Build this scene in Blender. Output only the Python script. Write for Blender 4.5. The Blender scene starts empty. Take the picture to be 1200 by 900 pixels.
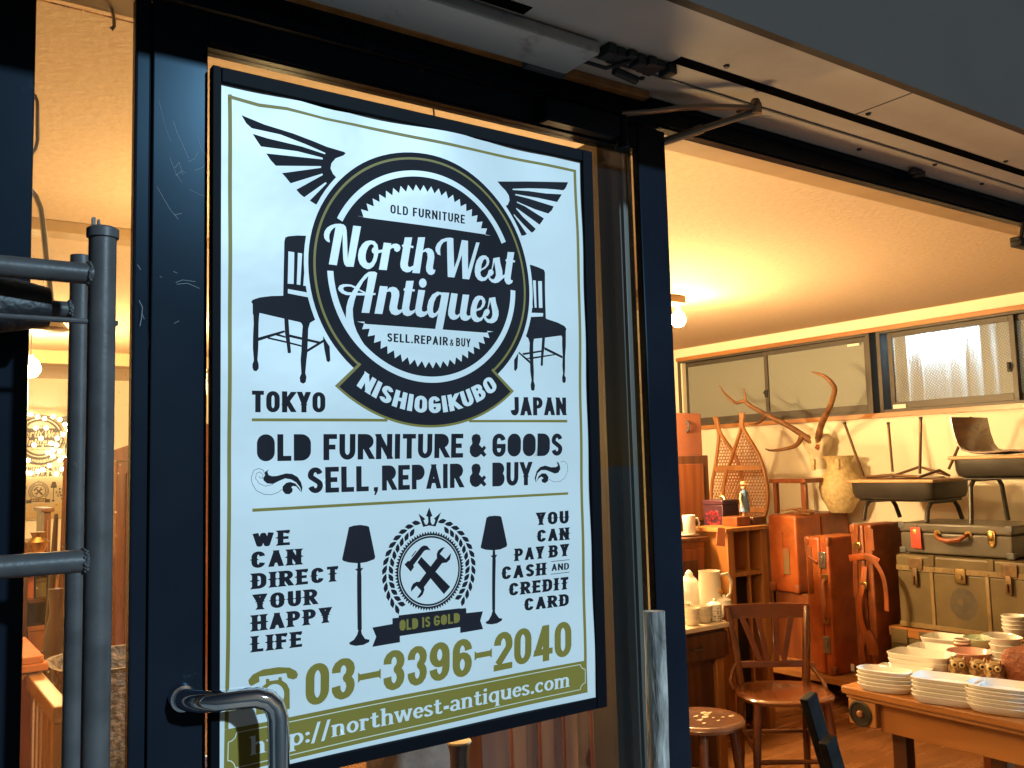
import bpy, bmesh, math, random
from mathutils import Vector, Matrix
from mathutils.geometry import delaunay_2d_cdt

random.seed(7)
rad = math.radians
sc = bpy.context.scene
COL = sc.collection

# ------------------------------------------------------------------ camera
FPX = 1063.0                       # focal length in pixels of a 1200 px wide frame
CAM = Vector((0.0, -1.42, 1.47))
def cam_axes(yaw, pitch, roll):
    f = Vector((math.sin(yaw), math.cos(yaw), 0)); r = Vector((math.cos(yaw), -math.sin(yaw), 0)); u = Vector((0, 0, 1))
    f2 = f * math.cos(pitch) + u * math.sin(pitch); u2 = -f * math.sin(pitch) + u * math.cos(pitch)
    r3 = r * math.cos(roll) + u2 * math.sin(roll); u3 = -r * math.sin(roll) + u2 * math.cos(roll)
    return r3, u3, f2
CR, CU, CF = cam_axes(rad(35.07), rad(5.21), rad(-1.535))
cd = bpy.data.cameras.new("Camera"); cam = bpy.data.objects.new("Camera", cd); COL.objects.link(cam)
cam.matrix_world = Matrix(((CR.x, CU.x, -CF.x, CAM.x), (CR.y, CU.y, -CF.y, CAM.y), (CR.z, CU.z, -CF.z, CAM.z), (0, 0, 0, 1)))
cd.sensor_width = 36.0; cd.lens = FPX / 1200 * 36.0; cd.clip_start = 0.05; cd.clip_end = 3000
sc.camera = cam

# ------------------------------------------------------------------ world, sun, exposure
SUN_EL, SUN_AZ = 22.0, 20.0          # evening light from the street, a little from the right
SUN_STRENGTH, SKY_STRENGTH = 3.8, 0.010
w = bpy.data.worlds.new("World"); sc.world = w; w.use_nodes = True
nt = w.node_tree; nt.nodes.clear()
sky = nt.nodes.new("ShaderNodeTexSky"); sky.sky_type = 'NISHITA'; sky.sun_disc = False
sky.sun_elevation = rad(SUN_EL); sky.sun_rotation = rad(180 - SUN_AZ)
bgn = nt.nodes.new("ShaderNodeBackground"); bgn.inputs[1].default_value = SKY_STRENGTH
wo = nt.nodes.new("ShaderNodeOutputWorld")
nt.links.new(sky.outputs[0], bgn.inputs[0]); nt.links.new(bgn.outputs[0], wo.inputs[0])
sd = bpy.data.lights.new("Sun", 'SUN'); sun = bpy.data.objects.new("Sun", sd); COL.objects.link(sun)
sd.energy = SUN_STRENGTH; sd.color = (0.53, 0.80, 1.0); sd.angle = rad(2.0)
sdir = Vector((-math.sin(rad(SUN_AZ)) * math.cos(rad(SUN_EL)), math.cos(rad(SUN_AZ)) * math.cos(rad(SUN_EL)), -math.sin(rad(SUN_EL))))
sun.rotation_euler = sdir.to_track_quat('-Z', 'Y').to_euler()
sun.location = (2, -6, 6)
sc.view_settings.view_transform = 'Standard'; sc.view_settings.look = 'None'
sc.view_settings.exposure = 0.0; sc.view_settings.gamma = 1.0; sc.view_settings.use_curve_mapping = False
sc.render.engine = 'CYCLES'
cy = sc.cycles
cy.max_bounces = 8; cy.diffuse_bounces = 4; cy.glossy_bounces = 4; cy.transmission_bounces = 6; cy.transparent_max_bounces = 12
cy.sample_clamp_indirect = 4.0; cy.caustics_reflective = False; cy.caustics_refractive = False
cy.use_denoising = True

# ------------------------------------------------------------------ pixel of the photograph -> point on a real plane
def ray(x, y):
    return CR * ((x - 600) / FPX) - CU * ((y - 450) / FPX) + CF
def atX(p, X):
    d = ray(*p); return CAM + d * ((X - CAM.x) / d.x)
def atY(p, Y):
    d = ray(*p); return CAM + d * ((Y - CAM.y) / d.y)
def atZ(p, Z):
    d = ray(*p); return CAM + d * ((Z - CAM.z) / d.z)

# ------------------------------------------------------------------ mesh builder
class MB:
    def __init__(s): s.bm = bmesh.new(); s.mi = 0
    def _new(s, n0):
        s.bm.faces.ensure_lookup_table()
        for f in s.bm.faces[n0:]: f.material_index = s.mi; f.smooth = True
    def face(s, pts):
        f = s.bm.faces.new([s.bm.verts.new(p) for p in pts]); f.material_index = s.mi; f.smooth = True; return f
    def hexa(s, c, bevel=0.0, seg=2):
        """c: 8 corners, bottom ring 0-3 then top ring 4-7"""
        n0 = len(s.bm.faces)
        v = [s.bm.verts.new(p) for p in c]
        fs = [s.bm.faces.new([v[i] for i in q]) for q in ((3, 2, 1, 0), (4, 5, 6, 7), (0, 1, 5, 4), (1, 2, 6, 5), (2, 3, 7, 6), (3, 0, 4, 7))]
        if bevel > 0:
            for f in fs: f.normal_update()
            ons = [f.normal.copy() for f in fs]; es = list({e for f in fs for e in f.edges})
            bmesh.ops.bevel(s.bm, geom=es, offset=bevel, segments=seg, affect='EDGES', profile=0.5)
            s.bm.faces.ensure_lookup_table()
            for f in s.bm.faces[n0:]:
                f.normal_update(); f.smooth = max(abs(f.normal.dot(n)) for n in ons) < 0.9995
        s.bm.faces.ensure_lookup_table()
        for f in s.bm.faces[n0:]: f.material_index = s.mi
    def box(s, x0, x1, y0, y1, z0, z1, bevel=0.0, M=None, seg=2):
        c = [Vector(p) for p in ((x0, y0, z0), (x1, y0, z0), (x1, y1, z0), (x0, y1, z0), (x0, y0, z1), (x1, y0, z1), (x1, y1, z1), (x0, y1, z1))]
        if M is not None: c = [M @ p for p in c]
        s.hexa(c, bevel, seg)
    def beam(s, a, b, w, h, up=Vector((0, 0, 1)), bevel=0.0):
        a = Vector(a); b = Vector(b); d = (b - a).normalized(); x = d.cross(up)
        if x.length < 1e-4: x = d.cross(Vector((0, 1, 0)))
        x.normalize(); y = x.cross(d)
        r = lambda o: [o + x * (i * w / 2) + y * (j * h / 2) for i, j in ((-1, -1), (1, -1), (1, 1), (-1, 1))]
        s.hexa(r(a) + r(b), bevel)
    def ring(s, c, n, x, y, rx, ry=None):
        ry = rx if ry is None else ry
        return [s.bm.verts.new(c + x * (rx * math.cos(2 * math.pi * i / n)) + y * (ry * math.sin(2 * math.pi * i / n))) for i in range(n)]
    def skin(s, rings, cap=True):
        n0 = len(s.bm.faces); n = len(rings[0])
        for a, b in zip(rings, rings[1:]):
            for i in range(n): s.bm.faces.new((a[i], a[(i + 1) % n], b[(i + 1) % n], b[i]))
        if cap: s.bm.faces.new(list(reversed(rings[0]))); s.bm.faces.new(rings[-1])
        s._new(n0)
    def tube(s, pts, r, n=10, cap=True, flat=1.0, up=None):
        pts = [Vector(p) for p in pts]; rs = r if isinstance(r, (list, tuple)) else [r] * len(pts)
        rings = []; px = None
        for i, p in enumerate(pts):
            d = (pts[min(i + 1, len(pts) - 1)] - pts[max(i - 1, 0)]).normalized()
            if px is None:
                ref = up if up is not None else (Vector((0, 0, 1)) if abs(d.z) < 0.9 else Vector((1, 0, 0)))
                x = d.cross(ref).normalized()
            else: x = (px - d * px.dot(d)).normalized()
            px = x; rings.append(s.ring(p, n, x, d.cross(x), rs[i], rs[i] * flat))
        s.skin(rings, cap)
    def cyl(s, a, b, r, r2=None, n=16):
        s.tube([a, b], [r, r if r2 is None else r2], n)
    def lathe(s, c, prof, n=20, sx=1.0, sy=1.0, M=None):
        """prof: list of (radius, z) from bottom up"""
        c = Vector(c); rings = []
        for r, z in prof:
            rg = []
            for i in range(n):
                a = 2 * math.pi * i / n; p = Vector((math.cos(a) * max(r, 1e-4) * sx, math.sin(a) * max(r, 1e-4) * sy, z))
                if M is not None: p = M @ p
                rg.append(s.bm.verts.new(c + p))
            rings.append(rg)
        s.skin(rings)
    def rrect(s, c, levels, n=6, M=None, e=0.35):
        """superellipse lofted through levels of (half x, half y, z)"""
        c = Vector(c); rings = []
        for hx, hy, z in levels:
            rg = []
            for i in range(4 * n):
                a = 2 * math.pi * i / (4 * n); ca, sa = math.cos(a), math.sin(a)
                p = Vector((hx * math.copysign(abs(ca) ** e, ca), hy * math.copysign(abs(sa) ** e, sa), z))
                if M is not None: p = M @ p
                rg.append(s.bm.verts.new(c + p))
            rings.append(rg)
        s.skin(rings)
    def sphere(s, c, r, n=12, sz=1.0):
        s.lathe(c, [(r * math.sin(math.pi * i / n), -r * sz * math.cos(math.pi * i / n)) for i in range(n + 1)], n * 2 if n < 8 else 16)
    def prism(s, pts, d):
        """planar polygon extruded by vector d"""
        n0 = len(s.bm.faces); d = Vector(d); pts = [Vector(p) for p in pts]
        nrm = Vector((0, 0, 0))
        for i in range(1, len(pts) - 1): nrm += (pts[i] - pts[0]).cross(pts[i + 1] - pts[0])
        if nrm.dot(d) < 0: pts.reverse()
        a = [s.bm.verts.new(p) for p in pts]; b = [s.bm.verts.new(p + d) for p in pts]; n = len(a)
        s.bm.faces.new(list(reversed(a))); s.bm.faces.new(b)
        for i in range(n): s.bm.faces.new((a[i], a[(i + 1) % n], b[(i + 1) % n], b[i]))
        s._new(n0)
    def build_each(s, name, mats, parent=None, smooth=35, local=False):
        """every separate piece becomes an object of its own"""
        bm = s.bm; bmesh.ops.remove_doubles(bm, verts=bm.verts, dist=1e-6); left = set(bm.verts); out = []
        while left:
            seed = left.pop(); isl = {seed}; todo = [seed]
            while todo:
                v = todo.pop()
                for e in v.link_edges:
                    o = e.other_vert(v)
                    if o in left: left.discard(o); isl.add(o); todo.append(o)
            m = MB(); mp = {}
            for v in isl: mp[v] = m.bm.verts.new(v.co)
            fs = {f for v in isl for f in v.link_faces}
            for f in sorted(fs, key=lambda f: f.index): g = m.bm.faces.new([mp[v] for v in f.verts]); g.material_index = f.material_index; g.smooth = f.smooth
            out.append((min(v.co.z for v in isl), m))
        bm.free()
        return [m.build(name, mats, parent, smooth, local) for _, m in out]
    def build(s, name, mats, parent=None, smooth=35, local=False):
        """vertices are in world space; they are moved into the parent's (or an own) frame"""
        bm = s.bm
        bmesh.ops.remove_doubles(bm, verts=bm.verts, dist=1e-6)
        bmesh.ops.recalc_face_normals(bm, faces=bm.faces)
        if smooth:
            for e in bm.edges:
                if len(e.link_faces) == 2 and e.calc_face_angle(0) > rad(smooth): e.smooth = False
        me = bpy.data.meshes.new(name)
        o = bpy.data.objects.new(name, me); COL.objects.link(o)
        if not local:
            if parent is not None:
                bmesh.ops.transform(bm, matrix=WM[parent].inverted(), verts=bm.verts)
            else:
                xs = [v.co for v in bm.verts]
                c = Vector(((min(v.x for v in xs) + max(v.x for v in xs)) / 2, (min(v.y for v in xs) + max(v.y for v in xs)) / 2, min(v.z for v in xs)))
                bmesh.ops.translate(bm, vec=-c, verts=bm.verts); o.location = c
        bm.to_mesh(me); bm.free()
        for m in (mats if isinstance(mats, (list, tuple)) else [mats]): me.materials.append(m)
        if not smooth: me.shade_flat()
        if parent is not None: o.parent = parent
        WM[o] = (WM[parent] if parent is not None else Matrix.Identity(4)) @ Matrix.Translation(o.location)
        return o
WM = {}
def tag(o, label, cat, group=None, kind=None):
    o['label'] = label; o['category'] = cat
    if group: o['group'] = group
    if kind: o['kind'] = kind
    return o
def thing(name, label, cat, loc, rotz=0.0, group=None):
    o = bpy.data.objects.new(name, None); COL.objects.link(o); o.empty_display_size = 0.05
    o.location = loc; o.rotation_euler = (0, 0, rotz)
    WM[o] = Matrix.Translation(Vector(loc)) @ Matrix.Rotation(rotz, 4, 'Z')
    return tag(o, label, cat, group)
def struct(o): o['kind'] = 'structure'; return o
def dup(root, loc, label=None, rotz=None):
    r = root.copy(); COL.objects.link(r); r.location = loc
    if rotz is not None: r.rotation_euler = (0, 0, rotz)
    if label: r['label'] = label
    for ch in list(root.children):
        c = ch.copy(); COL.objects.link(c); c.parent = r
        for g in list(ch.children):
            d = g.copy(); COL.objects.link(d); d.parent = c
    return r

# ------------------------------------------------------------------ procedural materials
def mat(name, col, rough=0.5, metal=0.0, col2=None, scale=8.0, stretch=(1, 1, 1), detail=4.0, lo=0.35, hi=0.65, bump=0.0, bscale=None, spec=0.5, coat=0.0, wave=False, rvar=0.0, bdist=0.02, wear=None):
    m = bpy.data.materials.new(name); m.use_nodes = True
    nt = m.node_tree; b = nt.nodes["Principled BSDF"]
    b.inputs["Base Color"].default_value = (*col, 1); b.inputs["Roughness"].default_value = rough; b.inputs["Metallic"].default_value = metal
    b.inputs["Specular IOR Level"].default_value = spec; b.inputs["Coat Weight"].default_value = coat
    tc = nt.nodes.new("ShaderNodeTexCoord"); mp = nt.nodes.new("ShaderNodeMapping"); mp.inputs["Scale"].default_value = stretch
    nt.links.new(tc.outputs["Object"], mp.inputs["Vector"])
    nz = nt.nodes.new("ShaderNodeTexNoise"); nz.inputs["Scale"].default_value = scale; nz.inputs["Detail"].default_value = detail
    nt.links.new(mp.outputs[0], nz.inputs["Vector"])
    if col2 is not None:
        cr = nt.nodes.new("ShaderNodeValToRGB"); cr.color_ramp.elements[0].position = lo; cr.color_ramp.elements[1].position = hi
        cr.color_ramp.elements[0].color = (*col, 1); cr.color_ramp.elements[1].color = (*col2, 1)
        src = nz.outputs["Fac"]
        if wave:
            wv = nt.nodes.new("ShaderNodeTexWave"); wv.inputs["Scale"].default_value = scale * 0.6; wv.inputs["Distortion"].default_value = 14; wv.inputs["Detail"].default_value = 3
            nt.links.new(mp.outputs[0], wv.inputs["Vector"])
            mx = nt.nodes.new("ShaderNodeMath"); mx.operation = 'MULTIPLY_ADD'; mx.inputs[1].default_value = 0.2; nt.links.new(wv.outputs["Fac"], mx.inputs[0])
            m2 = nt.nodes.new("ShaderNodeMath"); m2.operation = 'MULTIPLY'; m2.inputs[1].default_value = 0.8; nt.links.new(nz.outputs["Fac"], m2.inputs[0]); nt.links.new(m2.outputs[0], mx.inputs[2]); src = mx.outputs[0]
        nt.links.new(src, cr.inputs[0]); nt.links.new(cr.outputs[0], b.inputs["Base Color"])
    if wear is not None:                 # blotches and scuffs of another colour
        wc, wsc, wlo, whi = wear
        n3 = nt.nodes.new("ShaderNodeTexNoise"); n3.inputs["Scale"].default_value = wsc; n3.inputs["Detail"].default_value = 9; n3.inputs["Roughness"].default_value = 0.68; n3.inputs["Distortion"].default_value = 0.6
        nt.links.new(tc.outputs["Object"], n3.inputs["Vector"])
        r3 = nt.nodes.new("ShaderNodeMapRange"); r3.inputs["From Min"].default_value = wlo; r3.inputs["From Max"].default_value = whi; nt.links.new(n3.outputs["Fac"], r3.inputs["Value"])
        mc = nt.nodes.new("ShaderNodeMix"); mc.data_type = 'RGBA'; mc.inputs[7].default_value = (*wc, 1); nt.links.new(r3.outputs[0], mc.inputs[0])
        lk = b.inputs["Base Color"].links
        if lk: nt.links.new(lk[0].from_socket, mc.inputs[6])
        else: mc.inputs[6].default_value = (*col, 1)
        nt.links.new(mc.outputs[2], b.inputs["Base Color"])
    if rvar:
        mr = nt.nodes.new("ShaderNodeMapRange"); mr.inputs["To Min"].default_value = max(0.02, rough - rvar); mr.inputs["To Max"].default_value = min(1, rough + rvar)
        nt.links.new(nz.outputs["Fac"], mr.inputs["Value"]); nt.links.new(mr.outputs[0], b.inputs["Roughness"])
    if bump:
        n2 = nt.nodes.new("ShaderNodeTexNoise"); n2.inputs["Scale"].default_value = bscale or scale; n2.inputs["Detail"].default_value = 3
        nt.links.new(mp.outputs[0], n2.inputs["Vector"])
        bp = nt.nodes.new("ShaderNodeBump"); bp.inputs["Strength"].default_value = bump; bp.inputs["Distance"].default_value = bdist
        nt.links.new(n2.outputs["Fac"], bp.inputs["Height"]); nt.links.new(bp.outputs[0], b.inputs["Normal"])
    return m
def emis(name, col, strength):
    m = bpy.data.materials.new(name); m.use_nodes = True
    b = m.node_tree.nodes["Principled BSDF"]; b.inputs["Base Color"].default_value = (0.8, 0.8, 0.8, 1)
    b.inputs["Emission Color"].default_value = (*col, 1); b.inputs["Emission Strength"].default_value = strength
    return m
def glass(name, tint=(0.93, 0.95, 0.95), dust=0.0):
    """thin window pane: clear, mirror-like at grazing angles, a little dust"""
    m = bpy.data.materials.new(name); m.use_nodes = True; nt = m.node_tree; nt.nodes.clear()
    out = nt.nodes.new("ShaderNodeOutputMaterial"); tr = nt.nodes.new("ShaderNodeBsdfTransparent"); tr.inputs[0].default_value = (*tint, 1)
    gl = nt.nodes.new("ShaderNodeBsdfGlossy"); gl.inputs["Roughness"].default_value = 0.02
    fr = nt.nodes.new("ShaderNodeFresnel"); fr.inputs[0].default_value = 1.35
    mx = nt.nodes.new("ShaderNodeMixShader"); nt.links.new(fr.outputs[0], mx.inputs[0]); nt.links.new(tr.outputs[0], mx.inputs[1]); nt.links.new(gl.outputs[0], mx.inputs[2])
    last = mx
    if dust:
        df = nt.nodes.new("ShaderNodeBsdfTranslucent"); df.inputs[0].default_value = (0.8, 0.75, 0.65, 1)
        tc = nt.nodes.new("ShaderNodeTexCoord"); vo = nt.nodes.new("ShaderNodeTexVoronoi"); vo.inputs["Scale"].default_value = 70
        nt.links.new(tc.outputs["Object"], vo.inputs["Vector"])
        nz = nt.nodes.new("ShaderNodeTexNoise"); nz.inputs["Scale"].default_value = 6; nt.links.new(tc.outputs["Object"], nz.inputs["Vector"])
        lt = nt.nodes.new("ShaderNodeMath"); lt.operation = 'LESS_THAN'; lt.inputs[1].default_value = 0.10; nt.links.new(vo.outputs["Distance"], lt.inputs[0])
        gt = nt.nodes.new("ShaderNodeMapRange"); gt.inputs["From Min"].default_value = 0.45; gt.inputs["From Max"].default_value = 0.7; gt.inputs["To Max"].default_value = dust; nt.links.new(nz.outputs["Fac"], gt.inputs["Value"])
        ml = nt.nodes.new("ShaderNodeMath"); ml.operation = 'MULTIPLY'; nt.links.new(lt.outputs[0], ml.inputs[0]); nt.links.new(gt.outputs[0], ml.inputs[1])
        ad = nt.nodes.new("ShaderNodeMath"); ad.operation = 'ADD'; ad.inputs[1].default_value = 0.02; nt.links.new(ml.outputs[0], ad.inputs[0])
        m2 = nt.nodes.new("ShaderNodeMixShader"); nt.links.new(ad.outputs[0], m2.inputs[0]); nt.links.new(mx.outputs[0], m2.inputs[1]); nt.links.new(df.outputs[0], m2.inputs[2]); last = m2
    nt.links.new(last.outputs[0], out.inputs[0])
    return m

BLACKM = mat("black painted metal", (0.007, 0.0095, 0.015), 0.23, 0.0, col2=(0.012, 0.015, 0.022), scale=3, detail=8, rvar=0.03, spec=0.055, wear=((0.03, 0.034, 0.04), 9, .66, .74))
BLACKM.node_tree.nodes["Principled BSDF"].inputs["Specular Tint"].default_value = (0.42, 0.74, 1.0, 1)
DARKGREY = mat("dark grey steel", (0.075, 0.08, 0.085), 0.5, 0.0, col2=(0.10, 0.105, 0.11), scale=2.5, bump=0.06, bscale=40)
SOFFIT = mat("soffit board", (0.42, 0.37, 0.33), 0.7, 0.0, col2=(0.50, 0.45, 0.41), scale=2.2, detail=8, wear=((0.36, 0.31, 0.27), 3, .5, .9))
PIPE = mat("grey painted pipe", (0.058, 0.054, 0.054), 0.42, 0.0, col2=(0.085, 0.078, 0.077), scale=18, bump=0.25, bscale=140, rvar=0.12, bdist=0.0015, spec=.3, wear=((0.12, 0.105, 0.09), 28, .66, .72))
CHROME = mat("chrome", (0.78, 0.79, 0.81), 0.045, 1.0)
STEEL = mat("dull steel", (0.45, 0.44, 0.42), 0.35, 1.0, rvar=0.1)
BRASS = mat("brass", (0.62, 0.42, 0.16), 0.3, 1.0, col2=(0.4, 0.27, 0.1), scale=30)
ALU = mat("bronze aluminium", (0.050, 0.043, 0.038), 0.5, 0.1, col2=(0.065, 0.056, 0.049), scale=5)
BRAUN = mat("brown anodised profile", (0.10, 0.088, 0.072), 0.42, 0.2, col2=(0.14, 0.12, 0.098), scale=4, stretch=(1, 1, 0.1))
WALL = mat("cream wall", (0.84, 0.79, 0.64), 0.85, 0, col2=(0.87, 0.82, 0.68), scale=2, bump=0.15, bscale=90, bdist=0.004)
CEIL = mat("textured ceiling paper", (0.55, 0.42, 0.30), 0.9, 0, col2=(0.59, 0.455, 0.33), scale=30, bump=0.5, bscale=44, bdist=0.005)
def wood(name, c1, c2, rough=0.35, scale=6, st=(1, 1, 8), coat=0.0): return mat(name, c1, rough, 0, col2=c2, scale=scale, stretch=st, detail=6, bump=0.12, coat=coat, wave=True, rvar=0.08, bdist=0.004)
W_FLOOR = mat("floor boards", (0.17, 0.068, 0.022), 0.26, 0, col2=(0.27, 0.115, 0.04), scale=2.2, stretch=(1, 7, 1), detail=9, lo=.3, hi=.7, rvar=.08, bump=.06, bscale=5, bdist=.01)
W_DARK = wood("dark walnut", (0.055, 0.02, 0.009), (0.11, 0.042, 0.018), 0.3, 8, (1, 1, 0.15))
W_RED = wood("red brown wood", (0.15, 0.042, 0.015), (0.24, 0.075, 0.025), 0.3, 8, (1, 1, 0.15))
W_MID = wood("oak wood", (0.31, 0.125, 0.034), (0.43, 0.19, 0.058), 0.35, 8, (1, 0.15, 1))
W_MIDV = wood("oak uprights", (0.30, 0.115, 0.030), (0.42, 0.175, 0.052), 0.4, 8, (1, 1, 0.15))
W_LIGHT = wood("pale wood", (0.40, 0.24, 0.11), (0.50, 0.31, 0.15), 0.45, 8, (1, 1, 0.15))
W_CHAIR = mat("varnished chair wood", (0.085, 0.026, 0.009), 0.2, 0, col2=(0.17, 0.056, 0.018), scale=9, stretch=(.35, 1, .35), detail=8, coat=0.4, bump=.05, bscale=20, bdist=.003)
L_RED = mat("red brown leather", (0.33, 0.062, 0.011), 0.45, 0, col2=(0.48, 0.125, 0.022), scale=7, bump=0.35, bscale=60, rvar=0.12, detail=9, bdist=0.004, wear=((0.13, 0.030, 0.009), 4.0, .50, .82))
L_DARK = mat("dark brown leather", (0.17, 0.040, 0.010), 0.45, 0, col2=(0.29, 0.078, 0.018), scale=8, bump=0.35, bscale=70, detail=9, bdist=0.004, wear=((0.07, 0.022, 0.009), 4.5, .48, .80))
L_TAN = mat("tan strap leather", (0.33, 0.11, 0.035), 0.5, 0, col2=(0.40, 0.15, 0.055), scale=15, bump=0.2, bscale=90, bdist=0.003)
OLIVE = mat("olive fibre trunk", (0.092, 0.064, 0.024), 0.5, 0, col2=(0.145, 0.104, 0.042), scale=5, bump=0.3, bscale=120, detail=9, bdist=0.003, wear=((0.30, 0.20, 0.09), 16, .64, .74))
GREYC = mat("grey suitcase cloth", (0.075, 0.065, 0.048), 0.42, 0, col2=(0.125, 0.107, 0.08), scale=5, bump=0.2, bscale=150, detail=9, bdist=0.002, wear=((0.30, 0.25, 0.18), 22, .66, .76))
DTRAY = mat("dark tray metal", (0.030, 0.027, 0.024), 0.38, 0.3, col2=(0.045, 0.04, 0.035), scale=6)
CERAM = mat("white ceramic", (0.78, 0.76, 0.71), 0.14, 0, col2=(0.82, 0.80, 0.75), scale=4, coat=0.3)
PINK = mat("pink ceramic", (0.68, 0.40, 0.34), 0.2, coat=0.3); GREENC = mat("pale green ceramic", (0.55, 0.68, 0.50), 0.2, coat=0.3)
VASE = mat("yellow stoneware", (0.52, 0.40, 0.19), 0.55, 0, col2=(0.68, 0.55, 0.30), scale=45, bump=0.9, bscale=32, bdist=0.012)
BONE = mat("bone", (0.72, 0.64, 0.48), 0.6, 0, col2=(0.60, 0.50, 0.34), scale=20, bump=0.3, bdist=0.006)
ANTLER = mat("antler", (0.10, 0.038, 0.013), 0.55, 0, col2=(0.25, 0.115, 0.045), scale=12, bump=0.5, bscale=50, bdist=0.006)
TAGR = mat("red paper tag", (0.75, 0.06, 0.03), 0.6); TAGO = mat("orange paper tag", (0.78, 0.25, 0.12), 0.6, col2=(0.8, 0.29, 0.15), scale=20)
WHITEP = mat("white plastic", (0.75, 0.74, 0.70), 0.4)
RUBBER = mat("black rubber", (0.012, 0.012, 0.013), 0.6, bump=0.1, bscale=30)
GLASS = glass("shop glass"); GLASSD = glass("dusty shop glass", dust=0.5)

# ================================================================== the printed poster
# the artwork is a flat drawing on the sheet: every shape is (colour index, polygon in metres on the sheet plane)
PAPER, INK, GOLD, PALE = 0, 1, 2, 3
ART = []
def q2(p):
    v = atY(p, 0.0); return (v.x, v.z)
def sarea(P): return sum(a[0] * b[1] - b[0] * a[1] for a, b in zip(P, P[1:] + P[:1])) / 2
def add(col, P):
    P = [tuple(p) for p in P]
    if sarea(P) < 0: P.reverse()
    if abs(sarea(P)) > 1e-9: ART.append((col, P))
def addpx(col, pts, o=(0, 0), s=1.0): add(col, [q2((o[0] + x / s, o[1] + y / s)) for x, y in pts])
def stroke(col, pts, wd, closed=False):
    """round-jointed line of width wd (number or list) in sheet metres"""
    ws = wd if isinstance(wd, list) else [wd] * len(pts)
    seq = list(zip(pts, ws)); seq = seq + [seq[0]] if closed else seq
    for (a, wa), (b, wb) in zip(seq, seq[1:]):
        dx, dy = b[0] - a[0], b[1] - a[1]; L = math.hypot(dx, dy)
        if L < 1e-7: continue
        nx, ny = -dy / L / 2, dx / L / 2
        add(col, [(a[0] + nx * wa, a[1] + ny * wa), (a[0] - nx * wa, a[1] - ny * wa), (b[0] - nx * wb, b[1] - ny * wb), (b[0] + nx * wb, b[1] + ny * wb)])
    for i in range(0 if closed else 1, len(pts) - (0 if closed else 1)):
        x, y = pts[i]; r = ws[i] / 2
        add(col, [(x + r * math.cos(k * math.pi / 5 + 0.1), y + r * math.sin(k * math.pi / 5 + 0.1)) for k in range(10)])
def strokepx(col, pts, wpx, o=(0, 0), s=1.0):
    P = [q2((o[0] + x / s, o[1] + y / s)) for x, y in pts]; stroke(col, P, wpx * 0.00135)
def disc(col, c, r, n=96): add(col, [(c[0] + r * math.cos(2 * math.pi * k / n), c[1] + r * math.sin(2 * math.pi * k / n)) for k in range(n)])
def arcband(col, c, r0, r1, a0, a1, n=60):
    A = [rad(a0 + (a1 - a0) * k / n) for k in range(n + 1)]
    add(col, [(c[0] + r1 * math.cos(a), c[1] + r1 * math.sin(a)) for a in A] + [(c[0] + r0 * math.cos(a), c[1] + r0 * math.sin(a)) for a in reversed(A)])

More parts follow.
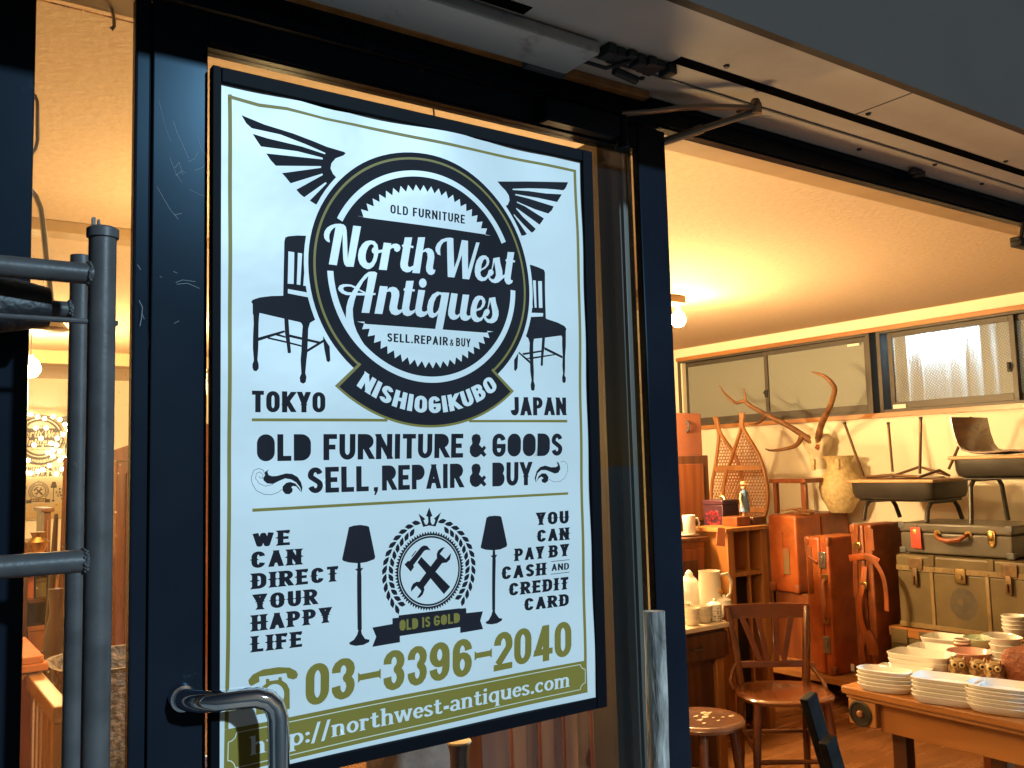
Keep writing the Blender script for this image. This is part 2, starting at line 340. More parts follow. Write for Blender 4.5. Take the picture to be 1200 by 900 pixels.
# ---- letters as skeleton lines in a unit box
def E(cx, cy, rx, ry, a0, a1, n=8): return [(cx + rx * math.cos(rad(a0 + (a1 - a0) * k / n)), cy + ry * math.sin(rad(a0 + (a1 - a0) * k / n))) for k in range(n + 1)]
CAPS = {
 'A': (0.62, [[(0, 0), (.5, 1), (1, 0)], [(.2, .28), (.8, .28)]]),
 'B': (0.58, [[(0, 0), (0, 1)], [(0, 1), (.5, 1)] + E(.5, .77, .45, .23, 90, -90) + [(0, .54)], [(0, .54), (.55, .54)] + E(.55, .27, .45, .27, 90, -90) + [(0, 0)]]),
 'C': (0.56, [E(.5, .72, .5, .28, 5, 180) + E(.5, .28, .5, .28, 180, 355)]),
 'D': (0.60, [[(0, 0), (0, 1)], [(0, 1), (.4, 1)] + E(.4, .68, .6, .32, 90, 0) + E(.4, .32, .6, .32, 0, -90) + [(0, 0)]]),
 'E': (0.50, [[(0, 0), (0, 1)], [(0, 1), (1, 1)], [(0, .5), (.8, .5)], [(0, 0), (1, 0)]]),
 'F': (0.48, [[(0, 0), (0, 1)], [(0, 1), (1, 1)], [(0, .5), (.8, .5)]]),
 'G': (0.58, [E(.5, .72, .5, .28, 10, 180) + E(.5, .28, .5, .28, 180, 360) + [(1, .45)], [(1, .45), (.55, .45)]]),
 'H': (0.60, [[(0, 0), (0, 1)], [(1, 0), (1, 1)], [(0, .5), (1, .5)]]),
 'I': (0.24, [[(.5, 0), (.5, 1)]]),
 'J': (0.46, [[(1, 1), (1, .3)] + E(.5, .3, .5, .3, 0, -170)]),
 'K': (0.60, [[(0, 0), (0, 1)], [(1, 1), (.1, .42)], [(.3, .55), (1, 0)]]),
 'L': (0.48, [[(0, 0), (0, 1)], [(0, 0), (1, 0)]]),
 'N': (0.62, [[(0, 0), (0, 1)], [(0, 1), (1, 0)], [(1, 0), (1, 1)]]),
 'O': (0.60, [E(.5, .7, .5, .3, 0, 180, 12) + E(.5, .3, .5, .3, 180, 360, 12) + [(1, .7), (.99, .75)]]),
 'P': (0.56, [[(0, 0), (0, 1)], [(0, 1), (.5, 1)] + E(.5, .73, .5, .27, 90, -90) + [(0, .46)]]),
 'R': (0.60, [[(0, 0), (0, 1)], [(0, 1), (.5, 1)] + E(.5, .75, .48, .25, 90, -90) + [(0, .5)], [(.45, .5), (1, 0)]]),
 'S': (0.54, [E(.5, .745, .5, .255, 15, 200) + [(.2, .6), (.8, .42)] + E(.5, .255, .5, .255, 20, -165)]),
 'T': (0.52, [[(.5, 0), (.5, 1)], [(0, 1), (1, 1)]]),
 'U': (0.58, [[(0, 1), (0, .3)] + E(.5, .3, .5, .3, 180, 360) + [(1, 1)]]),
 'W': (0.86, [[(0, 1), (.26, 0), (.5, .9), (.74, 0), (1, 1)]]),
 'Y': (0.58, [[(0, 1), (.5, .42)], [(1, 1), (.5, .42)], [(.5, 0), (.5, .42)]]),
 '&': (0.66, [[(1, 0), (.22, .68)] + E(.45, .8, .25, .2, 200, 0, 8) + [(.15, .38)] + E(.4, .22, .4, .22, 150, 330, 8) + [(1, .5)]]),
 '.': (0.2, [[(.5, 0), (.5, .02)]]),
 '0': (0.58, [E(.5, .7, .5, .3, 0, 180, 12) + E(.5, .3, .5, .3, 180, 360, 12) + [(1, .7), (.99, .75)]]),
 '2': (0.58, [E(.5, .72, .5, .28, 185, 0) + [(.98, .6), (.05, .1)], [(0, 0), (1, 0)]]),
 '3': (0.58, [E(.5, .75, .5, .25, 190, -60) + [(.55, .52)], [(.55, .52)] + E(.5, .27, .5, .27, 60, -190)]),
 '4': (0.62, [[(.72, 0), (.72, 1)], [(.62, 1), (0, .22)], [(0, .22), (1, .22)]]),
 '6': (0.58, [E(.5, .72, .5, .28, 0, 180) + [(0, .3)] + E(.5, .3, .5, .3, 180, 360) + E(.5, .3, .5, .28, 0, 180)]),
 '9': (0.58, [E(.5, .28, .5, .28, 180, 360) + [(1, .7)] + E(.5, .7, .5, .3, 0, 180) + E(.5, .7, .5, .28, 180, 360)]),
}
FILLED = {'O': 0, 'D': 1, 'P': 1, 'R': 1, 'B': (1, 2)}
SPIKY = set('ABCDEFGHIJKLNOPRSTUY')
def glyph_polys(ch, adv, sx, sy, style, out):
    """out(list of points, is_hole) receives polygons in row units (x in cap heights, y 0..1)"""
    _, strokes = CAPS[ch]
    f = lambda p: (sx / 2 + p[0] * (adv - sx), sy / 2 + p[1] * (1 - sy))
    for i, st in enumerate(strokes):
        P = [f(p) for p in st]
        if ch in 'UJ' and len(st) > 3:       # upright ends run right to the cap line
            P[0] = (P[0][0], 1.0)
            if ch == 'U': P[-1] = (P[-1][0], 1.0)
        # mitre-less strokes with square ends: quads plus round joints
        for a, b in zip(P, P[1:]):
            dx, dy = b[0] - a[0], b[1] - a[1]; L = math.hypot(dx, dy)
            if L < 1e-6: continue
            c, s_ = abs(dx) / L, abs(dy) / L
            th = math.hypot(sx * s_, sy * c); nx, ny = -dy / L * th / 2, dx / L * th / 2
            straight = len(st) <= 3
            ex = dx / L * (sx / 2 * c) if straight and s_ < .3 else 0
            ey = dy / L * (sy / 2) if straight and c < .75 else 0
            exx = ey * (dx / dy) if ey and abs(dy) > 1e-6 else ex
            a2 = (a[0] - exx, a[1] - ey); b2 = (b[0] + exx, b[1] + ey)
            if straight and 0.05 < c < .75:      # slanting strokes end flat on the base and cap line
                hx = th / 2 / max(s_, .3)
                out([(a2[0] - hx, a2[1]), (a2[0] + hx, a2[1]), (b2[0] + hx, b2[1]), (b2[0] - hx, b2[1])])
            else:
                out([(a2[0] + nx, a2[1] + ny), (a2[0] - nx, a2[1] - ny), (b2[0] - nx, b2[1] - ny), (b2[0] + nx, b2[1] + ny)])
        if len(P) > 3:
            for p in P[1:-1]: out([(p[0] + sx / 2 * math.cos(k * math.pi / 5), p[1] + sy / 2 * math.sin(k * math.pi / 5)) for k in range(10)])
        if style == 'fill' and ch in FILLED:
            k = FILLED[ch]; k = k if isinstance(k, tuple) else (k,)
            if i in k: out(P)
        if style == 'west' and ch in SPIKY:
            a, b = P[0], P[-1]
            if len(st) == 2 and abs(a[0] - b[0]) < 1e-6:        # upright stem: flared feet and a spur at mid height
                x = a[0]
                for y, sg in ((0, 1), (1, -1)): out([(x - sx * .85, y), (x + sx * .85, y), (x + sx * .45, y + sg * .16), (x - sx * .45, y + sg * .16)])
                out([(x - sx * .95, .52), (x, .40), (x + sx * .95, .52), (x, .64)])
            if ch in 'OCGU':
                for x in ((sx / 2, adv - sx / 2) if ch in 'OU' else (sx / 2,)): out([(x - sx * .8, .5), (x, .38), (x + sx * .8, .5), (x, .62)])
            if ch in 'EFT' and len(st) == 2 and st[0][1] == st[1][1] and st[1][0] > .7:
                x = b[0] + sx * .3; y = a[1]; out([(x, y + sy * .5), (x, y - sy * .9 if y > .6 else y - sy * .5), (x - sx * .9, y - sy * .4), (x - sx * .9, y + sy * .5)])
def row(text, tl, tr, br, bl, col=INK, style='plain', sx=.2, sy=.17, gap=.08, space=.35, squeeze=1.0):
    """sets a line of capitals into the quadrilateral given by photo pixels"""
    TL, TR, BR, BL = (q2(p) for p in (tl, tr, br, bl))
    tot = sum(space if c == ' ' else CAPS[c][0] + gap for c in text) - gap
    def mp(x, y):
        u = x / tot
        return tuple((BL[i] * (1 - u) + BR[i] * u) * (1 - y) + (TL[i] * (1 - u) + TR[i] * u) * y for i in (0, 1))
    x = 0
    for c in text:
        if c == ' ': x += space; continue
        glyph_polys(c, CAPS[c][0], sx, sy, style, lambda P, x=x: add(col, [mp(x + p[0], p[1]) for p in P]))
        x += CAPS[c][0] + gap

# ---- lower-case serif letters (ascender 1, x-height .66)
XH = .66
LOW = {
 'h': (.62, [('s', [(.16, 0), (.16, 1)], 'fh'), ('c', [(.16, .5), (.3, .62), (.42, .6), (.48, .5), (.48, .4)]), ('s', [(.48, 0), (.48, .46)], 'f')]),
 't': (.42, [('s', [(.18, .1), (.18, .86)], ''), ('c', [(.18, .16), (.22, .06), (.32, .05), (.38, .1)]), ('t', [(.02, .61), (.36, .61)])]),
 'p': (.60, [('s', [(.14, -.28), (.14, XH)], 'fh'), ('c', E(.32, .33, .19, .29, 150, -150, 12))]),
 'n': (.62, [('s', [(.14, 0), (.14, XH)], 'fh'), ('c', [(.14, .5), (.28, .62), (.4, .6), (.46, .5), (.46, .4)]), ('s', [(.46, 0), (.46, .46)], 'f')]),
 'o': (.54, [('c', E(.27, .33, .18, .28, 0, 360, 16))]),
 'r': (.46, [('s', [(.14, 0), (.14, XH)], 'fh'), ('c', [(.14, .48), (.26, .6), (.34, .58)]), ('d', (.35, .55, .07))]),
 'w': (.82, [('v', [(.08, XH), (.25, 0)]), ('v', [(.25, 0), (.4, XH)]), ('v', [(.4, XH), (.57, 0)]), ('v', [(.57, 0), (.72, XH)]), ('t', [(0, .63), (.2, .63)]), ('t', [(.3, .63), (.48, .63)]), ('t', [(.62, .63), (.8, .63)])]),
 'e': (.50, [('c', [(.08, .36), (.42, .36)] + E(.26, .34, .17, .28, 5, 320, 14))]),
 's': (.44, [('c', E(.21, .48, .14, .14, 30, 200, 6) + [(.3, .26)] + E(.21, .17, .15, .13, 30, -160, 6))]),
 'a': (.52, [('c', E(.22, .46, .16, .16, 150, 0, 6) + [(.38, .1), (.46, .05)]), ('c', E(.22, .18, .16, .15, 60, 330, 8)), ('s', [(.38, .08), (.38, .46)], '')]),
 'i': (.32, [('s', [(.16, 0), (.16, XH)], 'fh'), ('d', (.16, .86, .09))]),
 'q': (.60, [('s', [(.46, -.28), (.46, XH)], 'f'), ('c', E(.28, .33, .19, .29, 30, 330, 12))]),
 'u': (.62, [('s', [(.14, .2), (.14, XH)], 'h'), ('c', [(.14, .2), (.2, .08), (.3, .05), (.42, .14)]), ('s', [(.48, 0), (.48, XH)], 'fh')]),
 'c': (.48, [('c', E(.26, .33, .18, .28, 50, 310, 12)), ('d', (.37, .5, .06))]),
 'm': (.92, [('s', [(.14, 0), (.14, XH)], 'fh'), ('c', [(.14, .5), (.27, .62), (.37, .6), (.43, .5)]), ('s', [(.43, 0), (.43, .5)], 'f'), ('c', [(.43, .5), (.56, .62), (.67, .6), (.73, .5)]), ('s', [(.73, 0), (.73, .5)], 'f')]),
 ':': (.28, [('d', (.14, .1, .09)), ('d', (.14, .5, .09))]), '.': (.26, [('d', (.13, .09, .09))]),
 '/': (.40, [('v', [(.06, -.1), (.32, 1.02)])]), '-': (.36, [('t', [(.06, .3), (.3, .3)])]),
}
def lowrow(text, bl, br, tl, tr, col, sw=.155):
    BL, BR, TL, TR = (q2(p) for p in (bl, br, tl, tr)); tot = sum(LOW[c][0] for c in text)
    def mp(p, x0):
        u = (x0 + p[0]) / tot; y = p[1]
        return tuple((BL[i] * (1 - u) + BR[i] * u) * (1 - y) + (TL[i] * (1 - u) + TR[i] * u) * y for i in (0, 1))
    x = 0
    for c in text:
        wdt, parts = LOW[c]; P = lambda pts: add(col, [mp(p, x) for p in pts])
        for pt in parts:
            k, pts = pt[0], pt[1]
            if k == 's':
                (xa, ya), (_, yb) = pts; P([(xa - sw / 2, ya), (xa + sw / 2, ya), (xa + sw / 2, yb), (xa - sw / 2, yb)])
                if 'f' in pt[2]: P([(xa - sw * .95, ya), (xa + sw * .95, ya), (xa + sw * .5, ya + .07), (xa - sw * .5, ya + .07)])
                if 'h' in pt[2]: P([(xa - sw * .5, yb), (xa - sw * .95, yb - .03), (xa - sw * .9, yb - .07), (xa - sw * .4, yb - .1)])
            elif k == 'v':
                (xa, ya), (xb, yb) = pts; h = sw * .42; P([(xa - h, ya), (xa + h, ya), (xb + h, yb), (xb - h, yb)])
            elif k == 't':
                (xa, ya), (xb, _) = pts; t = .10 if c == '-' else .05; P([(xa, ya - t), (xb, ya - t), (xb, ya + t), (xa, ya + t)])
            elif k == 'd':
                cx_, cy_, r = pts; P([(cx_ + r * math.cos(j * math.pi / 6), cy_ + r * 1.05 * math.sin(j * math.pi / 6)) for j in range(12)])
            elif k == 'c':
                for a, b in zip(pts, pts[1:]):
                    dx, dy = b[0] - a[0], b[1] - a[1]; L = math.hypot(dx, dy)
                    if L < 1e-6: continue
                    th = sw * (.5 + .45 * abs(dy) / L); nx, ny = -dy / L * th / 2, dx / L * th / 2
                    P([(a[0] + nx, a[1] + ny), (a[0] - nx, a[1] - ny), (b[0] - nx, b[1] - ny), (b[0] + nx, b[1] + ny)])
                for a in pts: P([(a[0] + sw * .33 * math.cos(j * math.pi / 4), a[1] + sw * .33 * math.sin(j * math.pi / 4)) for j in range(8)])
        x += wdt

# ---- sheet and border
SHEET = [q2(p) for p in ((255.5, 97.5), (679.8, 192), (691, 816.5))]
sx0, sx1 = 0.432, 1.1735; sz0, sz1 = 1.0165, 2.0965
add(PAPER, [(sx0, sz0), (sx1 - .006, sz0), (sx1 + .006, sz1), (sx0, sz1)])
def polyband(col, up, dn): addpx(col, up + dn[::-1])
topb = [(264.3, 113.5), (301, 124), (332.7, 128.2), (353.7, 133.6), (377, 139.6), (412, 146.2), (450, 154.5), (480, 161.5), (533, 173.3), (587, 184), (629, 192), (671, 201)]
polyband(GOLD, topb, [(x, y + 4.3 - 1.2 * (x - 264) / 400) for x, y in topb])
lb = [(264.3, 113.5), (264.2, 250), (263.9, 400), (263.0, 560), (261.6, 720), (259.2, 852)]
polyband(GOLD, lb, [(x + 4.6, y) for x, y in lb])
rb = [(671, 201), (673.4, 270), (675.4, 350), (676.6, 480), (678.6, 600), (680.4, 700), (681.4, 776)]
polyband(GOLD, rb, [(x - 3.1, y) for x, y in rb])
addpx(GOLD, [(259.2, 852.5), (681.2, 772.3), (682.7, 809.6), (258, 905)])
nl = [(273.3, 855.7), (271.5, 861.5), (268, 865), (263.5, 867), (262.8, 888), (266.5, 888.6), (269.8, 891.5), (271.5, 896.4)]
nr = [(674.6, 806.4), (675.2, 802.8), (677.3, 800), (680, 798.2), (679.7, 782.9), (677.2, 782), (675.2, 780.2), (674.2, 777.2)]
strokepx(PALE, nl + nr + [nl[0]], 1.1)
# ---- wings and chairs
addpx(INK, [(279.9, 137.8), (307, 149), (340, 159.4), (365, 168.8), (379.3, 174.6), (399.8, 180.4), (401.7, 182), (399.2, 184.5), (389.8, 188), (385, 193.8), (384, 199.7), (387, 206), (392, 211.2), (384.4, 221.6), (375.6, 234), (371.1, 242.2), (366, 240.5), (360.3, 236.8), (379.7, 217), (378.6, 215.4), (353.7, 233), (349, 229.5), (344.4, 224.3), (375.2, 207.2), (374.4, 205.6), (337.5, 217), (332.5, 211), (327.4, 205.3), (373, 199), (372.8, 197.1), (320, 196.8), (314, 190.5), (308.7, 182.6), (374.9, 189.4), (374.5, 187.3), (345, 180), (302.5, 174.5), (298, 168), (292.8, 159.7), (310, 165), (350, 174.5), (377.5, 183.3), (377.8, 181.8), (355, 172), (325, 160.5), (291.8, 153.2), (285.5, 147.5)])
addpx(INK, [(88, 158), (470, 152), (972, 162), (940, 235), (912, 262), (800, 250), (690, 242), (480, 237), (282, 245), (280, 260), (480, 272), (700, 302), (893, 312), (833, 408), (600, 357), (312, 310), (312, 324), (480, 365), (790, 462), (765, 510), (720, 552), (560, 500), (332, 404), (330, 417), (430, 462), (665, 612), (640, 650), (610, 690), (500, 610), (322, 482), (320, 494), (400, 590), (562, 742), (540, 770), (512, 790), (420, 700), (290, 560), (288, 574), (350, 660), (452, 808), (415, 825), (372, 825), (300, 660), (170, 470), (215, 445), (238, 390), (230, 330), (190, 270), (130, 210)], (570, 200), 10.59)
addpx(INK, [(329, 349), (329.5, 315), (330.3, 285), (331.5, 280), (335, 278.5), (346, 277.5), (364, 278), (368, 354)])
for pl in ([(150, 312), (220, 322), (212, 692), (142, 688)], [(262, 328), (312, 335), (290, 703), (248, 697)], [(352, 340), (410, 345), (400, 720), (325, 710)], [(145, 750), (400, 795), (430, 855), (145, 800)]):
    addpx(PAPER, pl, (320, 265), 10)
for pl in ([(85, 115), (100, 95), (160, 75), (260, 62), (380, 58), (610, 80), (660, 262), (605, 295), (590, 345), (545, 340), (535, 305), (520, 290), (160, 210), (155, 240), (110, 245), (100, 215), (98, 130)],
           [(105, 215), (158, 215), (152, 300), (150, 440), (148, 520), (140, 620), (150, 660), (150, 695), (130, 720), (105, 715), (95, 690), (95, 660), (108, 625), (100, 520), (102, 420), (108, 300)],
           [(540, 330), (590, 330), (588, 400), (580, 560), (572, 620), (560, 735), (570, 770), (562, 815), (540, 828), (515, 815), (510, 775), (525, 740), (520, 620), (528, 540), (535, 400)],
           [(378, 240), (415, 250), (425, 400), (437, 555), (425, 562), (408, 558), (398, 470), (385, 380)],
           [(718, 380), (735, 420), (775, 490), (780, 625), (765, 640), (748, 630), (730, 530), (720, 450)],
           [(150, 425), (380, 360), (385, 378), (150, 455)], [(420, 395), (700, 460), (690, 480), (425, 420)], [(235, 420), (395, 455), (530, 490), (530, 505), (390, 470), (230, 435)], [(300, 385), (390, 412), (390, 428), (290, 402)], [(575, 530), (730, 435), (730, 460), (580, 552)]):
    addpx(INK, pl, (280, 340), 7.5)
addpx(INK, [(195, 100), (260, 110), (330, 135), (385, 160), (395, 190), (393, 400), (395, 695), (190, 695)], (590, 300), 9)
for pl in ([(200, 270), (245, 270), (260, 560), (200, 560)], [(268, 270), (298, 272), (300, 558), (280, 558)], [(322, 278), (362, 278), (362, 560), (325, 560)], [(190, 610), (368, 615), (365, 650), (190, 658)]):
    addpx(PAPER, pl, (590, 300), 9)
for pl in ([(205, 30), (390, 20), (400, 45), (520, 85), (590, 120), (612, 150), (605, 170), (605, 250), (570, 245), (555, 220), (370, 245), (270, 255), (262, 300), (225, 300), (210, 250), (165, 210)],
           [(225, 290), (262, 290), (262, 400), (265, 500), (270, 600), (268, 700), (280, 740), (275, 790), (258, 800), (240, 790), (235, 740), (245, 690), (232, 590), (228, 470), (222, 380)],
           [(565, 235), (605, 240), (605, 330), (598, 440), (600, 560), (595, 640), (608, 660), (608, 700), (590, 720), (572, 705), (568, 660), (578, 620), (570, 540), (572, 430), (565, 320)],
           [(355, 235), (385, 235), (378, 350), (365, 470), (365, 530), (352, 542), (340, 530), (345, 400)], [(65, 430), (100, 370), (108, 400), (100, 560), (82, 592), (65, 580)],
           [(105, 375), (120, 395), (225, 480), (235, 520), (180, 470), (110, 405)], [(150, 405), (350, 375), (352, 392), (160, 425)], [(190, 455), (480, 415), (520, 420), (260, 465), (230, 470)], [(378, 340), (570, 435), (570, 460), (380, 370)]):
    addpx(INK, pl, (590, 370), 9)
# ---- the round badge
C0 = (0.8077, 1.8169)
disc(PAPER, C0, 0.2345); disc(INK, C0, 0.2268)
NA0, NA1 = -130.5, -49.4
arcband(GOLD, C0, 0.2135, 0.2178, NA1 - 1, 360 + NA0 + 1, 120)
def pol(r, a): return (C0[0] + r * math.cos(rad(a)), C0[1] + r * math.sin(rad(a)))
arcO = [pol(0.2735, NA0 - 1.2 + (NA1 - NA0 + 2.4) * k / 40) for k in range(41)]
add(GOLD, [pol(0.212, NA0 + .6)] + arcO + [pol(0.212, NA1 - .6)] + [pol(0.214, NA1 - .6 + (NA0 - NA1 + 1.2) * k / 30) for k in range(1, 30)])
arcI = [pol(0.2692, NA0 + .2 + (NA1 - NA0 - .4) * k / 40) for k in range(41)]
add(INK, [pol(0.2, NA0 + 1.7)] + [pol(0.212, NA0 + 1.9)] + arcI + [pol(0.212, NA1 - 1.9), pol(0.2, NA1 - 1.7)])
arcband(PAPER, C0, 0.1822, 0.1932, 26, 154, 60); arcband(PAPER, C0, 0.1822, 0.1932, 182.7, 357.3, 80)
def saw(a0, a1, n):
    P = []
    for k in range(n):
        P.append(pol(0.1672, a0 + (a1 - a0) * (k + (0.0 if k == 0 else .0)) / n)); P.append(pol(0.1553, a0 + (a1 - a0) * (k + .5) / n))
    P.append(pol(0.1672, a1)); return P
add(PAPER, saw(146.0, 33.5, 21) + [pol(0.1562, 36.4), pol(0.151, 142.4)])
add(PAPER, saw(213.5, 326.5, 21) + [pol(0.1535, 321.5), pol(0.1545, 218.2)])
def script(o, s, polys, holes=()):
    for p in polys: addpx(PAPER, p, o, s)
    for p in holes: addpx(INK, p, o, s)
script((370, 255), 15, [
  [(205, 460), (150, 435), (112, 385), (104, 320), (120, 255), (165, 195), (230, 155), (310, 132), (390, 130), (450, 145), (485, 180), (500, 250), (430, 300), (310, 190), (270, 210), (225, 260), (200, 320), (195, 380), (205, 430)],
  [(310, 185), (425, 150), (430, 300), (325, 860), (185, 842)],
  [(430, 290), (500, 240), (508, 400), (512, 600), (515, 745), (615, 885), (490, 882), (455, 840), (438, 760), (432, 600)],
  [(615, 165), (750, 180), (615, 887), (500, 884), (515, 745)],
  [(905, 425), (980, 440), (1030, 500), (1045, 590), (1040, 680), (1010, 790), (960, 880), (900, 925), (850, 932), (780, 900), (725, 840), (697, 760), (695, 680), (715, 580), (770, 490), (830, 440)],
  [(1035, 600), (1130, 583), (1120, 632), (1035, 655)]],
  [[(930, 490), (965, 510), (970, 540), (940, 570), (930, 610), (945, 645), (970, 660), (960, 730), (930, 800), (890, 828), (850, 815), (825, 760), (825, 690), (840, 610), (875, 530), (905, 498)]])
script((430, 265), 15, [
  [(240, 315), (370, 330), (285, 800), (150, 790)], [(355, 375), (400, 340), (460, 335), (510, 360), (527, 410), (510, 460), (465, 482), (425, 460), (415, 415), (385, 410), (345, 440)],
  [(600, 228), (728, 228), (650, 690), (655, 735), (690, 750), (745, 720), (735, 790), (680, 835), (620, 840), (560, 810), (525, 750), (520, 690)], [(548, 365), (580, 345), (750, 380), (745, 418), (690, 405), (560, 395)],
  [(830, 228), (950, 228), (855, 858), (725, 850)], [(905, 465), (960, 425), (1010, 415), (1070, 440), (1105, 500), (1112, 580), (1085, 750), (1090, 790), (1130, 800), (1110, 860), (1060, 888), (1010, 875), (970, 820), (965, 750), (995, 580), (990, 510), (960, 475), (905, 495)]])
script((490, 275), 15, [
  [(320, 395), (270, 375), (235, 320), (230, 260), (260, 190), (330, 120), (410, 92), (480, 85), (540, 95), (535, 150), (430, 145), (370, 165), (330, 220), (312, 290), (315, 360)],
  [(430, 100), (540, 95), (560, 600), (560, 780), (445, 770)], [(690, 125), (730, 130), (700, 370), (560, 780), (535, 700), (560, 610), (620, 450)], [(690, 125), (800, 140), (805, 640), (820, 812), (705, 800), (695, 370)], [(945, 165), (1005, 170), (825, 810), (780, 760), (805, 650)]])
script((540, 285), 15, [
  [(310, 240), (370, 245), (420, 290), (432, 350), (415, 410), (360, 470), (290, 505), (270, 540), (285, 600), (325, 630), (365, 615), (400, 570), (420, 500), (470, 480), (480, 560), (430, 600), (400, 640), (360, 680), (290, 693), (230, 665), (185, 600), (172, 520), (180, 430), (210, 330), (260, 265)],
  [(500, 290), (612, 270), (625, 370), (660, 500), (665, 600), (640, 670), (590, 712), (530, 725), (470, 708), (425, 660), (405, 600), (410, 540), (440, 490), (470, 480), (490, 390)],
  [(650, 600), (720, 560), (710, 610), (640, 670)], [(755, 180), (870, 185), (805, 640), (815, 670), (845, 680), (830, 720), (775, 750), (730, 735), (700, 680), (697, 620)], [(712, 325), (735, 300), (888, 330), (878, 362), (730, 348)]],
  [[(355, 300), (380, 320), (385, 370), (365, 420), (330, 455), (285, 475), (295, 400), (325, 325)], [(520, 350), (545, 520), (548, 590), (520, 650), (490, 660), (450, 640), (440, 605), (470, 595), (505, 560), (505, 520), (485, 495)]])
script((390, 310), 15, [
  [(620, 148), (570, 155), (500, 210), (420, 310), (340, 420), (270, 530), (220, 640), (190, 760), (182, 900), (190, 1000), (250, 1140), (340, 1290), (440, 1430), (540, 1480), (450, 1340), (370, 1190), (325, 1060), (305, 930), (300, 800), (330, 650), (370, 530), (420, 430), (480, 320), (570, 222)],
  [(570, 215), (620, 148), (680, 150), (720, 175), (640, 570), (585, 872), (452, 865), (510, 560), (540, 420)],
  [(45, 440), (70, 390), (130, 368), (200, 366), (270, 375), (345, 408), (330, 440), (270, 410), (210, 405), (150, 415), (130, 440), (150, 480), (210, 508), (280, 510), (270, 560), (180, 555), (110, 525), (60, 480)],
  [(270, 512), (360, 520), (690, 525), (690, 555), (650, 560), (510, 565), (270, 560)], [(400, 450), (520, 510), (500, 530), (380, 465)]])
script((440, 315), 15, [
  [(15, 325), (150, 338), (60, 815), (-75, 807)],
  [(130, 405), (180, 355), (240, 342), (300, 360), (345, 420), (350, 490), (312, 700), (325, 740), (360, 748), (400, 728), (390, 790), (330, 830), (280, 838), (215, 810), (180, 740), (180, 680), (215, 500), (210, 440), (180, 420), (125, 435)],
  [(470, 240), (600, 238), (520, 710), (530, 755), (565, 765), (632, 732), (615, 790), (550, 840), (490, 855), (430, 830), (395, 770), (400, 690)], [(420, 395), (435, 365), (620, 390), (612, 425), (430, 410)],
  [(680, 395), (797, 405), (740, 720), (750, 770), (790, 780), (845, 752), (835, 820), (780, 860), (720, 873), (660, 845), (630, 790), (628, 710)],
  [(757 + 66 * math.cos(k * math.pi / 10), 278 + 80 * math.sin(k * math.pi / 10)) for k in range(20)],
  [(1010, 428), (1080, 440), (1100, 470), (1090, 600), (1050, 770), (1000, 850), (935, 885), (880, 870), (840, 800), (835, 690), (860, 580), (920, 480)]],
  [[(1055, 475), (1085, 500), (1082, 560), (1055, 680), (1020, 760), (970, 808), (940, 790), (935, 720), (955, 610), (995, 520)]])
script((500, 325), 15, [
  [(190, 290), (320, 297), (205, 970), (75, 965)],
  [(355, 300), (468, 315), (420, 630), (430, 675), (460, 688), (510, 655), (500, 715), (450, 755), (395, 770), (340, 745), (303, 680), (303, 610)], [(557, 325), (672, 332), (620, 650), (635, 690), (665, 700), (715, 675), (695, 740), (640, 780), (585, 785), (530, 755), (508, 690), (512, 620)],
  [(830, 345), (900, 352), (945, 400), (958, 460), (935, 530), (880, 590), (800, 615), (790, 650), (810, 710), (855, 738), (900, 710), (925, 640), (960, 590), (1000, 590), (985, 650), (935, 720), (890, 780), (820, 808), (760, 795), (715, 740), (693, 660), (700, 560), (735, 440), (780, 370)],
  [(1025, 385), (1130, 370), (1145, 470), (1185, 610), (1185, 690), (1160, 770), (1110, 815), (1060, 828), (990, 815), (940, 760), (920, 690), (930, 620), (965, 580), (990, 580), (1005, 500)]],
  [[(875, 405), (900, 430), (900, 490), (870, 550), (800, 585), (808, 520), (840, 440)], [(1042, 440), (1075, 600), (1080, 680), (1060, 740), (1020, 762), (985, 745), (960, 710), (1000, 690), (1030, 640), (1025, 600), (1005, 575)]])
def slant(x0, x1, xa, xb, ya, yb): return [ya + (x - xa) * (yb - ya) / (xb - xa) for x in (x0, x1)]
def rowl(text, x0, x1, top, bot, **k):
    """top / bot: (xa, ya, xb, yb) of the cap and base line"""
    t0, t1 = slant(x0, x1, top[0], top[2], top[1], top[3]); b0, b1 = slant(x0, x1, bot[0], bot[2], bot[1], bot[3])
    row(text, (x0, t0), (x1, t1), (x1, b1), (x0, b0), **k)
t_, b_ = (453.5, 241.8, 539, 254.6), (453.5, 252, 539, 264.7)
rowl('OLD', 453.5, 473.5, t_, b_, sx=.19, sy=.16, gap=.17); rowl('FURNITURE', 479, 539.2, t_, b_, sx=.19, sy=.16, gap=.15)
t_, b_ = (450, 391.4, 546.5, 398), (450, 401.4, 546.5, 407.8)
rowl('SELL.REPAIR', 450, 520.5, t_, b_, sx=.20, sy=.17, gap=.15)
rowl('&', 522.8, 527.2, (450, 393.6, 546.5, 400.2), b_, sx=.17, sy=.13)
rowl('BUY', 530, 546.7, t_, b_, sx=.20, sy=.17, gap=.15)
# letters along the lower ribbon
txt = 'NISHIOGIKUBO'; wid = [CAPS[c][0] * 1.02 for c in txt]; tot = sum(wid) + .085 * (len(txt) - 1); x = 0
for c, wd in zip(txt, wid):
    def put(P, x=x):
        add(PAPER, [pol(0.2478 - p[1] * 0.030, 234.9 + 71.7 * (x + p[0]) / tot) for p in P])
    glyph_polys(c, wd, .235, .2, 'plain', put); x += wd + .085
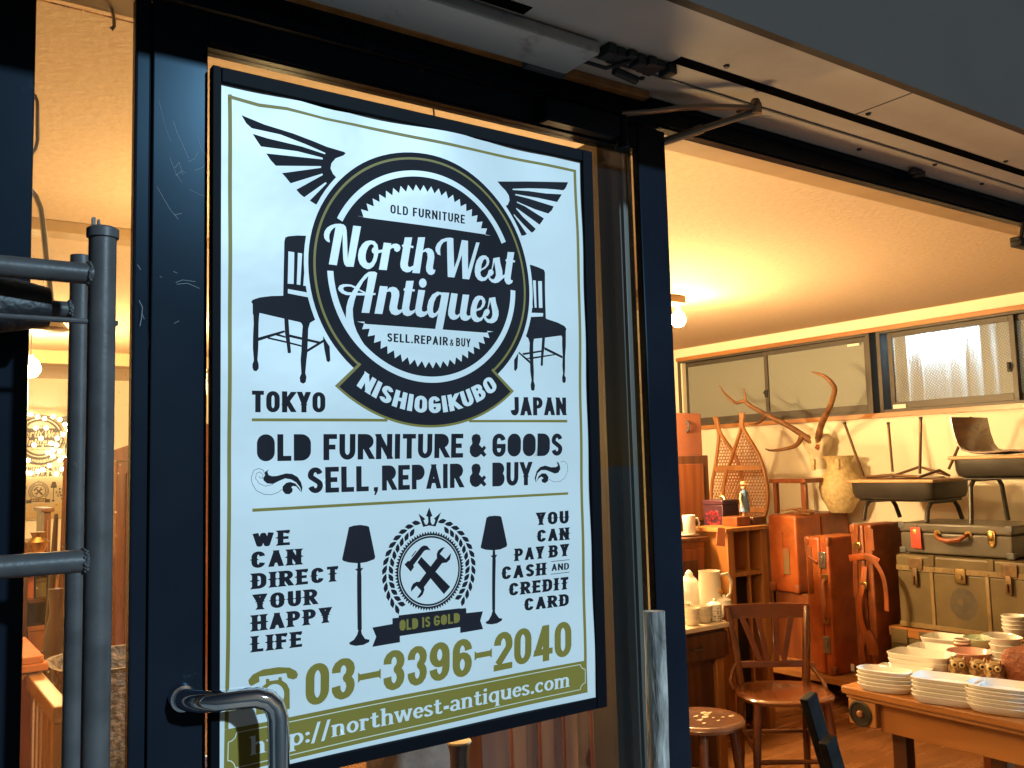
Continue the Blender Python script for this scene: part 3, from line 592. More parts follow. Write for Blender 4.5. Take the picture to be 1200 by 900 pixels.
# ---- words under the badge
rowl('TOKYO', 292, 377.6, (292, 458.5, 377.6, 460.3), (292, 483.7, 377.6, 483.9), sx=.235, sy=.19, gap=.1)
rowl('JAPAN', 592.5, 657.7, (592.5, 466, 657.7, 466.6), (592.5, 487.6, 657.7, 487.1), sx=.235, sy=.19, gap=.09)
addpx(GOLD, [(292, 490.8), (400, 491), (450, 491.4), (450, 494.6), (400, 494.4), (292, 494.2)]); addpx(GOLD, [(545, 492.6), (658.8, 492.6), (658.8, 495.6), (545, 495.4)])
# re-lay the gold rim over the line ends
add(GOLD, arcO + [pol(0.2692, NA1 - .2 - (NA1 - NA0 - .4) * k / 40) for k in range(41)])
t_, b_ = (298, 509.3, 653, 508.4), (298, 541, 653, 534.2)
for wtxt, a, b in (('OLD', 298, 361), ('FURNITURE', 375.5, 538.6), ('GOODS', 571.8, 653)):
    rowl(wtxt, a, b, t_, b_, style='fill', sx=.205, sy=.19, gap=.085)
t_, b_ = (357, 548, 617.3, 541.2), (357, 578.2, 617.3, 568.4)
for wtxt, a, b in (('SELL', 357, 428.5), ('REPAIR', 444.2, 539), ('BUY', 572, 617.3)):
    rowl(wtxt, a, b, t_, b_, style='fill', sx=.205, sy=.19, gap=.085)
addpx(INK, [(434.5, 571), (439.5, 570.6), (439.3, 575), (436.8, 580), (434.9, 580), (436, 576), (434.5, 575.8)])
amp = [(112, 160), (125, 130), (158, 118), (190, 130), (203, 165), (195, 205), (185, 225), (215, 258), (235, 235), (255, 258), (232, 290), (258, 325), (235, 350), (205, 320), (180, 345), (150, 355), (115, 340), (95, 300), (97, 250), (120, 215)]
addpx(INK, amp, (535, 495), 8.571); addpx(INK, amp, (535.2, 529.5), 8.571)
addpx(INK, [(235, 428), (215, 450), (225, 485), (260, 498), (310, 495), (400, 470), (460, 475), (515, 505), (550, 560), (562, 610), (552, 660), (540, 610), (500, 560), (450, 530), (390, 520), (330, 545), (270, 575), (210, 570), (175, 540), (172, 515), (190, 490), (190, 455)], (285, 500), 8.571)
addpx(INK, [(552, 662), (500, 600), (465, 595), (450, 610), (465, 625), (460, 655), (430, 678), (390, 675), (362, 640), (365, 600), (400, 565), (440, 555), (490, 570), (530, 615)], (285, 500), 8.571)
strokepx(INK, [(355, 630), (320, 660), (250, 683), (180, 680), (100, 640), (60, 570), (52, 510), (80, 440), (130, 420), (175, 440), (190, 480)], .55, (285, 500), 8.571)
strokepx(INK, [(270, 580), (190, 597), (130, 570), (95, 520), (105, 470), (140, 455), (170, 480), (165, 520), (140, 515), (130, 495)], .5, (285, 500), 8.571)
addpx(INK, [(955, 398), (975, 405), (990, 440), (995, 470), (975, 505), (940, 515), (900, 500), (850, 480), (800, 480), (765, 510), (750, 560), (748, 605), (735, 560), (755, 490), (790, 450), (840, 435), (900, 452), (950, 450), (970, 435)], (535, 495), 8.571)
addpx(INK, [(748, 605), (775, 540), (810, 512), (850, 515), (875, 550), (870, 590), (840, 610), (810, 600), (805, 575), (825, 560), (800, 545), (770, 570)], (535, 495), 8.571)
strokepx(INK, [(880, 570), (930, 598), (990, 595), (1040, 560), (1070, 490), (1065, 420), (1030, 388), (995, 400)], .5, (535, 495), 8.571)
addpx(GOLD, [(292, 595.9), (410, 589.5), (660.5, 576.8), (660.5, 579.6), (410, 592.9), (292, 599.6)])
# ---- left and right columns
for wtxt, a, b, tp, bt in (('WE', 292, 335.5, (292, 623.3, 335.5, 620.3), (292, 640.6, 335.5, 638)), ('CAN', 291, 349, (291, 646, 349, 642.2), (291, 665.2, 349, 660.7)), ('DIRECT', 291.5, 392.4, (291.5, 671.3, 392.4, 662.4), (291.5, 689.5, 392.4, 680.2)),
                           ('YOUR', 292.5, 368, (292.5, 695.7, 368, 688.8), (292.5, 713.6, 368, 706.9)), ('HAPPY', 291, 384.4, (291, 719.7, 384.4, 710), (291, 738.4, 384.4, 727.7)), ('LIFE', 290.7, 349.3, (290.7, 744, 349.3, 738), (290.7, 762.5, 349.3, 756)),
                           ('YOU', 622.5, 660.8, (622.5, 600.6, 660.8, 598.2), (622.5, 615.1, 660.8, 613)), ('CAN', 623.8, 661, (623.8, 620.8, 661, 617.6), (623.8, 634.9, 661, 632)), ('PAY', 597.8, 631.8, (597.8, 642.5, 631.8, 639.3), (597.8, 657, 631.8, 653.6)),
                           ('BY', 638, 661, (638, 638.8, 661, 636.6), (638, 653.1, 661, 650.6)), ('CASH', 583.3, 634.2, (583.3, 663.5, 634.2, 658.6), (583.3, 678.6, 634.2, 673)), ('CREDIT', 592, 661, (592, 682.8, 661, 675.2), (592, 697.6, 661, 689.6)), ('CARD', 610, 661.5, (610, 700.5, 661.5, 694.9), (610, 715.1, 661.5, 708.6))):
    rowl(wtxt, a, b, tp, bt, style='west', sx=.235, sy=.185, gap=.15)
rowl('AND', 641.3, 661.5, (641.3, 660.3, 661.5, 659), (641.3, 668.5, 661.5, 666.6), sx=.2, sy=.15, gap=.12)
strokepx(INK, [(640.2, 657.5), (662, 655.3)], .8); strokepx(INK, [(640.2, 672.3), (662, 669.8)], .8)
# ---- standard lamps
for (o, s, P) in (((390, 600), 5.29, ([(78, 92), (110, 82), (150, 78), (190, 84), (204, 90), (245, 275), (240, 290), (190, 308), (140, 315), (80, 310), (45, 300), (37, 290)], [(135, 305), (152, 305), (160, 400), (160, 725), (133, 725), (132, 400)], [(118, 350), (172, 343), (158, 362), (135, 365)], [(140, 720), (155, 718), (160, 750), (180, 780), (208, 785), (205, 800), (170, 817), (120, 823), (85, 815), (80, 803), (110, 785), (130, 755)])),
                  ((550, 595), 6.208, ([(92, 72), (110, 60), (150, 56), (185, 58), (198, 65), (240, 265), (235, 280), (190, 300), (140, 306), (85, 302), (52, 290), (52, 278)], [(138, 295), (152, 295), (160, 380), (158, 738), (137, 740), (135, 380)], [(122, 345), (170, 338), (158, 360), (138, 362)], [(142, 735), (155, 735), (160, 760), (185, 795), (210, 800), (205, 815), (170, 835), (130, 842), (95, 838), (88, 825), (110, 812), (130, 775)]))):
    for pl in P: addpx(INK, pl, o, s)
# ---- laurel medallion
M0 = (0.803, 1.2921)
mp_ = lambda r, a: (M0[0] + r * math.cos(rad(a)), M0[1] + r * math.sin(rad(a)))
add(INK, [mp_(.0690 if k % 2 else .0640, k * 360 / 152) for k in range(152)])
disc(PAPER, M0, .0615, 80); disc(INK, M0, .0604, 80); disc(PAPER, M0, .0572, 80)
for sgn in (1, -1):
    for k in range(13):
        a = 90 + sgn * (17 + k * 9.6)
        for rr, tilt, ln in ((.0885, 24, .0185), (.0765, -30, .0165)):
            if k == 0 and tilt < 0: continue
            c = mp_(rr, a); th = rad(a - sgn * (90 - 0) + sgn * (-tilt if True else 0)); dx, dy = math.cos(th), math.sin(th)
            L, Wd = ln / 2, .0042
            add(INK, [(c[0] - dx * L, c[1] - dy * L), (c[0] - dx * L * .3 - dy * Wd, c[1] - dy * L * .3 + dx * Wd), (c[0] + dx * L * .35 - dy * Wd * .8, c[1] + dy * L * .35 + dx * Wd * .8), (c[0] + dx * L, c[1] + dy * L), (c[0] + dx * L * .35 + dy * Wd * .8, c[1] + dy * L * .35 - dx * Wd * .8), (c[0] - dx * L * .3 + dy * Wd, c[1] - dy * L * .3 - dx * Wd)])
addpx(INK, [(243, 105), (300, 150), (312, 165), (295, 175), (310, 215), (330, 222), (345, 195), (342, 140), (322, 130), (355, 40), (388, 130), (368, 140), (370, 195), (385, 222), (405, 215), (418, 170), (402, 160), (478, 90), (420, 240), (355, 230), (290, 245)], (460, 590), 9)
addpx(INK, [(98, 640), (135, 600), (150, 605), (270, 455), (300, 438), (335, 445), (370, 490), (330, 485), (305, 495), (190, 650), (200, 665), (165, 715)], (460, 590), 9)
addpx(INK, [(215, 495), (222, 500), (178, 558), (170, 552)], (460, 590), 9)
addpx(INK, [(490.3, 652), (523.8, 687), (516.6, 695.6), (486, 658.7)])
addpx(INK, [(615, 185), (700, 250), (430, 615), (355, 545)], (460, 640), 12.86)
addpx(INK, [(740, 10), (690, 20), (640, 60), (620, 110), (622, 190), (660, 240), (700, 250), (770, 240), (815, 195), (832, 100), (820, 110), (755, 190), (665, 110)], (460, 640), 12.86)
addpx(INK, [(240, 680), (240, 620), (270, 560), (320, 530), (370, 530), (430, 590), (440, 650), (415, 720), (370, 765), (325, 775), (390, 680), (385, 655), (320, 590), (250, 670)], (460, 640), 12.86)
for pl in ([(62, 355), (255, 322), (320, 320), (320, 492), (60, 535), (97, 440)], [(252, 270), (320, 262), (320, 330), (252, 325)], [(310, 243), (880, 175), (878, 350), (318, 435)], [(878, 178), (935, 173), (937, 220), (1090, 203), (1065, 290), (1090, 368), (878, 405)]):
    addpx(INK, pl, (425, 690), 8)
t_, b_ = (464.8, 725.9, 534.4, 717.1), (464.8, 738.6, 534.4, 728.4)
for wtxt, a, b in (('OLD', 464.8, 486.3), ('IS', 491, 500.4), ('GOLD', 504.6, 534.5)): rowl(wtxt, a, b, t_, b_, col=GOLD, style='fill', sx=.2, sy=.18, gap=.1)
# ---- telephone number
addpx(GOLD, [(45, 235), (40, 210), (70, 170), (140, 135), (250, 118), (330, 122), (375, 145), (388, 170), (380, 195), (355, 205), (315, 195), (305, 160), (115, 185), (118, 220), (60, 250)], (280, 760), 6)
addpx(GOLD, [(163, 200), (185, 200), (188, 215), (250, 207), (250, 190), (273, 188), (275, 210), (310, 235), (330, 275), (332, 410), (95, 452), (95, 340), (105, 300), (130, 260), (163, 235)], (280, 760), 6)
addpx(PAPER, [(220 + 72 * math.cos(k * math.pi / 16), 318 - 8 * math.cos(k * math.pi / 16) + 82 * math.sin(k * math.pi / 16)) for k in range(32)], (280, 760), 6)
addpx(GOLD, [(218 + 27 * math.cos(k * math.pi / 10), 318 + 32 * math.sin(k * math.pi / 10)) for k in range(20)], (280, 760), 6)
for ch, xl, xr, yt, yb in (('0', 353.8, 381.7, 776.6, 823.7), ('3', 384.6, 412.2, 771, 818), ('3', 445.6, 470.5, 761.8, 807.4), ('3', 473.8, 496.3, 757, 802), ('9', 499.2, 522.5, 752.6, 796.4), ('6', 525.9, 548.4, 748.8, 792),
                           ('2', 574, 595.8, 740.5, 783.6), ('0', 597.7, 617.9, 736.4, 777.1), ('4', 621, 642.4, 733.4, 774), ('0', 644.6, 663.9, 729, 768.7)):
    d = (xr - xl) * .185 / 2; d2 = (xr - xl) * .205 / 2
    row(ch, (xl, yt + d - 1.2), (xr, yt - d - 1.2), (xr, yb - d2), (xl, yb + d2), col=GOLD, sx=.215, sy=.165)
for xl, xr, ym, h in ((415.8, 442.6, 790.4, 3.6), (551.4, 571.6, 765.6, 3.2)):
    d = (xr - xl) * .185 / 2; s = .185
    Q = lambda x, dy: (x, ym + dy - (x - (xl + xr) / 2) * s)
    addpx(GOLD, [Q(xl, -h * 1.75), Q(xl + 2.6, -h), Q(xr - 2.6, -h), Q(xr, -h * 1.75), Q(xr, h * 1.75), Q(xr - 2.6, h), Q(xl + 2.6, h), Q(xl, h * 1.75)])
lowrow('http://northwest-antiques.com', (287.5, 882.4), (663.6, 802.6), (287.5, 860.6), (663.6, 784.6), PAPER)

# ---- planar partition of the drawing: the top-most shape colours each cell, so nothing overlaps
def plan(art, grid):
    vs, fs, es = [], [], []
    for _, P in art:
        b = len(vs); vs += [Vector(p) for p in P]; fs.append(list(range(b, b + len(P))))
    x0, x1, z0, z1, n, m = grid
    for i in range(1, n):
        b = len(vs); x = x0 + (x1 - x0) * i / n; vs += [Vector((x, z0)), Vector((x, z1))]; es.append((b, b + 1))
    for i in range(1, m):
        b = len(vs); z = z0 + (z1 - z0) * i / m; vs += [Vector((x0, z)), Vector((x1, z))]; es.append((b, b + 1))
    ov, _, of, _, _, _ = delaunay_2d_cdt(vs, es, fs, 0, 1e-7)
    N = 64; cells = {}
    ix = lambda x: min(N - 1, max(0, int((x - x0) / (x1 - x0) * N))); iz = lambda z: min(N - 1, max(0, int((z - z0) / (z1 - z0) * N)))
    for k, (_, P) in enumerate(art):
        xs = [p[0] for p in P]; zs = [p[1] for p in P]; bb = (min(xs), max(xs), min(zs), max(zs))
        for i in range(ix(bb[0]), ix(bb[1]) + 1):
            for j in range(iz(bb[2]), iz(bb[3]) + 1): cells.setdefault((i, j), []).append((k, bb))
    def inside(P, x, z):
        wn = 0
        for (ax, az), (bx, bz) in zip(P, P[1:] + P[:1]):
            if (az <= z) != (bz <= z):
                if ax + (z - az) / (bz - az) * (bx - ax) > x: wn += 1 if bz > az else -1
        return wn != 0
    out = []
    for f in of:
        x = sum(ov[i].x for i in f) / len(f); z = sum(ov[i].y for i in f) / len(f)
        for k, bb in reversed(cells.get((ix(x), iz(z)), ())):
            if bb[0] <= x <= bb[1] and bb[2] <= z <= bb[3] and inside(art[k][1], x, z):
                out.append((f, art[k][0])); break
    return ov, out
PLAN_V, PLAN_F = plan(ART, (sx0, sx1 + .006, sz0, sz1, 34, 48))
def wavy(x, z):
    t = max(0.0, (z - 1.9) / 0.2); e = min(1.0, (x - sx0) * 12) * min(1.0, (sx1 - x) * 12)
    return 0.0022 * math.sin(9 * x + 3.1 * z) + 0.0014 * math.sin(17 * x - 7 * z + 1) + 0.0026 * t * t * math.sin(23 * x + 0.6) * e + 0.0008 * math.sin(31 * z + 4 * x)
def art_mesh(name, fn, mats):
    me = bpy.data.meshes.new(name)
    me.from_pydata([fn(v.x, v.y) for v in PLAN_V], [], [f for f, _ in PLAN_F])
    for m in mats: me.materials.append(m)
    for p, (_, c) in zip(me.polygons, PLAN_F): p.material_index = c
    me.shade_smooth(); me.update(); return me
PAPERM = mat("poster paper", (0.64, 0.67, 0.66), 0.40, 0, col2=(0.68, 0.70, 0.69), scale=3, bump=0.12, bscale=7, bdist=0.02, spec=.55)
INKM = mat("dark navy ink", (0.0125, 0.0125, 0.018), 0.6, 0, col2=(0.018, 0.0175, 0.024), scale=5, spec=.06); GOLDM = mat("olive gold ink", (0.215, 0.165, 0.026), 0.5, 0, col2=(0.235, 0.182, 0.03), scale=6, spec=.2)
PALEM = mat("pale line ink", (0.62, 0.62, 0.48), 0.45)

# ================================================================== ground, shell of the shop
ZC = 2.43; XW = 5.6; YB = 8.2; XL = -1.2
b = MB(); b.box(-400, 400, -400, 400, -0.4, -0.13)
struct(b.build("street", mat("asphalt", (0.05, 0.05, 0.052), 0.9, 0, col2=(0.065, 0.065, 0.066), scale=30, bump=0.4, bscale=80), smooth=0))
b = MB(); b.box(-8, 12, -1.9, -0.02, -0.3, -0.004, 0.01); struct(b.build("pavement", mat("pavement concrete", (0.30, 0.30, 0.29), 0.85, 0, col2=(0.38, 0.37, 0.36), scale=12, bump=0.2, bscale=60)))
b = MB(); b.box(XL, XW, -0.02, YB, -0.12, 0.0); struct(b.build("floor", W_FLOOR, smooth=0))
b = MB(); b.box(XL, XW, 0.09, YB, ZC, ZC + 0.1); struct(b.build("ceiling", CEIL, smooth=0))
b = MB(); b.box(XL - 0.15, XW + 0.15, YB, YB + 0.15, -0.1, ZC + 0.1); struct(b.build("back_wall", WALL, smooth=0))
b = MB(); b.box(XL - 0.15, XL, 0.0, YB, -0.1, ZC + 0.1); struct(b.build("wall_left", WALL, smooth=0))
# right wall with a long window opening
wy0, wy1 = 0.75, atX((799, 425), XW).y
zs, zt = 1.765, 2.335
b = MB(); b.box(XW, XW + 0.15, 0.0, YB, -0.1, zs); b.box(XW, XW + 0.15, 0.0, YB, zt, ZC + 0.1); b.box(XW, XW + 0.15, 0.0, wy0, zs, zt); b.box(XW, XW + 0.15, wy1, YB, zs, zt)
struct(b.build("wall_right", WALL, smooth=0))
b = MB(); b.box(XW - 0.03, XW, wy0 - .03, wy1 + .04, zt - 0.012, zt + 0.018); b.box(XW - 0.045, XW, wy0 - .03, wy1 + .04, zs - 0.03, zs); struct(b.build("window_trim", W_MID))
SF = thing("storefront", "dark shop front with pale eaves boards over the open doorway", "shop front", (1.5, 0, 0))
# front: lintel over the doorway, piers left and right
b = MB(); b.box(XL, XW, 0.02, 0.09, 2.2165, ZC + .1); b.build("lintel", mat("lintel board", (0.42, 0.27, 0.14), 0.7, 0, col2=(0.48, 0.32, 0.17), scale=6), SF, smooth=0)
b = MB(); b.box(3.30, XW + .15, -0.02, 0.03, -0.1, 2.2155); b.box(XL - .15, -0.32, 0.0, 0.12, -0.1, 2.2155); b.build_each("wall", DARKGREY, SF, 0)  # right pier is out of view, placed to keep sun off the goods
b = MB(); b.box(-8, 12, -0.34, -0.006, 2.28, 2.30); b.build("soffit", SOFFIT, SF, 0)
b = MB(); b.box(-8, 12, -0.36, -0.34, 2.276, 4.6); b.build("fascia", mat("dark fascia panel", (0.048, 0.034, 0.0265), 0.7, 0, col2=(0.060, 0.043, 0.034), scale=1.6, detail=9, spec=.15), SF, 0)
b = MB(); b.box(-8, 12, -0.34, 9.0, 4.55, 4.65); b.box(-8, -1.4, 0.12, 9.0, -0.3, 4.6); b.box(6.6, 12, 1.9, 9.0, -0.3, 4.6); b.build_each("wall", DARKGREY, SF, 0)
b = MB(); b.box(-8, 12, -0.005, 0.019, 2.217, 2.2795); b.box(-8, 12, -0.012, -0.005, 2.222, 2.232); b.box(-8, 12, -0.012, -0.005, 2.262, 2.274)
b.build("header", BLACKM, SF, 0)
# shutter guide slot, board joints and screws in the soffit
b = MB()
b.box(1.30, 12, -0.190, -0.162, 2.2785, 2.2805); b.box(-8, 0.93, -0.190, -0.162, 2.2785, 2.2805)
b.build_each("shutter_slot", mat("slot shadow", (.004, .004, .004), .9, spec=0), SF, 0)
b = MB(); b.box(-8, 1.36, -.034, -.013, 2.262, 2.2795, .002); b.build("glow_strip", W_MID, SF)  # tan strip whose colour stands in for warm light along the soffit
b = MB(); b.box(1.1, 12, -0.104, -0.098, 2.277, 2.2805); b.box(1.8755, 1.8785, -0.338, -0.19, 2.2785, 2.2805); b.box(3.4, 3.403, -0.338, -0.19, 2.2785, 2.2805)
b.build_each("board_joint", DARKGREY, SF, 0)
b = MB()
for x, y in ((1.41, -.21), (1.90, -.21), (2.55, -.205), (1.30, -.075), (1.62, -.06), (2.1, -.05), (2.7, -.06), (0.9, -.24), (2.4, -.085)): b.lathe((x, y, 2.2755), [(0, 0), (.0055, .0005), (.007, .0045)], 8)
b.build_each("screw", RUBBER, SF)
# roller cover in the soffit above the door, and its loose parts
t = thing("shutter_cover", "pale metal shutter cover under the eaves above the poster door", "shutter cover", (0.8, -.1, 2.24))
b = MB(); b.box(-1.5, 1.115, -0.158, -0.048, 2.252, 2.279, 0.006); b.box(-1.5, 1.06, -.06, -.035, 2.262, 2.279, .002); b.build("cover_plate", mat("pale grey metal", (0.38, 0.38, 0.38), 0.5, 0.1, col2=(0.46, 0.455, 0.45), scale=4, detail=8, wear=((.26, .24, .22), 9, .58, .7)), t)
b = MB(); b.box(1.02, 1.118, -.05, -.03, 2.25, 2.279, .003); b.build("end_cap", DARKGREY, t)
b = MB()
for i in range(7): b.box(1.13 + i * .027, 1.152 + i * .027, -.165 + .004 * (i % 2), -.13 + .01 * (i % 3), 2.256 + .004 * (i % 3), 2.279, .003)
b.tube([(1.12, -.09, 2.268), (1.16, -.12, 2.25), (1.2, -.15, 2.262)], .004, 6); b.tube([(1.2, -.1, 2.262), (1.26, -.1, 2.255)], .009, 8)
b.build_each("latch", RUBBER, t)
for px, m_, lab in (((1046, 215), STEEL, "steel clip on the black header beam right of the door"), ((1075, 199), RUBBER, "small dark clip on the thin rail under the eaves")):
    v = atZ(px, 2.277); b = MB(); b.box(v.x - .035, v.x + .03, v.y - .008, v.y + .008, 2.262, 2.2765, .003); b.box(v.x - .012, v.x + .012, v.y - .012, v.y + .012, 2.258, 2.2615, .002)
    tag(b.build("shutter_clip", m_), lab, "clip")
v = atY((1194, 286), 0.0)
b = MB(); b.box(v.x - .03, v.x + .05, -.02, .015, v.z - .012, v.z + .02, .004); b.box(v.x - .035, v.x - .005, -.026, .012, v.z - .006, v.z + .006, .003); b.tube([(v.x, -.005, v.z), (v.x + .02, -.01, 2.22)], .007, 6)
tag(b.build("header_bracket", RUBBER), "black bracket hanging under the header at the right edge of the picture", "bracket")

# ================================================================== the glazed door
DZ = 2.2135
dr = thing("shop_door", "black framed glass door of the antique shop with a chrome pull handle", "door", (0.309, 0.02, 0.0))
b = MB(); b.box(.334, .418, 0.0, .030, .012, DZ, .002); b.box(.309, .3335, .006, .028, .012, DZ, .004); b.build("stile", BLACKM, dr)
b = MB(); b.box(1.352, 1.436, 0.0, .042, .012, DZ, .003); b.build("stile", BLACKM, dr)
b = MB(); b.box(.4185, 1.3515, .001, .041, 2.163, DZ, .002); b.box(.4185, 1.3515, .004, .038, 2.157, 2.1625, .001); b.build("top_rail", BLACKM, dr)
b = MB(); b.box(.4185, 1.3515, .001, .041, .012, .17, .002); b.build("bottom_rail", BLACKM, dr)
b = MB(); b.box(.4185, 1.3515, .018, .024, .17, 2.157); b.build("glass_pane", GLASS, dr, smooth=0)
hp = [(.383, -.004, 1.142), (.386, -.03, 1.143), (.396, -.052, 1.144), (.415, -.066, 1.144), (.445, -.072, 1.144), (.468, -.075, 1.143), (.484, -.078, 1.137), (.495, -.079, 1.126), (.5005, -.08, 1.11), (.5015, -.08, 1.08), (.5015, -.08, .62), (.4995, -.079, .59), (.48, -.072, .568), (.42, -.06, .565), (.383, -.004, .566)]
b = MB(); b.tube(hp, .0158, 20); h = b.build("handle", CHROME, dr, 60)
b = MB()
for z in (1.142, .566): b.cyl((.383, -.0002, z), (.383, -.011, z), .021, .019, 24)
b.build("rose", CHROME, h)
cl = thing("door_closer", "black door closer with its folding arm on the top of the door", "door closer", (1.2, -.02, 2.16))
b = MB(); b.box(1.075, 1.27, -.036, -.001, 2.158, 2.206, .006); b.build("closer_body", BLACKM, cl)
b = MB(); b.cyl((1.29, -.018, 2.146), (1.29, -.018, 2.212), .013, None, 14); b.cyl((1.29, -.018, 2.14), (1.29, -.018, 2.1455), .017, None, 14); b.build("pinion", BLACKM, cl)
e = Vector((1.575, -.145, 2.247))
b = MB(); b.tube([(1.29, -.018, 2.218), (1.36, -.035, 2.232), (1.43, -.055, 2.248), (1.475, -.085, 2.25), (1.51, -.115, 2.246), e], [.010, .010, .011, .012, .012, .012], 10, flat=.55, up=Vector((0, 0, 1))); b.lathe(e - Vector((0, 0, .014)), [(0, 0), (.013, .001), (.014, .02), (.009, .034), (0, .036)], 12)
ARM = mat("painted arm metal", (0.26, 0.20, 0.14), 0.3, 0.5)
b.build("arm", ARM, cl)
b = MB(); b.tube([e - Vector((0, 0, .008)), (1.495, -.05, 2.213)], .0075, 10); b.cyl((1.50, -.056, 2.2155), (1.488, -.043, 2.2105), .0105, None, 10); b.tube([(1.494, -.05, 2.2125), (1.43, .03, 2.19)], .0095, 10); b.build("arm", ARM, cl)
# inner jamb seen through the glass, and the fixed light on the left
b = MB(); b.box(1.334, 1.50, .125, .20, 0, 2.2155, .002)
for x0, x1, y in ((1.334, 1.346, .117), (1.372, 1.380, .113), (1.410, 1.418, .117), (1.436, 1.446, .119)): b.box(x0, x1, y, .1255, 0, 2.2155, .001)
struct(b.build("inner_jamb", BRAUN))
b = MB(); b.box(-.30, .182, .085, .135, 0, 2.2155, .003); struct(b.build("door_frame", BLACKM))
b = MB(); b.box(.182, .345, .10, .106, .0, 2.2155); o = b.build("side_window", GLASSD, smooth=0); tag(o, "narrow dusty strip of fixed glass left of the door", "window pane")
# pale scratches on the black stile
SCR = mat("scratch", (0.26, 0.28, 0.30), 0.6)
b = MB()
for A, c, wpx in (([(203, 142), (207, 155), (214, 170), (221, 186)], 0, .7), ([(186, 118), (194, 150), (200, 166)], 0, .4), ([(199, 185), (206, 203), (213, 214)], 0, .5), ([(205, 197), (210, 190), (214, 205)], 0, .6), ([(206, 206), (213, 200), (219, 203)], 0, .5), ([(220, 190), (228, 186), (232, 178)], 0, .5), ([(231, 160), (236, 175), (242, 183)], 0, .5), ([(228, 200), (238, 196), (242, 190)], 0, .6), ([(184, 219), (192, 233), (199, 245), (209, 257)], 0, .6), ([(204, 252), (213, 250)], 0, .7), ([(222, 222), (234, 228), (243, 230)], 0, .4),
                  ([(206, 331), (214, 328), (229, 330)], 0, .7), ([(207, 333), (220, 332), (234, 338)], 0, .7), ([(203, 318), (208, 320)], 0, .6), ([(187, 324), (190, 325)], 0, .6), ([(204, 379), (210, 376)], 0, .6), ([(163, 352), (167, 360), (166, 372), (164, 382)], 0, .9), ([(161, 310), (165, 316)], 0, .8), ([(166, 366), (169, 374)], 0, .7)):
    P = [atY(p, -.0008) for p in A]
    for p, q in zip(P, P[1:]):
        d = (q - p).normalized(); n = Vector((-d.z, 0, d.x)) * (wpx * .00035)
        b.face([p - n, p + n, q + n, q - n])
b.build("scratch", SCR, dr, smooth=0)

# ================================================================== poster in its thin black frame
pt = thing("shop_poster", "large printed shop poster with winged badge in a black frame on the glass door", "poster", (0.80, -0.006, 1.0))
me = art_mesh("printed_sheet", lambda x, z: (x - .80, -.0075 - wavy(x, z), z - 1.0 - .007 * max(0, (z - 2.07) / .0265) * (math.exp(-((x - .62) / .07) ** 2) + .6 * math.exp(-((x - .93) / .05) ** 2))), (PAPERM, INKM, GOLDM, PALEM))
o = bpy.data.objects.new("printed_sheet", me); COL.objects.link(o); o.parent = pt; WM[o] = WM[pt]
fx0, fx1, fz0, fz1 = .4195, 1.199, .996, 2.1185
b = MB(); b.box(fx0, sx0 + .0015, -.020, -.001, fz0, fz1, .0015); b.hexa([(sx1 - .008, -.020, fz0), (fx1 - .008, -.020, fz0), (fx1 - .008, -.001, fz0), (sx1 - .008, -.001, fz0), (sx1 + .004, -.020, fz1), (fx1 + .004, -.020, fz1), (fx1 + .004, -.001, fz1), (sx1 + .004, -.001, fz1)], .0015); b.box(sx0 + .002, sx1 - .0085, -.0195, -.001, fz0, sz0 + .0015, .0015); b.box(sx0 + .002, sx1 + .0035, -.0195, -.001, sz1 - .0025, fz1, .0015)
b.box(sx0 + .002, sx1 - .009, -.005, -.001, sz0 + .002, sz1 - .003)
b.build("frame", mat("matt black frame", (0.005, 0.0055, 0.008), 0.5, spec=.03), pt)
b = MB(); v0, v1 = atY((508, 128), -.01), atY((503, 142), -.01); b.tube([v0, (v0 + v1) / 2 + Vector((.004, -.003, 0)), v1], .0016, 6); tag(b.build("black_cable", RUBBER), "short black cable from the door head to the poster frame", "cable")

# ================================================================== pipe racks, weathered post, dark stand outside
def pipe_rack(Y, px_top, r, rungs, label, extra=False):
    v = atY(px_top, Y); x = v.x; zt_ = v.z
    t = thing("pipe_rack", label, "pipe rack", (x - .5, Y, 0), group="pipe racks beside the door")
    b = MB(); b.cyl((x, Y, 0), (x, Y, zt_), r, None, 24); p = b.build("post", PIPE, t)
    b = MB(); b.cyl((x - 1.1, Y, 0), (x - 1.1, Y, zt_), r, None, 24); b.build("post", PIPE, t)
    if extra:
        b = MB(); b.lathe((x, Y, zt_ - .012), [(r + .0005, 0), (r + .003, .001), (r + .003, .013), (r - .001, .016), (0, .0165)], 24)
        b.box(x - .014, x - .010, Y - .004, Y + .004, zt_ + .004, zt_ + .016); b.box(x - .007, x - .004, Y - .004, Y + .004, zt_ + .004, zt_ + .014); b.build("cap", PIPE, p)
    for z, rr in rungs:
        b = MB(); b.cyl((x - 1.1, Y, z), (x - r * .7, Y, z), rr, None, 16)
        if rr > .008:
            wr = random.Random(int(z * 1000))
            for k in range(34):
                a = 2 * math.pi * k / 34; b.sphere((x - r * .93 + .002 * wr.uniform(-1, 1), Y + math.cos(a) * (rr + .0005), z + math.sin(a) * (rr + .0005)), .0021 + .0008 * wr.random(), 6)
        b.build("crossbar", PIPE, t)
    return t
YP = -0.10
pr = pipe_rack(YP, (120.5, 270), .0178, [(atY((60, 317), YP).z, .0145), (atY((50, 661), YP).z, .0150)], "front grey pipe rack with a capped post beside the door", True)
za = atY((60, 374), YP).z
b = MB(); b.cyl((-.85, YP, za), (atY((138, 378), YP).x, YP, za), .0038, None, 10); b.build("tie_rod", PIPE, pr)
YP2 = 0.045
pipe_rack(YP2, (95, 300), .0150, [(atY((50, 361), YP2).z, .0125)], "rear grey pipe rack half hidden behind the front pipe post")
v = atY((57, 358), -.02); rr = random.Random(4)
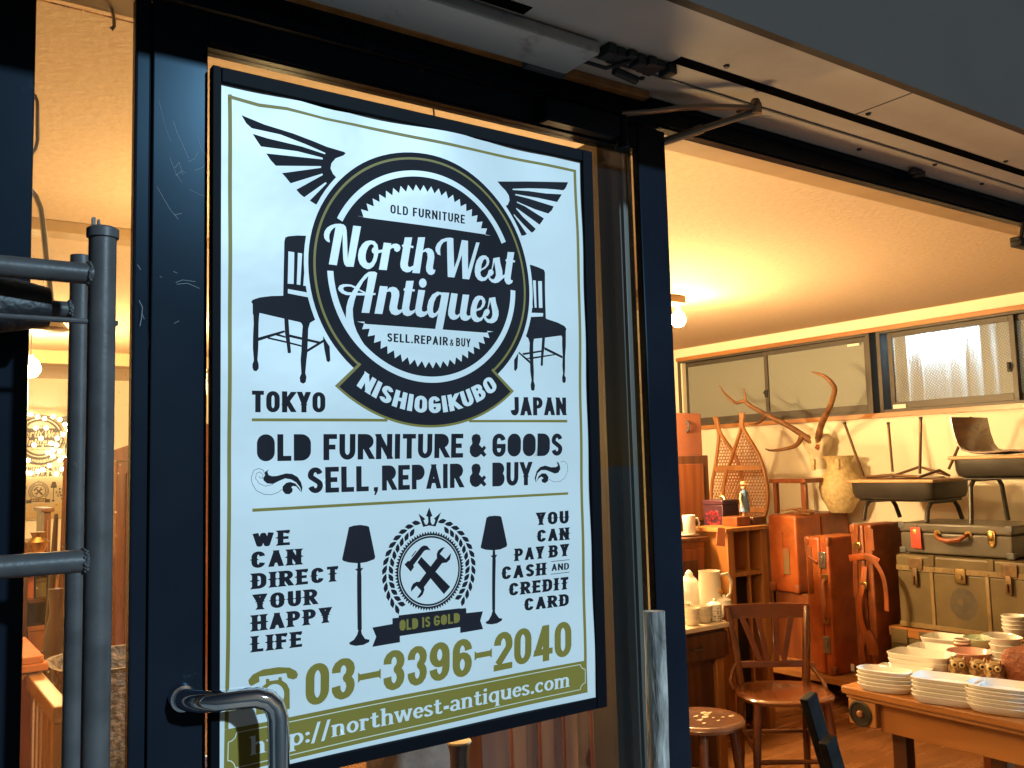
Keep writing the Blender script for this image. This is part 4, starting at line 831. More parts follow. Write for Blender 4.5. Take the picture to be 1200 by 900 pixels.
b = MB(); P = []; R = []
for i in range(12):
    P.append(Vector((v.x - i * .06, -.02 + .004 * rr.uniform(-1, 1), v.z + .004 * rr.uniform(-1, 1)))); R.append(.0405 + .004 * rr.uniform(-1, 1) - (.012 if i == 0 else 0))
b.tube(P, R, 18)
tag(b.build("rolled_tarpaulin", mat("black tarpaulin", (0.010, 0.011, 0.013), 0.5, bump=0.5, bscale=25)), "roll of black tarpaulin lying between the pipe racks", "tarpaulin")
# weathered post
b = MB(); P = []; R = []; rr = random.Random(9)
for i in range(15):
    z = i / 14 * 1.183; P.append(Vector((1.222 + .030 * z / 1.18 + .0035 * math.sin(i * 1.3), -.10 + .003 * math.cos(i * 1.7), z))); R.append(.0235 - .0030 * i / 14 + .0012 * rr.uniform(-1, 1))
b.tube(P, R, 16, up=Vector((0, 1, 0)))
tag(b.build("weathered_post", mat("weathered grey wood", (0.15, 0.14, 0.13), 0.9, 0, col2=(0.50, 0.46, 0.42), scale=38, stretch=(1, 1, .2), detail=9, bump=1.0, bscale=50, lo=.38, hi=.56, bdist=0.01, spec=.1, wear=((.10, .09, .08), 11, .60, .68))), "weathered grey wooden stick standing before the door's right stile", "post")
# dark frame at the door sill
st_ = thing("folding_stand", "black painted folding stand whose two frame ends rise at the doorway", "stand", (1.95, 0.1, 0))
BLK2 = mat("worn black paint", (0.0085, 0.0085, 0.009), 0.6, 0, col2=(0.017, 0.017, 0.0175), scale=20, rvar=.1, spec=.06)
for pa, Yp in (((947, 815), .10), ((969, 866), .04)):
    a = atY(pa, Yp); dd = Vector((.22, .0, -.62)).normalized()
    b = MB(); b.beam(a, a + dd * (a.z / -dd.z), .044, .026, Vector((0, 1, 0)), .004); b.build("upright", BLK2, st_)
b = MB(); b.box(2.08, 2.20, .02, .12, .02, .05, .004); b.build("foot_rail", BLK2, st_)

# ================================================================== inside: lamps
BULBC = (1.0, 0.64, 0.26)
PW = 4.7
def bulb_lamp(pos, zc, label, power=1100, group="bare bulbs under the ceiling", r=.044):
    t = thing("hanging_bulb", label, "lamp", pos, group=group)
    p = Vector(pos)
    b = MB(); b.tube([(p.x, p.y, zc - .001), p + Vector((0, 0, .085))], .003, 6); b.build("cord", RUBBER, t)
    b = MB(); b.cyl(p + Vector((0, 0, .085)), p + Vector((0, 0, .03)), .016, .019, 14); b.build("socket", WHITEP, t)
    b = MB(); b.lathe(p, [(0, -r), (r * .6, -r * .82), (r * .97, -r * .25), (r, .05 * r), (r * .85, r * .6), (r * .5, r * 1.05), (.012, r * 1.2)], 12); b.build("bulb", emis("glowing bulb", BULBC, power * PW * .5), t, 60)
    return t
RY = 2.30
b = MB(); b.box(-1.1, 3.82, RY - .055, RY + .055, ZC - .045, ZC - .0005, .003); tag(b.build("lighting_rail", mat("tan rail paint", (0.36, 0.25, 0.14), 0.6)), "tan lighting rail across the shop ceiling near the door", "lighting rail")
b = MB(); b.box(-1.1, 5.5, 6.05, 6.25, ZC - .10, ZC - .0005, .003); tag(b.build("ceiling_beam", mat("beam paint", (0.40, 0.29, 0.17), 0.7)), "shallow tan beam under the ceiling far back in the shop", "beam")
v = atY((795, 375), RY); bulb_lamp((v.x, v.y, v.z), ZC - .045, "glowing bare bulb hanging beside the door's right stile", 190)
v = atY((36, 432), 5.0); bulb_lamp((v.x, v.y, v.z), ZC, "glowing bare bulb seen through the narrow window at the left", 520, r=.058)
bulb_lamp((3.45, 2.3, 1.75), ZC - .045, "bare bulb on a long cord behind the door's right stile, deeper in the shop", 520)  # added out of view to light the right-hand goods and ceiling evenly
bulb_lamp((1.15, 1.7, 1.8), ZC, "added fill bulb, unseen behind the upper half of the poster", 420)  # added out of view to brighten the ceiling on the left
bulb_lamp((2.0, 4.3, 2.1), ZC, "added fill bulb hidden behind the poster", 1400)  # unseen extra bulb, put in to raise the light deep inside
gp = Vector((1.92, .66, 1.6)); t = thing("fill_globe", "opal globe lamp on a long cord just inside behind the door's right stile", "lamp", gp)  # added, unseen: spills warm light onto the soffit over the doorway
b = MB(); b.tube([(gp.x, gp.y, ZC - .001), gp + Vector((0, 0, .12))], .003, 6); b.build("cord", RUBBER, t)
b = MB(); b.cyl(gp + Vector((0, 0, .125)), gp + Vector((0, 0, .09)), .022, .03, 14); b.build("socket", BRASS, t)
b = MB(); b.sphere(gp, .12, 14); b.build("globe", emis("added fill globe", BULBC, 11 * PW), t, 60)
# pendant with white glass shade in the gap right of the poster
v = atY((697, 468), RY); pl = thing("pendant_lamp", "pendant lamp with a white glass shade right of the poster", "lamp", (v.x, v.y, v.z))
b = MB(); b.tube([(v.x - .02, v.y, ZC - .046), (v.x - .005, v.y, v.z + .3), (v.x + .02, v.y, v.z + .22), (v.x, v.y, v.z + .16), (v.x, v.y, v.z + .10)], .003, 6); b.lathe((v.x - .02, v.y, ZC - .075), [(.03, 0), (.035, .01), (.02, .029)], 12); b.build("cord", RUBBER, pl)
b = MB(); b.lathe(v + Vector((0, 0, .04)), [(.034, 0), (.03, .03), (.018, .06), (.012, .08)], 16); b.build("socket", WHITEP, pl)
b = MB(); b.lathe(v, [(.062, -.075), (.066, -.07), (.066, -.005), (.055, .02), (.036, .04), (.033, .04), (.05, .016), (.061, -.008)], 24); b.build("shade", emis("lit opal glass", (1, .68, .32), 700), pl, 50)

# ---- windows high in the right wall
def Wy(px): return atX(px, XW).y
def patterned(name, dark, see):
    """ribbed figured glass: mostly a pale scattering face, partly letting what is right behind it show"""
    m = bpy.data.materials.new(name); m.use_nodes = True; nt = m.node_tree; b = nt.nodes["Principled BSDF"]; b.inputs["Roughness"].default_value = .35
    tc = nt.nodes.new("ShaderNodeTexCoord"); hs = []
    for an in (52, -38):
        mp = nt.nodes.new("ShaderNodeMapping"); mp.inputs["Rotation"].default_value = (rad(an), 0, 0); nt.links.new(tc.outputs["Object"], mp.inputs[0])
        wv = nt.nodes.new("ShaderNodeTexWave"); wv.bands_direction = 'Y'; wv.inputs["Scale"].default_value = 21; wv.inputs["Distortion"].default_value = .6; nt.links.new(mp.outputs[0], wv.inputs["Vector"]); hs.append(wv)
    mu = nt.nodes.new("ShaderNodeMath"); mu.operation = 'MULTIPLY'; nt.links.new(hs[0].outputs["Fac"], mu.inputs[0]); nt.links.new(hs[1].outputs["Fac"], mu.inputs[1])
    cr = nt.nodes.new("ShaderNodeValToRGB"); cr.color_ramp.elements[0].color = (*[c * .72 for c in dark], 1); cr.color_ramp.elements[1].color = (*[min(1, c * 1.35) for c in dark], 1); nt.links.new(mu.outputs[0], cr.inputs[0]); nt.links.new(cr.outputs[0], b.inputs["Base Color"])
    bp = nt.nodes.new("ShaderNodeBump"); bp.inputs["Strength"].default_value = .5; bp.inputs["Distance"].default_value = .004; nt.links.new(mu.outputs[0], bp.inputs["Height"]); nt.links.new(bp.outputs[0], b.inputs["Normal"])
    tr = nt.nodes.new("ShaderNodeBsdfTransparent"); mx = nt.nodes.new("ShaderNodeMixShader"); ad = nt.nodes.new("ShaderNodeMath"); ad.operation = 'MULTIPLY_ADD'; ad.inputs[1].default_value = .25; ad.inputs[2].default_value = see; nt.links.new(mu.outputs[0], ad.inputs[0]); nt.links.new(ad.outputs[0], mx.inputs[0])
    nt.links.new(b.outputs[0], mx.inputs[1]); nt.links.new(tr.outputs[0], mx.inputs[2]); nt.links.new(mx.outputs[0], nt.nodes["Material Output"].inputs[0]); return m
FROST = patterned("patterned glass", (0.30, 0.325, 0.30), .10); FROSTL = patterned("thin patterned glass", (0.36, 0.36, 0.30), .38)
def window(y0, y1, splits, label, pane=None):
    t = thing("sliding_window", label, "window", (XW + .03, (y0 + y1) / 2, zs), group="high windows along the right wall")
    b = MB(); f = .028
    b.box(XW - .01, XW + .09, y0, y0 + f, zs, zt, .002); b.box(XW - .01, XW + .09, y1 - f, y1, zs, zt, .002); b.box(XW - .01, XW + .09, y0 + f, y1 - f, zt - f, zt - .0005, .002); b.box(XW - .01, XW + .09, y0 + f, y1 - f, zs + .0005, zs + .022, .002)
    b.build("frame", ALU, t)
    for i, (a, c, dx) in enumerate(splits):
        s_ = .032; x = XW + .012 + dx; z0, z1 = zs + .023, zt - f - .001
        b = MB(); b.box(x, x + .025, a, a + s_, z0, z1, .002); b.box(x, x + .025, c - s_, c, z0, z1, .002); b.box(x, x + .025, a + s_, c - s_, z1 - .034, z1, .002); b.box(x, x + .025, a + s_, c - s_, z0, z0 + .045, .002); sh = b.build("sash", ALU, t)
        b = MB(); b.face([(x + .012, a + s_, z0 + .045), (x + .012, a + s_, z1 - .034), (x + .012, c - s_, z1 - .034), (x + .012, c - s_, z0 + .045)]); b.build("pane", pane or FROST, sh, smooth=0)
    return t
yA, yB_, yC = Wy((796, 460)), Wy((1022, 440)), Wy((1030, 440))
ym = Wy((898, 460))
w1 = window(yB_, yA, [(yB_ + .028, ym + .02, .0), (ym - .02, yA - .028, .03)], "grey framed high window with two patterned panes behind the antlers")
v = atX((893, 462), XW + .02); b = MB(); b.box(XW + .0, XW + .012, ym - .006, ym + .02, v.z - .03, v.z + .03, .003); b.tube([(XW - .004, ym + .007, v.z - .01), (XW - .01, ym + .02, v.z + .01), (XW - .004, ym + .007, v.z + .02)], .004, 6); b.build("latch", RUBBER, w1)
v = atX((1000, 404), XW); b = MB(); b.box(XW + .006, XW + .011, Wy((1006, 402)), Wy((992, 402)), v.z - .008, v.z + .008); b.build("sticker", WHITEP, w1, smooth=0)
yD, yE = Wy((1041, 440)), Wy((1186, 420))
w2 = window(wy0, yC, [(yE - .02, yD + .0, .0), (wy0 + .028, yE + .02, .03)], "grey framed high window lit by a lamp outside, slightly open", FROSTL)
v = atX((1182, 430), XW); b = MB(); b.box(XW + .0, XW + .012, v.y - .012, v.y + .012, v.z - .03, v.z + .03, .003); b.tube([(XW - .004, v.y, v.z - .01), (XW - .012, v.y - .012, v.z + .01), (XW - .004, v.y, v.z + .02)], .004, 6); b.build("latch", RUBBER, w2)
v = atX((1053, 476), XW); b = MB(); b.box(XW + .005, XW + .011, Wy((1061, 476)), Wy((1046, 476)), v.z - .015, v.z + .012); b.build("sticker", WHITEP, w2, smooth=0)
# outside that window: a strip lamp in front of corrugated sheet, and a dark neighbour wall
ya, yb2 = Wy((1150, 400)), Wy((1052, 400))
lz = zt - .09
t = thing("outside_lamp", "bright white strip lamp outside the lit high window", "lamp", (XW + .175, (ya + yb2) / 2, lz))
b = MB(); b.box(XW + .155, XW + .20, ya + .14, yb2, lz + .02, lz + .06, .005); b.build("housing", WHITEP, t)
b = MB(); b.cyl((XW + .175, ya + .16, lz), (XW + .175, yb2 - .02, lz), .012, None, 12); b.build("tube", emis("cool lamp tube", (.62, .86, 1.0), 230), t)
b = MB(); n = 120; P = []
for i in range(n + 1):
    y = wy0 + .1 + (yC - wy0 - .05) * i / n; P.append((XW + .125 + .022 * math.cos(i / n * (yC - wy0) / .105 * 2 * math.pi), y))
for (xa, y_a), (xb, y_b) in zip(P, P[1:]): b.face([(xa, y_a, zs - .1), (xb, y_b, zs - .1), (xb, y_b, zt + .1), (xa, y_a, zt + .1)])
def sheetmat():
    m = bpy.data.materials.new("frosted corrugated sheet"); m.use_nodes = True; nt = m.node_tree; p = nt.nodes["Principled BSDF"]; p.inputs["Base Color"].default_value = (.5, .58, .58, 1)
    tl = nt.nodes.new("ShaderNodeBsdfTranslucent"); tl.inputs[0].default_value = (.75, .85, .88, 1); mx = nt.nodes.new("ShaderNodeMixShader"); mx.inputs[0].default_value = .8
    nt.links.new(p.outputs[0], mx.inputs[1]); nt.links.new(tl.outputs[0], mx.inputs[2]); nt.links.new(mx.outputs[0], nt.nodes["Material Output"].inputs[0]); return m
b.build("corrugated_sheet", sheetmat(), t)
b = MB(); b.box(XW + .55, XW + .6, .2, 7.5, .5, 3.2); struct(b.build("neighbour_wall", mat("neighbour wall", (.22, .24, .23), .9)))

# ================================================================== inside: luggage against the right wall
def box_px(b, tl, br, X, depth, bevel=.006):
    a, c = atX(tl, X), atX(br, X); b.box(X, X + depth, c.y, a.y, c.z, a.z, bevel); return c.y, a.y, c.z, a.z
ZB = 0.165
bn = thing("low_bench", "low wooden bench carrying the trunks and leather cases", "bench", (5.05, 1.3, 0))
b = MB(); b.box(4.70, 5.5, .15, 2.75, ZB - .035, ZB, .004); b.build("bench_top", W_MID, bn)
for y in (.2, 1.3, 2.65):
    b = MB(); b.box(4.76, 5.45, y, y + .06, 0, ZB - .0355, .003); b.build("support", W_MID, bn)

def rivets(b, X, pts, r=.006):
    for y, z in pts: b.lathe((X, y, z), [(r, 0), (r * .8, -r * .5), (0, -r * .7)], 8, M=Matrix.Rotation(math.pi / 2, 4, 'Y'))
# lower trunk, half hidden by the plates
XT = 4.83
c = atX((1043, 733), XT); zt0 = c.z; yl = c.y
lt = thing("flat_chest", "flat brown wooden chest under the olive footlocker", "chest", (XT + .3, yl - .5, ZB))
b = MB(); b.box(XT, XT + .62, yl - 1.05, yl, ZB + .001, zt0 - .055, .006); b.build("body", OLIVE, lt)
b = MB(); b.box(XT - .006, XT + .62, yl - 1.056, yl + .006, zt0 - .0545, zt0, .006); b.build("lid", W_MID, lt)
b = MB()
for y in (yl - .05, yl - .22, yl - .60): b.box(XT - .012, XT - .0065, y - .06, y + .04, zt0 - .09, zt0 - .01, .002)
b.build_each("latch", OLIVE, lt)
# olive trunk
XO = 4.85
a = atX((1050, 649), XO); yl = a.y; zT = a.z; zB0 = zt0 + .003; yr = yl - .92
ot = thing("footlocker", "large olive green footlocker with rivets and a round dark stain", "footlocker", (XO + .3, (yl + yr) / 2, zB0))
lid = zT - .085
b = MB(); b.box(XO, XO + .52, yr, yl, zB0, lid - .002, .012); b.build("body", OLIVE, ot)
b = MB(); b.box(XO - .004, XO + .524, yr - .004, yl + .004, lid, zT, .014); b.build("lid", OLIVE, ot)
b = MB(); b.box(XO - .009, XO - .0042, yr, yl, lid - .003, lid + .025, .0015); b.box(XO - .006, XO - .0002, yr, yl, zB0 + .004, zB0 + .03, .0015)
for px in (1093, 1158): y = atX((px, 690), XO).y; b.box(XO - .007, XO - .0002, y - .010, y + .010, zB0 + .031, lid - .004, .002)
rivets(b, XO - .0095, [(yl - .03 - i * .05, lid + .011) for i in range(18)], .005)
b.build("binding", mat("worn olive binding", (.17, .115, .045), .5, 0, col2=(.24, .165, .07), scale=14), ot)
for px in (1073, 1182):
    y = atX((px, 670), XO).y; h = thing if False else None
    b = MB(); b.box(XO - .014, XO - .0092, y - .05, y + .03, lid + .005, lid + .07, .004); b.box(XO - .018, XO - .0145, y - .018, y + .014, lid - .085, lid + .012, .003); b.tube([(XO - .022, y + .004, lid - .03), (XO - .022, y + .004, lid - .07)], .008, 8); b.build("hasp", mat("rusty steel", (.12, .075, .04), .5, .6, col2=(.2, .12, .06), scale=30), ot)
y = atX((1126, 668), XO).y; b = MB(); b.box(XO - .015, XO - .0092, y - .03, y + .03, lid - .05, lid + .03, .005); b.cyl((XO - .015, y, lid - .015), (XO - .022, y, lid - .015), .014, None, 12); b.build("lock", mat("tarnished brass", (.22, .14, .05), .5, .6), ot)
for px in (1092, 1161):
    y = atX((px, 652), XO).y; b = MB(); b.box(XO - .011, XO - .0045, y - .016, y + .016, lid + .03, zT + .006, .003); b.build("hinge", OLIVE, ot)
v = atX((1129, 708), XO - .001); b = MB(); rr = random.Random(3); n0 = 40
b.face([(XO - .0012, v.y + .075 * (1 + .045 * rr.uniform(-1, 1)) * math.cos(2 * math.pi * k / n0), v.z + .085 * (1 + .045 * rr.uniform(-1, 1)) * math.sin(2 * math.pi * k / n0)) for k in range(n0)])
b.mi = 1; b.face([(XO - .0018, v.y + .015 + .018 * math.cos(2 * math.pi * k / 12), v.z + .01 + .018 * math.sin(2 * math.pi * k / 12)) for k in range(12)])
b.build("stain", (mat("dark stain", (.055, .045, .03), .6, 0, col2=(.085, .066, .038), scale=18), OLIVE), ot, smooth=0)
# grey suitcase on top
XS = 4.90; zs0 = zT + .007
a = atX((1054, 612), XS); c = atX((1187, 650), XS); yl, zT2 = a.y, a.z; yr = c.y
gs = thing("grey_suitcase", "flat grey suitcase with a red tag lying on the olive footlocker", "suitcase", (XS + .2, (yl + yr) / 2, zs0))
sp = zs0 + (zT2 - zs0) * .70
b = MB(); b.box(XS, XS + .42, yr, yl, zs0, sp - .001, .012); b.build("body", GREYC, gs)
b = MB(); b.box(XS - .003, XS + .423, yr - .003, yl + .003, sp, zT2, .012); b.build("lid", GREYC, gs)
b = MB()
for y in (yl - .012, yr + .012):
    for z in (zs0 + .015, zT2 - .015): b.box(XS - .006, XS + .03, y - .02, y + .02, z - .018, z + .017, .006)
b.build_each("corner", DARKGREY, gs)
ya, yb2 = atX((1099, 626), XS).y, atX((1135, 628), XS).y; zh = atX((1100, 625), XS).z
b = MB(); b.tube([(XS - .004, ya, zh), (XS - .035, ya - .006, zh - .012), (XS - .045, ya - .03, zh - .028), (XS - .047, (ya + yb2) / 2, zh - .034), (XS - .045, yb2 + .03, zh - .026), (XS - .035, yb2 + .006, zh - .008), (XS - .004, yb2, zh + .002)], [.008, .010, .013, .014, .013, .010, .008], 10); b.build("handle", L_DARK, gs)
b = MB()
for y in (ya, yb2): b.cyl((XS - .001, y, zh), (XS - .006, y, zh), .02, None, 14)
b.build_each("handle_mount", BRASS, gs)
for px in (1073, 1162):
    y = atX((px, 622), XS).y; b = MB(); b.box(XS - .010, XS - .0032, y - .02, y + .02, sp - .05, sp + .025, .006); b.box(XS - .016, XS - .0105, y - .011, y + .011, sp - .03, sp + .015, .004); b.lathe((XS - .003, y, sp - .055), [(.012, 0), (.010, -.006), (0, -.007)], 10, M=Matrix.Rotation(math.pi / 2, 4, 'Y')); b.build("clasp", BRASS, gs)
a, c = atX((1066, 618), XS - .02), atX((1080, 643), XS - .02)
b = MB(); b.hexa([(XS - .020, c.y, c.z), (XS - .018, c.y, c.z), (XS - .018, a.y - .004, c.z + .004), (XS - .020, a.y - .004, c.z + .004), (XS - .014, c.y + .006, a.z), (XS - .012, c.y + .006, a.z), (XS - .012, a.y, a.z), (XS - .014, a.y, a.z)], .0005)
b.tube([(XS - .013, (a.y + c.y) / 2, a.z - .004), (XS - .012, (a.y + c.y) / 2 + .004, a.z + .02)], .0012, 5)
tag(b.build("price_tag", TAGR), "red price tag hanging from the grey suitcase", "price tag", "price tags")
# standing leather cases
def leather_case(name, label, tl, br, X, depth, m, z0=None):
    a, c = atX(tl, X), atX(br, X); z0 = c.z if z0 is None else z0
    t = thing(name, label, "suitcase", (X + depth / 2, (a.y + c.y) / 2, z0))
    ysp = c.y + (a.y - c.y) * .38
    b = MB(); b.box(X, X + depth, c.y, ysp - .0015, z0, a.z, .016); b.build("lid", m, t)
    b = MB(); b.box(X + .002, X + depth - .002, ysp, a.y, z0 + .001, a.z - .003, .016); b.build("body", m, t)
    b = MB()
    for z in (z0 + .005, a.z - .055):
        for y in (c.y, a.y - .035): b.box(X - .003, X + .05, y - .003, y + .038, z - .001 if z > z0 + .1 else z, z + .055, .012)
    b.build_each("corner", L_DARK, t)
    return t, c.y, a.y, z0, a.z, ysp
t, y0, y1, z0, z1, ys = leather_case("leather_case", "red brown leather case standing upright with two steel locks", (942, 628), (979, 786), 4.75, .34, L_RED, ZB + .001)
for f in (.83, .22):
    b = MB(); zz = z0 + (z1 - z0) * f; b.box(4.743, 4.7495, ys - .045, ys + .005, zz - .05, zz + .05, .003); b.box(4.737, 4.7425, ys - .03, ys - .008, zz - .02, zz + .025, .003); b.build("lock", STEEL, t)
zz = (z0 + z1) / 2 + .03
b = MB(); b.tube([(4.745, ys - .03, zz + .13), (4.715, ys - .034, zz + .11), (4.70, ys - .045, zz + .05), (4.70, ys - .05, zz - .03), (4.712, ys - .036, zz - .09), (4.745, ys - .03, zz - .11)], [.010, .012, .016, .016, .012, .010], 10, flat=.6); b.build("handle", L_TAN, t)
b = MB()
for d in (.14, -.12): b.box(4.741, 4.7495, ys - .05, ys - .008, zz + d - .02, zz + d + .02, .004)
b.build_each("handle_mount", BRASS, t)
b = MB(); b.box(4.746, 4.7495, y1 - .05, y1 - .02, z1 - .35, z1 - .06, .001); b.tube([(4.7465, y1 - .01, z1 - .02), (4.746, y1 - .02, z1 - .12), (4.746, ys + .02, z1 - .16)], .009, 6, flat=.4); b.build_each("strap", L_DARK, t)
t, y0, y1, z0, z1, ys = leather_case("strapped_case", "brown leather case with hanging straps standing beside the olive footlocker", (995, 614), (1031, 790), 4.76, .36, L_DARK, ZB + .001)
def strap(b, pts, wd=.026):
    for (pa, xa), (pb, xb) in zip(pts, pts[1:]):
        A = atX(pa, xa); B_ = atX(pb, xb); b.hexa([A + Vector((0, -wd / 2, 0)), A + Vector((.004, -wd / 2, 0)), A + Vector((.004, wd / 2, 0)), A + Vector((0, wd / 2, 0)), B_ + Vector((0, -wd / 2, 0)), B_ + Vector((.004, -wd / 2, 0)), B_ + Vector((.004, wd / 2, 0)), B_ + Vector((0, wd / 2, 0))])
def belt(px, xs, wd):
    P = [atX(p, x) for p, x in zip(px, xs)]; Q = []
    for i in range(len(P) - 1):
        p0, p1, p2, p3 = P[max(i - 1, 0)], P[i], P[i + 1], P[min(i + 2, len(P) - 1)]
        for k in range(4):
            u = k / 4; Q.append(.5 * ((2 * p1) + (p2 - p0) * u + (2 * p0 - 5 * p1 + 4 * p2 - p3) * u * u + (3 * p1 - p0 - 3 * p2 + p3) * u ** 3))
    Q.append(P[-1]); m = MB(); m.tube(Q, wd / 2, 8, flat=.10, up=Vector((-1, 0, 0))); return m
belt([(995, 654), (1008, 652), (1020, 653), (1030, 658)], [4.753, 4.75, 4.748, 4.748], .036).build("strap", L_RED, t)
belt([(1012, 652), (1024, 658), (1034, 674), (1038, 694), (1039, 716)], [4.745, 4.735, 4.722, 4.715, 4.72], .030).build("strap", L_DARK, t)
belt([(1013, 664), (1011, 684), (1007, 706), (1009, 726), (1015, 744)], [4.750, 4.735, 4.728, 4.73, 4.74], .034).build("strap", L_RED, t)
belt([(1003, 614), (1003, 636), (1002, 668), (1003, 700)], [4.752, 4.754, 4.754, 4.754], .03).build("strap", L_DARK, t)
belt([(1014, 742), (1021, 754), (1024, 768)], [4.742, 4.732, 4.736], .07).build("leather_flap", L_DARK, t)
belt([(1012, 744), (1009, 760), (1011, 776)], [4.744, 4.734, 4.738], .04).build("leather_flap", L_DARK, t)
b = MB(); v = atX((1012, 686), 4.74); b.box(4.733, 4.739, v.y - .024, v.y + .024, v.z - .02, v.z + .02, .004); v = atX((1003, 640), 4.74); b.box(4.752, 4.7595, v.y - .02, v.y + .03, v.z - .02, v.z + .02, .004); b.build_each("buckle", BRASS, t)
b = MB(); strap(b, [((1006, 664), 4.756), ((1018, 664), 4.756)], .04); strap(b, [((1020, 620), 4.756), ((1022, 645), 4.752)], .03); b.build_each("strap", L_DARK, t)
v = atX((1000, 782), 4.75); b = MB(); b.box(4.742, 4.744, v.y - .012, v.y + .012, v.z - .02, v.z + .02); tag(b.build("price_tag", WHITEP, smooth=0), "small white price tag at the foot of the strapped leather case", "price tag", "price tags")
# big red case lying high on a box behind
a, c = atX((899, 603), 4.98), atX((937, 696), 4.98)
b = MB(); b.box(5.0, 5.5, c.y - .05, a.y - .02, 0.0, c.z - .002, .006); tag(b.build("wooden_crate", W_RED), "dark red wooden crate under the big red leather suitcase", "crate")
b = MB(); b.box(5.02, 5.52, a.y + .01, a.y + .75, 0, a.z - .10, .006); bc = b.build("dark_chest", W_DARK); tag(bc, "tall dark wooden chest between the oak rack and the big red suitcase", "chest")
t = thing("big_suitcase", "big red leather suitcase lying on a crate beneath the antlers", "suitcase", (5.2, (a.y + c.y) / 2, c.z))
b = MB(); b.box(4.98, 5.25, c.y, a.y, c.z, a.z, .018); b.build("body", L_RED, t)
b = MB(); b.box(5.252, 5.56, c.y + .002, a.y - .002, c.z, a.z - .002, .018); b.build("lid", L_DARK, t)
b = MB(); b.box(4.972, 4.9765, c.y + .11, c.y + .15, c.z + .1, a.z - .11, .002); v = atX((921, 657), 4.975); b.build("strap", L_RED, t)
b = MB(); b.box(4.974, 4.9785, v.y - .028, v.y + .028, v.z - .09, v.z + .08, .002); b.build("worn_patch", mat("bare worn leather", (.20, .17, .09), .6, 0, col2=(.28, .12, .05), scale=25), t)
b = MB()
for y in (c.y - .004, a.y - .05): b.box(4.971, 5.03, y, y + .055, c.z - .001, c.z + .06, .014)
b.build_each("corner", L_DARK, t)
ZBIG = a.z
# school desks on top of the luggage
def school_desk(px_l, px_r, X, dep, zbase, label, legs_front=True):
    a, c = atX(px_l, X), atX(px_r, X); zt_ = a.z; y1, y0 = a.y, c.y
    t = thing("school_desk", label, "desk", (X + dep / 2, (y0 + y1) / 2, zbase), group="school desks stacked on the luggage")
    b = MB(); b.box(X - .012, X + dep + .012, y0 - .012, y1 + .012, zt_, zt_ + .02, .006); b.build("desktop", W_LIGHT, t)
    b = MB(); b.rrect((X + dep / 2, (y0 + y1) / 2, 0), [(dep / 2 - .03, (y1 - y0) / 2 - .03, zt_ - .098), (dep / 2 - .012, (y1 - y0) / 2 - .012, zt_ - .09), (dep / 2 - .002, (y1 - y0) / 2 - .004, zt_ - .06), (dep / 2, (y1 - y0) / 2, zt_ - .0005)], 6, e=.18); b.build("tray", DTRAY, t)
    for y in (y0 + .06, y1 - .08):
        b = MB(); b.tube([(X + .02, y, zbase), (X + .05, y + .005, zt_ - .15), (X + .09, y + .005, zt_ - .112), (X + dep - .09, y + .005, zt_ - .112), (X + dep - .05, y + .005, zt_ - .15), (X + dep - .02, y, zbase)], .013, 10); b.build("leg", DTRAY, t)
    b = MB(); b.box(X + .06, X + dep - .06, y0 + .03, y1 - .03, zt_ - .112, zt_ - .0985, .003); b.build("underframe", DTRAY, t)
    return t, y0, y1, zt_ + .02
zc_ = max(zT2, z1) + .001
d1, d1a, d1b, ZD1 = school_desk((994, 566), (1092, 563), 4.92, .42, zc_, "school desk with dark tray carrying an upturned chair")
d2, d2a, d2b, ZD2 = school_desk((1114, 539), (1218, 530), 4.93, .44, zT2 + .001, "school desk with dark tray carrying the plywood chair seat")
# upturned chair: legs in the air
t = thing("upturned_chair", "chair turned upside down on a school desk with thin metal legs in the air", "chair", (5.1, (d1a + d1b) / 2, ZD1))
LEGM = mat("brown leg tube", (.11, .06, .03), .35, .6)
Xf, Xb = 4.97, 5.27
A0, A1 = atX((1012, 558), Xf), atX((990, 497), Xf - .02); B0, B1 = atX((1078, 555), Xf), atX((1079, 491), Xf - .02); C0_, C1 = atX((1046, 553), Xb), atX((1041, 497), Xb + .02)
D0 = C0_ + (B0 - A0); D1 = C1 + (B1 - A1) + Vector((0, -.03, 0))
for p, q in ((A0, A1), (B0, B1), (C0_, C1), (D0, D1)):
    p = Vector((p.x, p.y, max(p.z, ZD1 + .012))); b = MB(); b.tube([p, p + (q - p) * .5, q], .0085, 10); lg = b.build("leg", LEGM, t); b = MB(); dd = (q - p).normalized(); b.cyl(q - dd * .002, q + dd * .012, .0105, None, 10); b.build("foot_cap", RUBBER, lg)
b = MB(); zz = ZD1 + .013
b.tube([(Xf, A0.y, zz), (Xf, (A0.y + B0.y) / 2, zz + .012), (Xf, B0.y, zz)], .0085, 8); b.tube([(Xf, A0.y, zz), (Xb, C0_.y, zz + .008)], .0085, 8); b.tube([(Xf, B0.y, zz), ((Xf + Xb) / 2, (B0.y + D0.y) / 2 - .03, zz + .035), (Xb, D0.y, zz)], .0085, 8); b.tube([(Xb, C0_.y, zz), (Xb, (C0_.y + D0.y) / 2, zz + .055), (Xb, D0.y, zz)], .0085, 8); b.build("seat_frame", LEGM, t)
b = MB(); b.rrect(((Xf + Xb) / 2, (A0.y + D0.y) / 2, ZD1 + .0005), [(.18, .17, 0), (.19, .18, .004), (.18, .17, .009)], 6); b.build("seat", W_CHAIR, t)
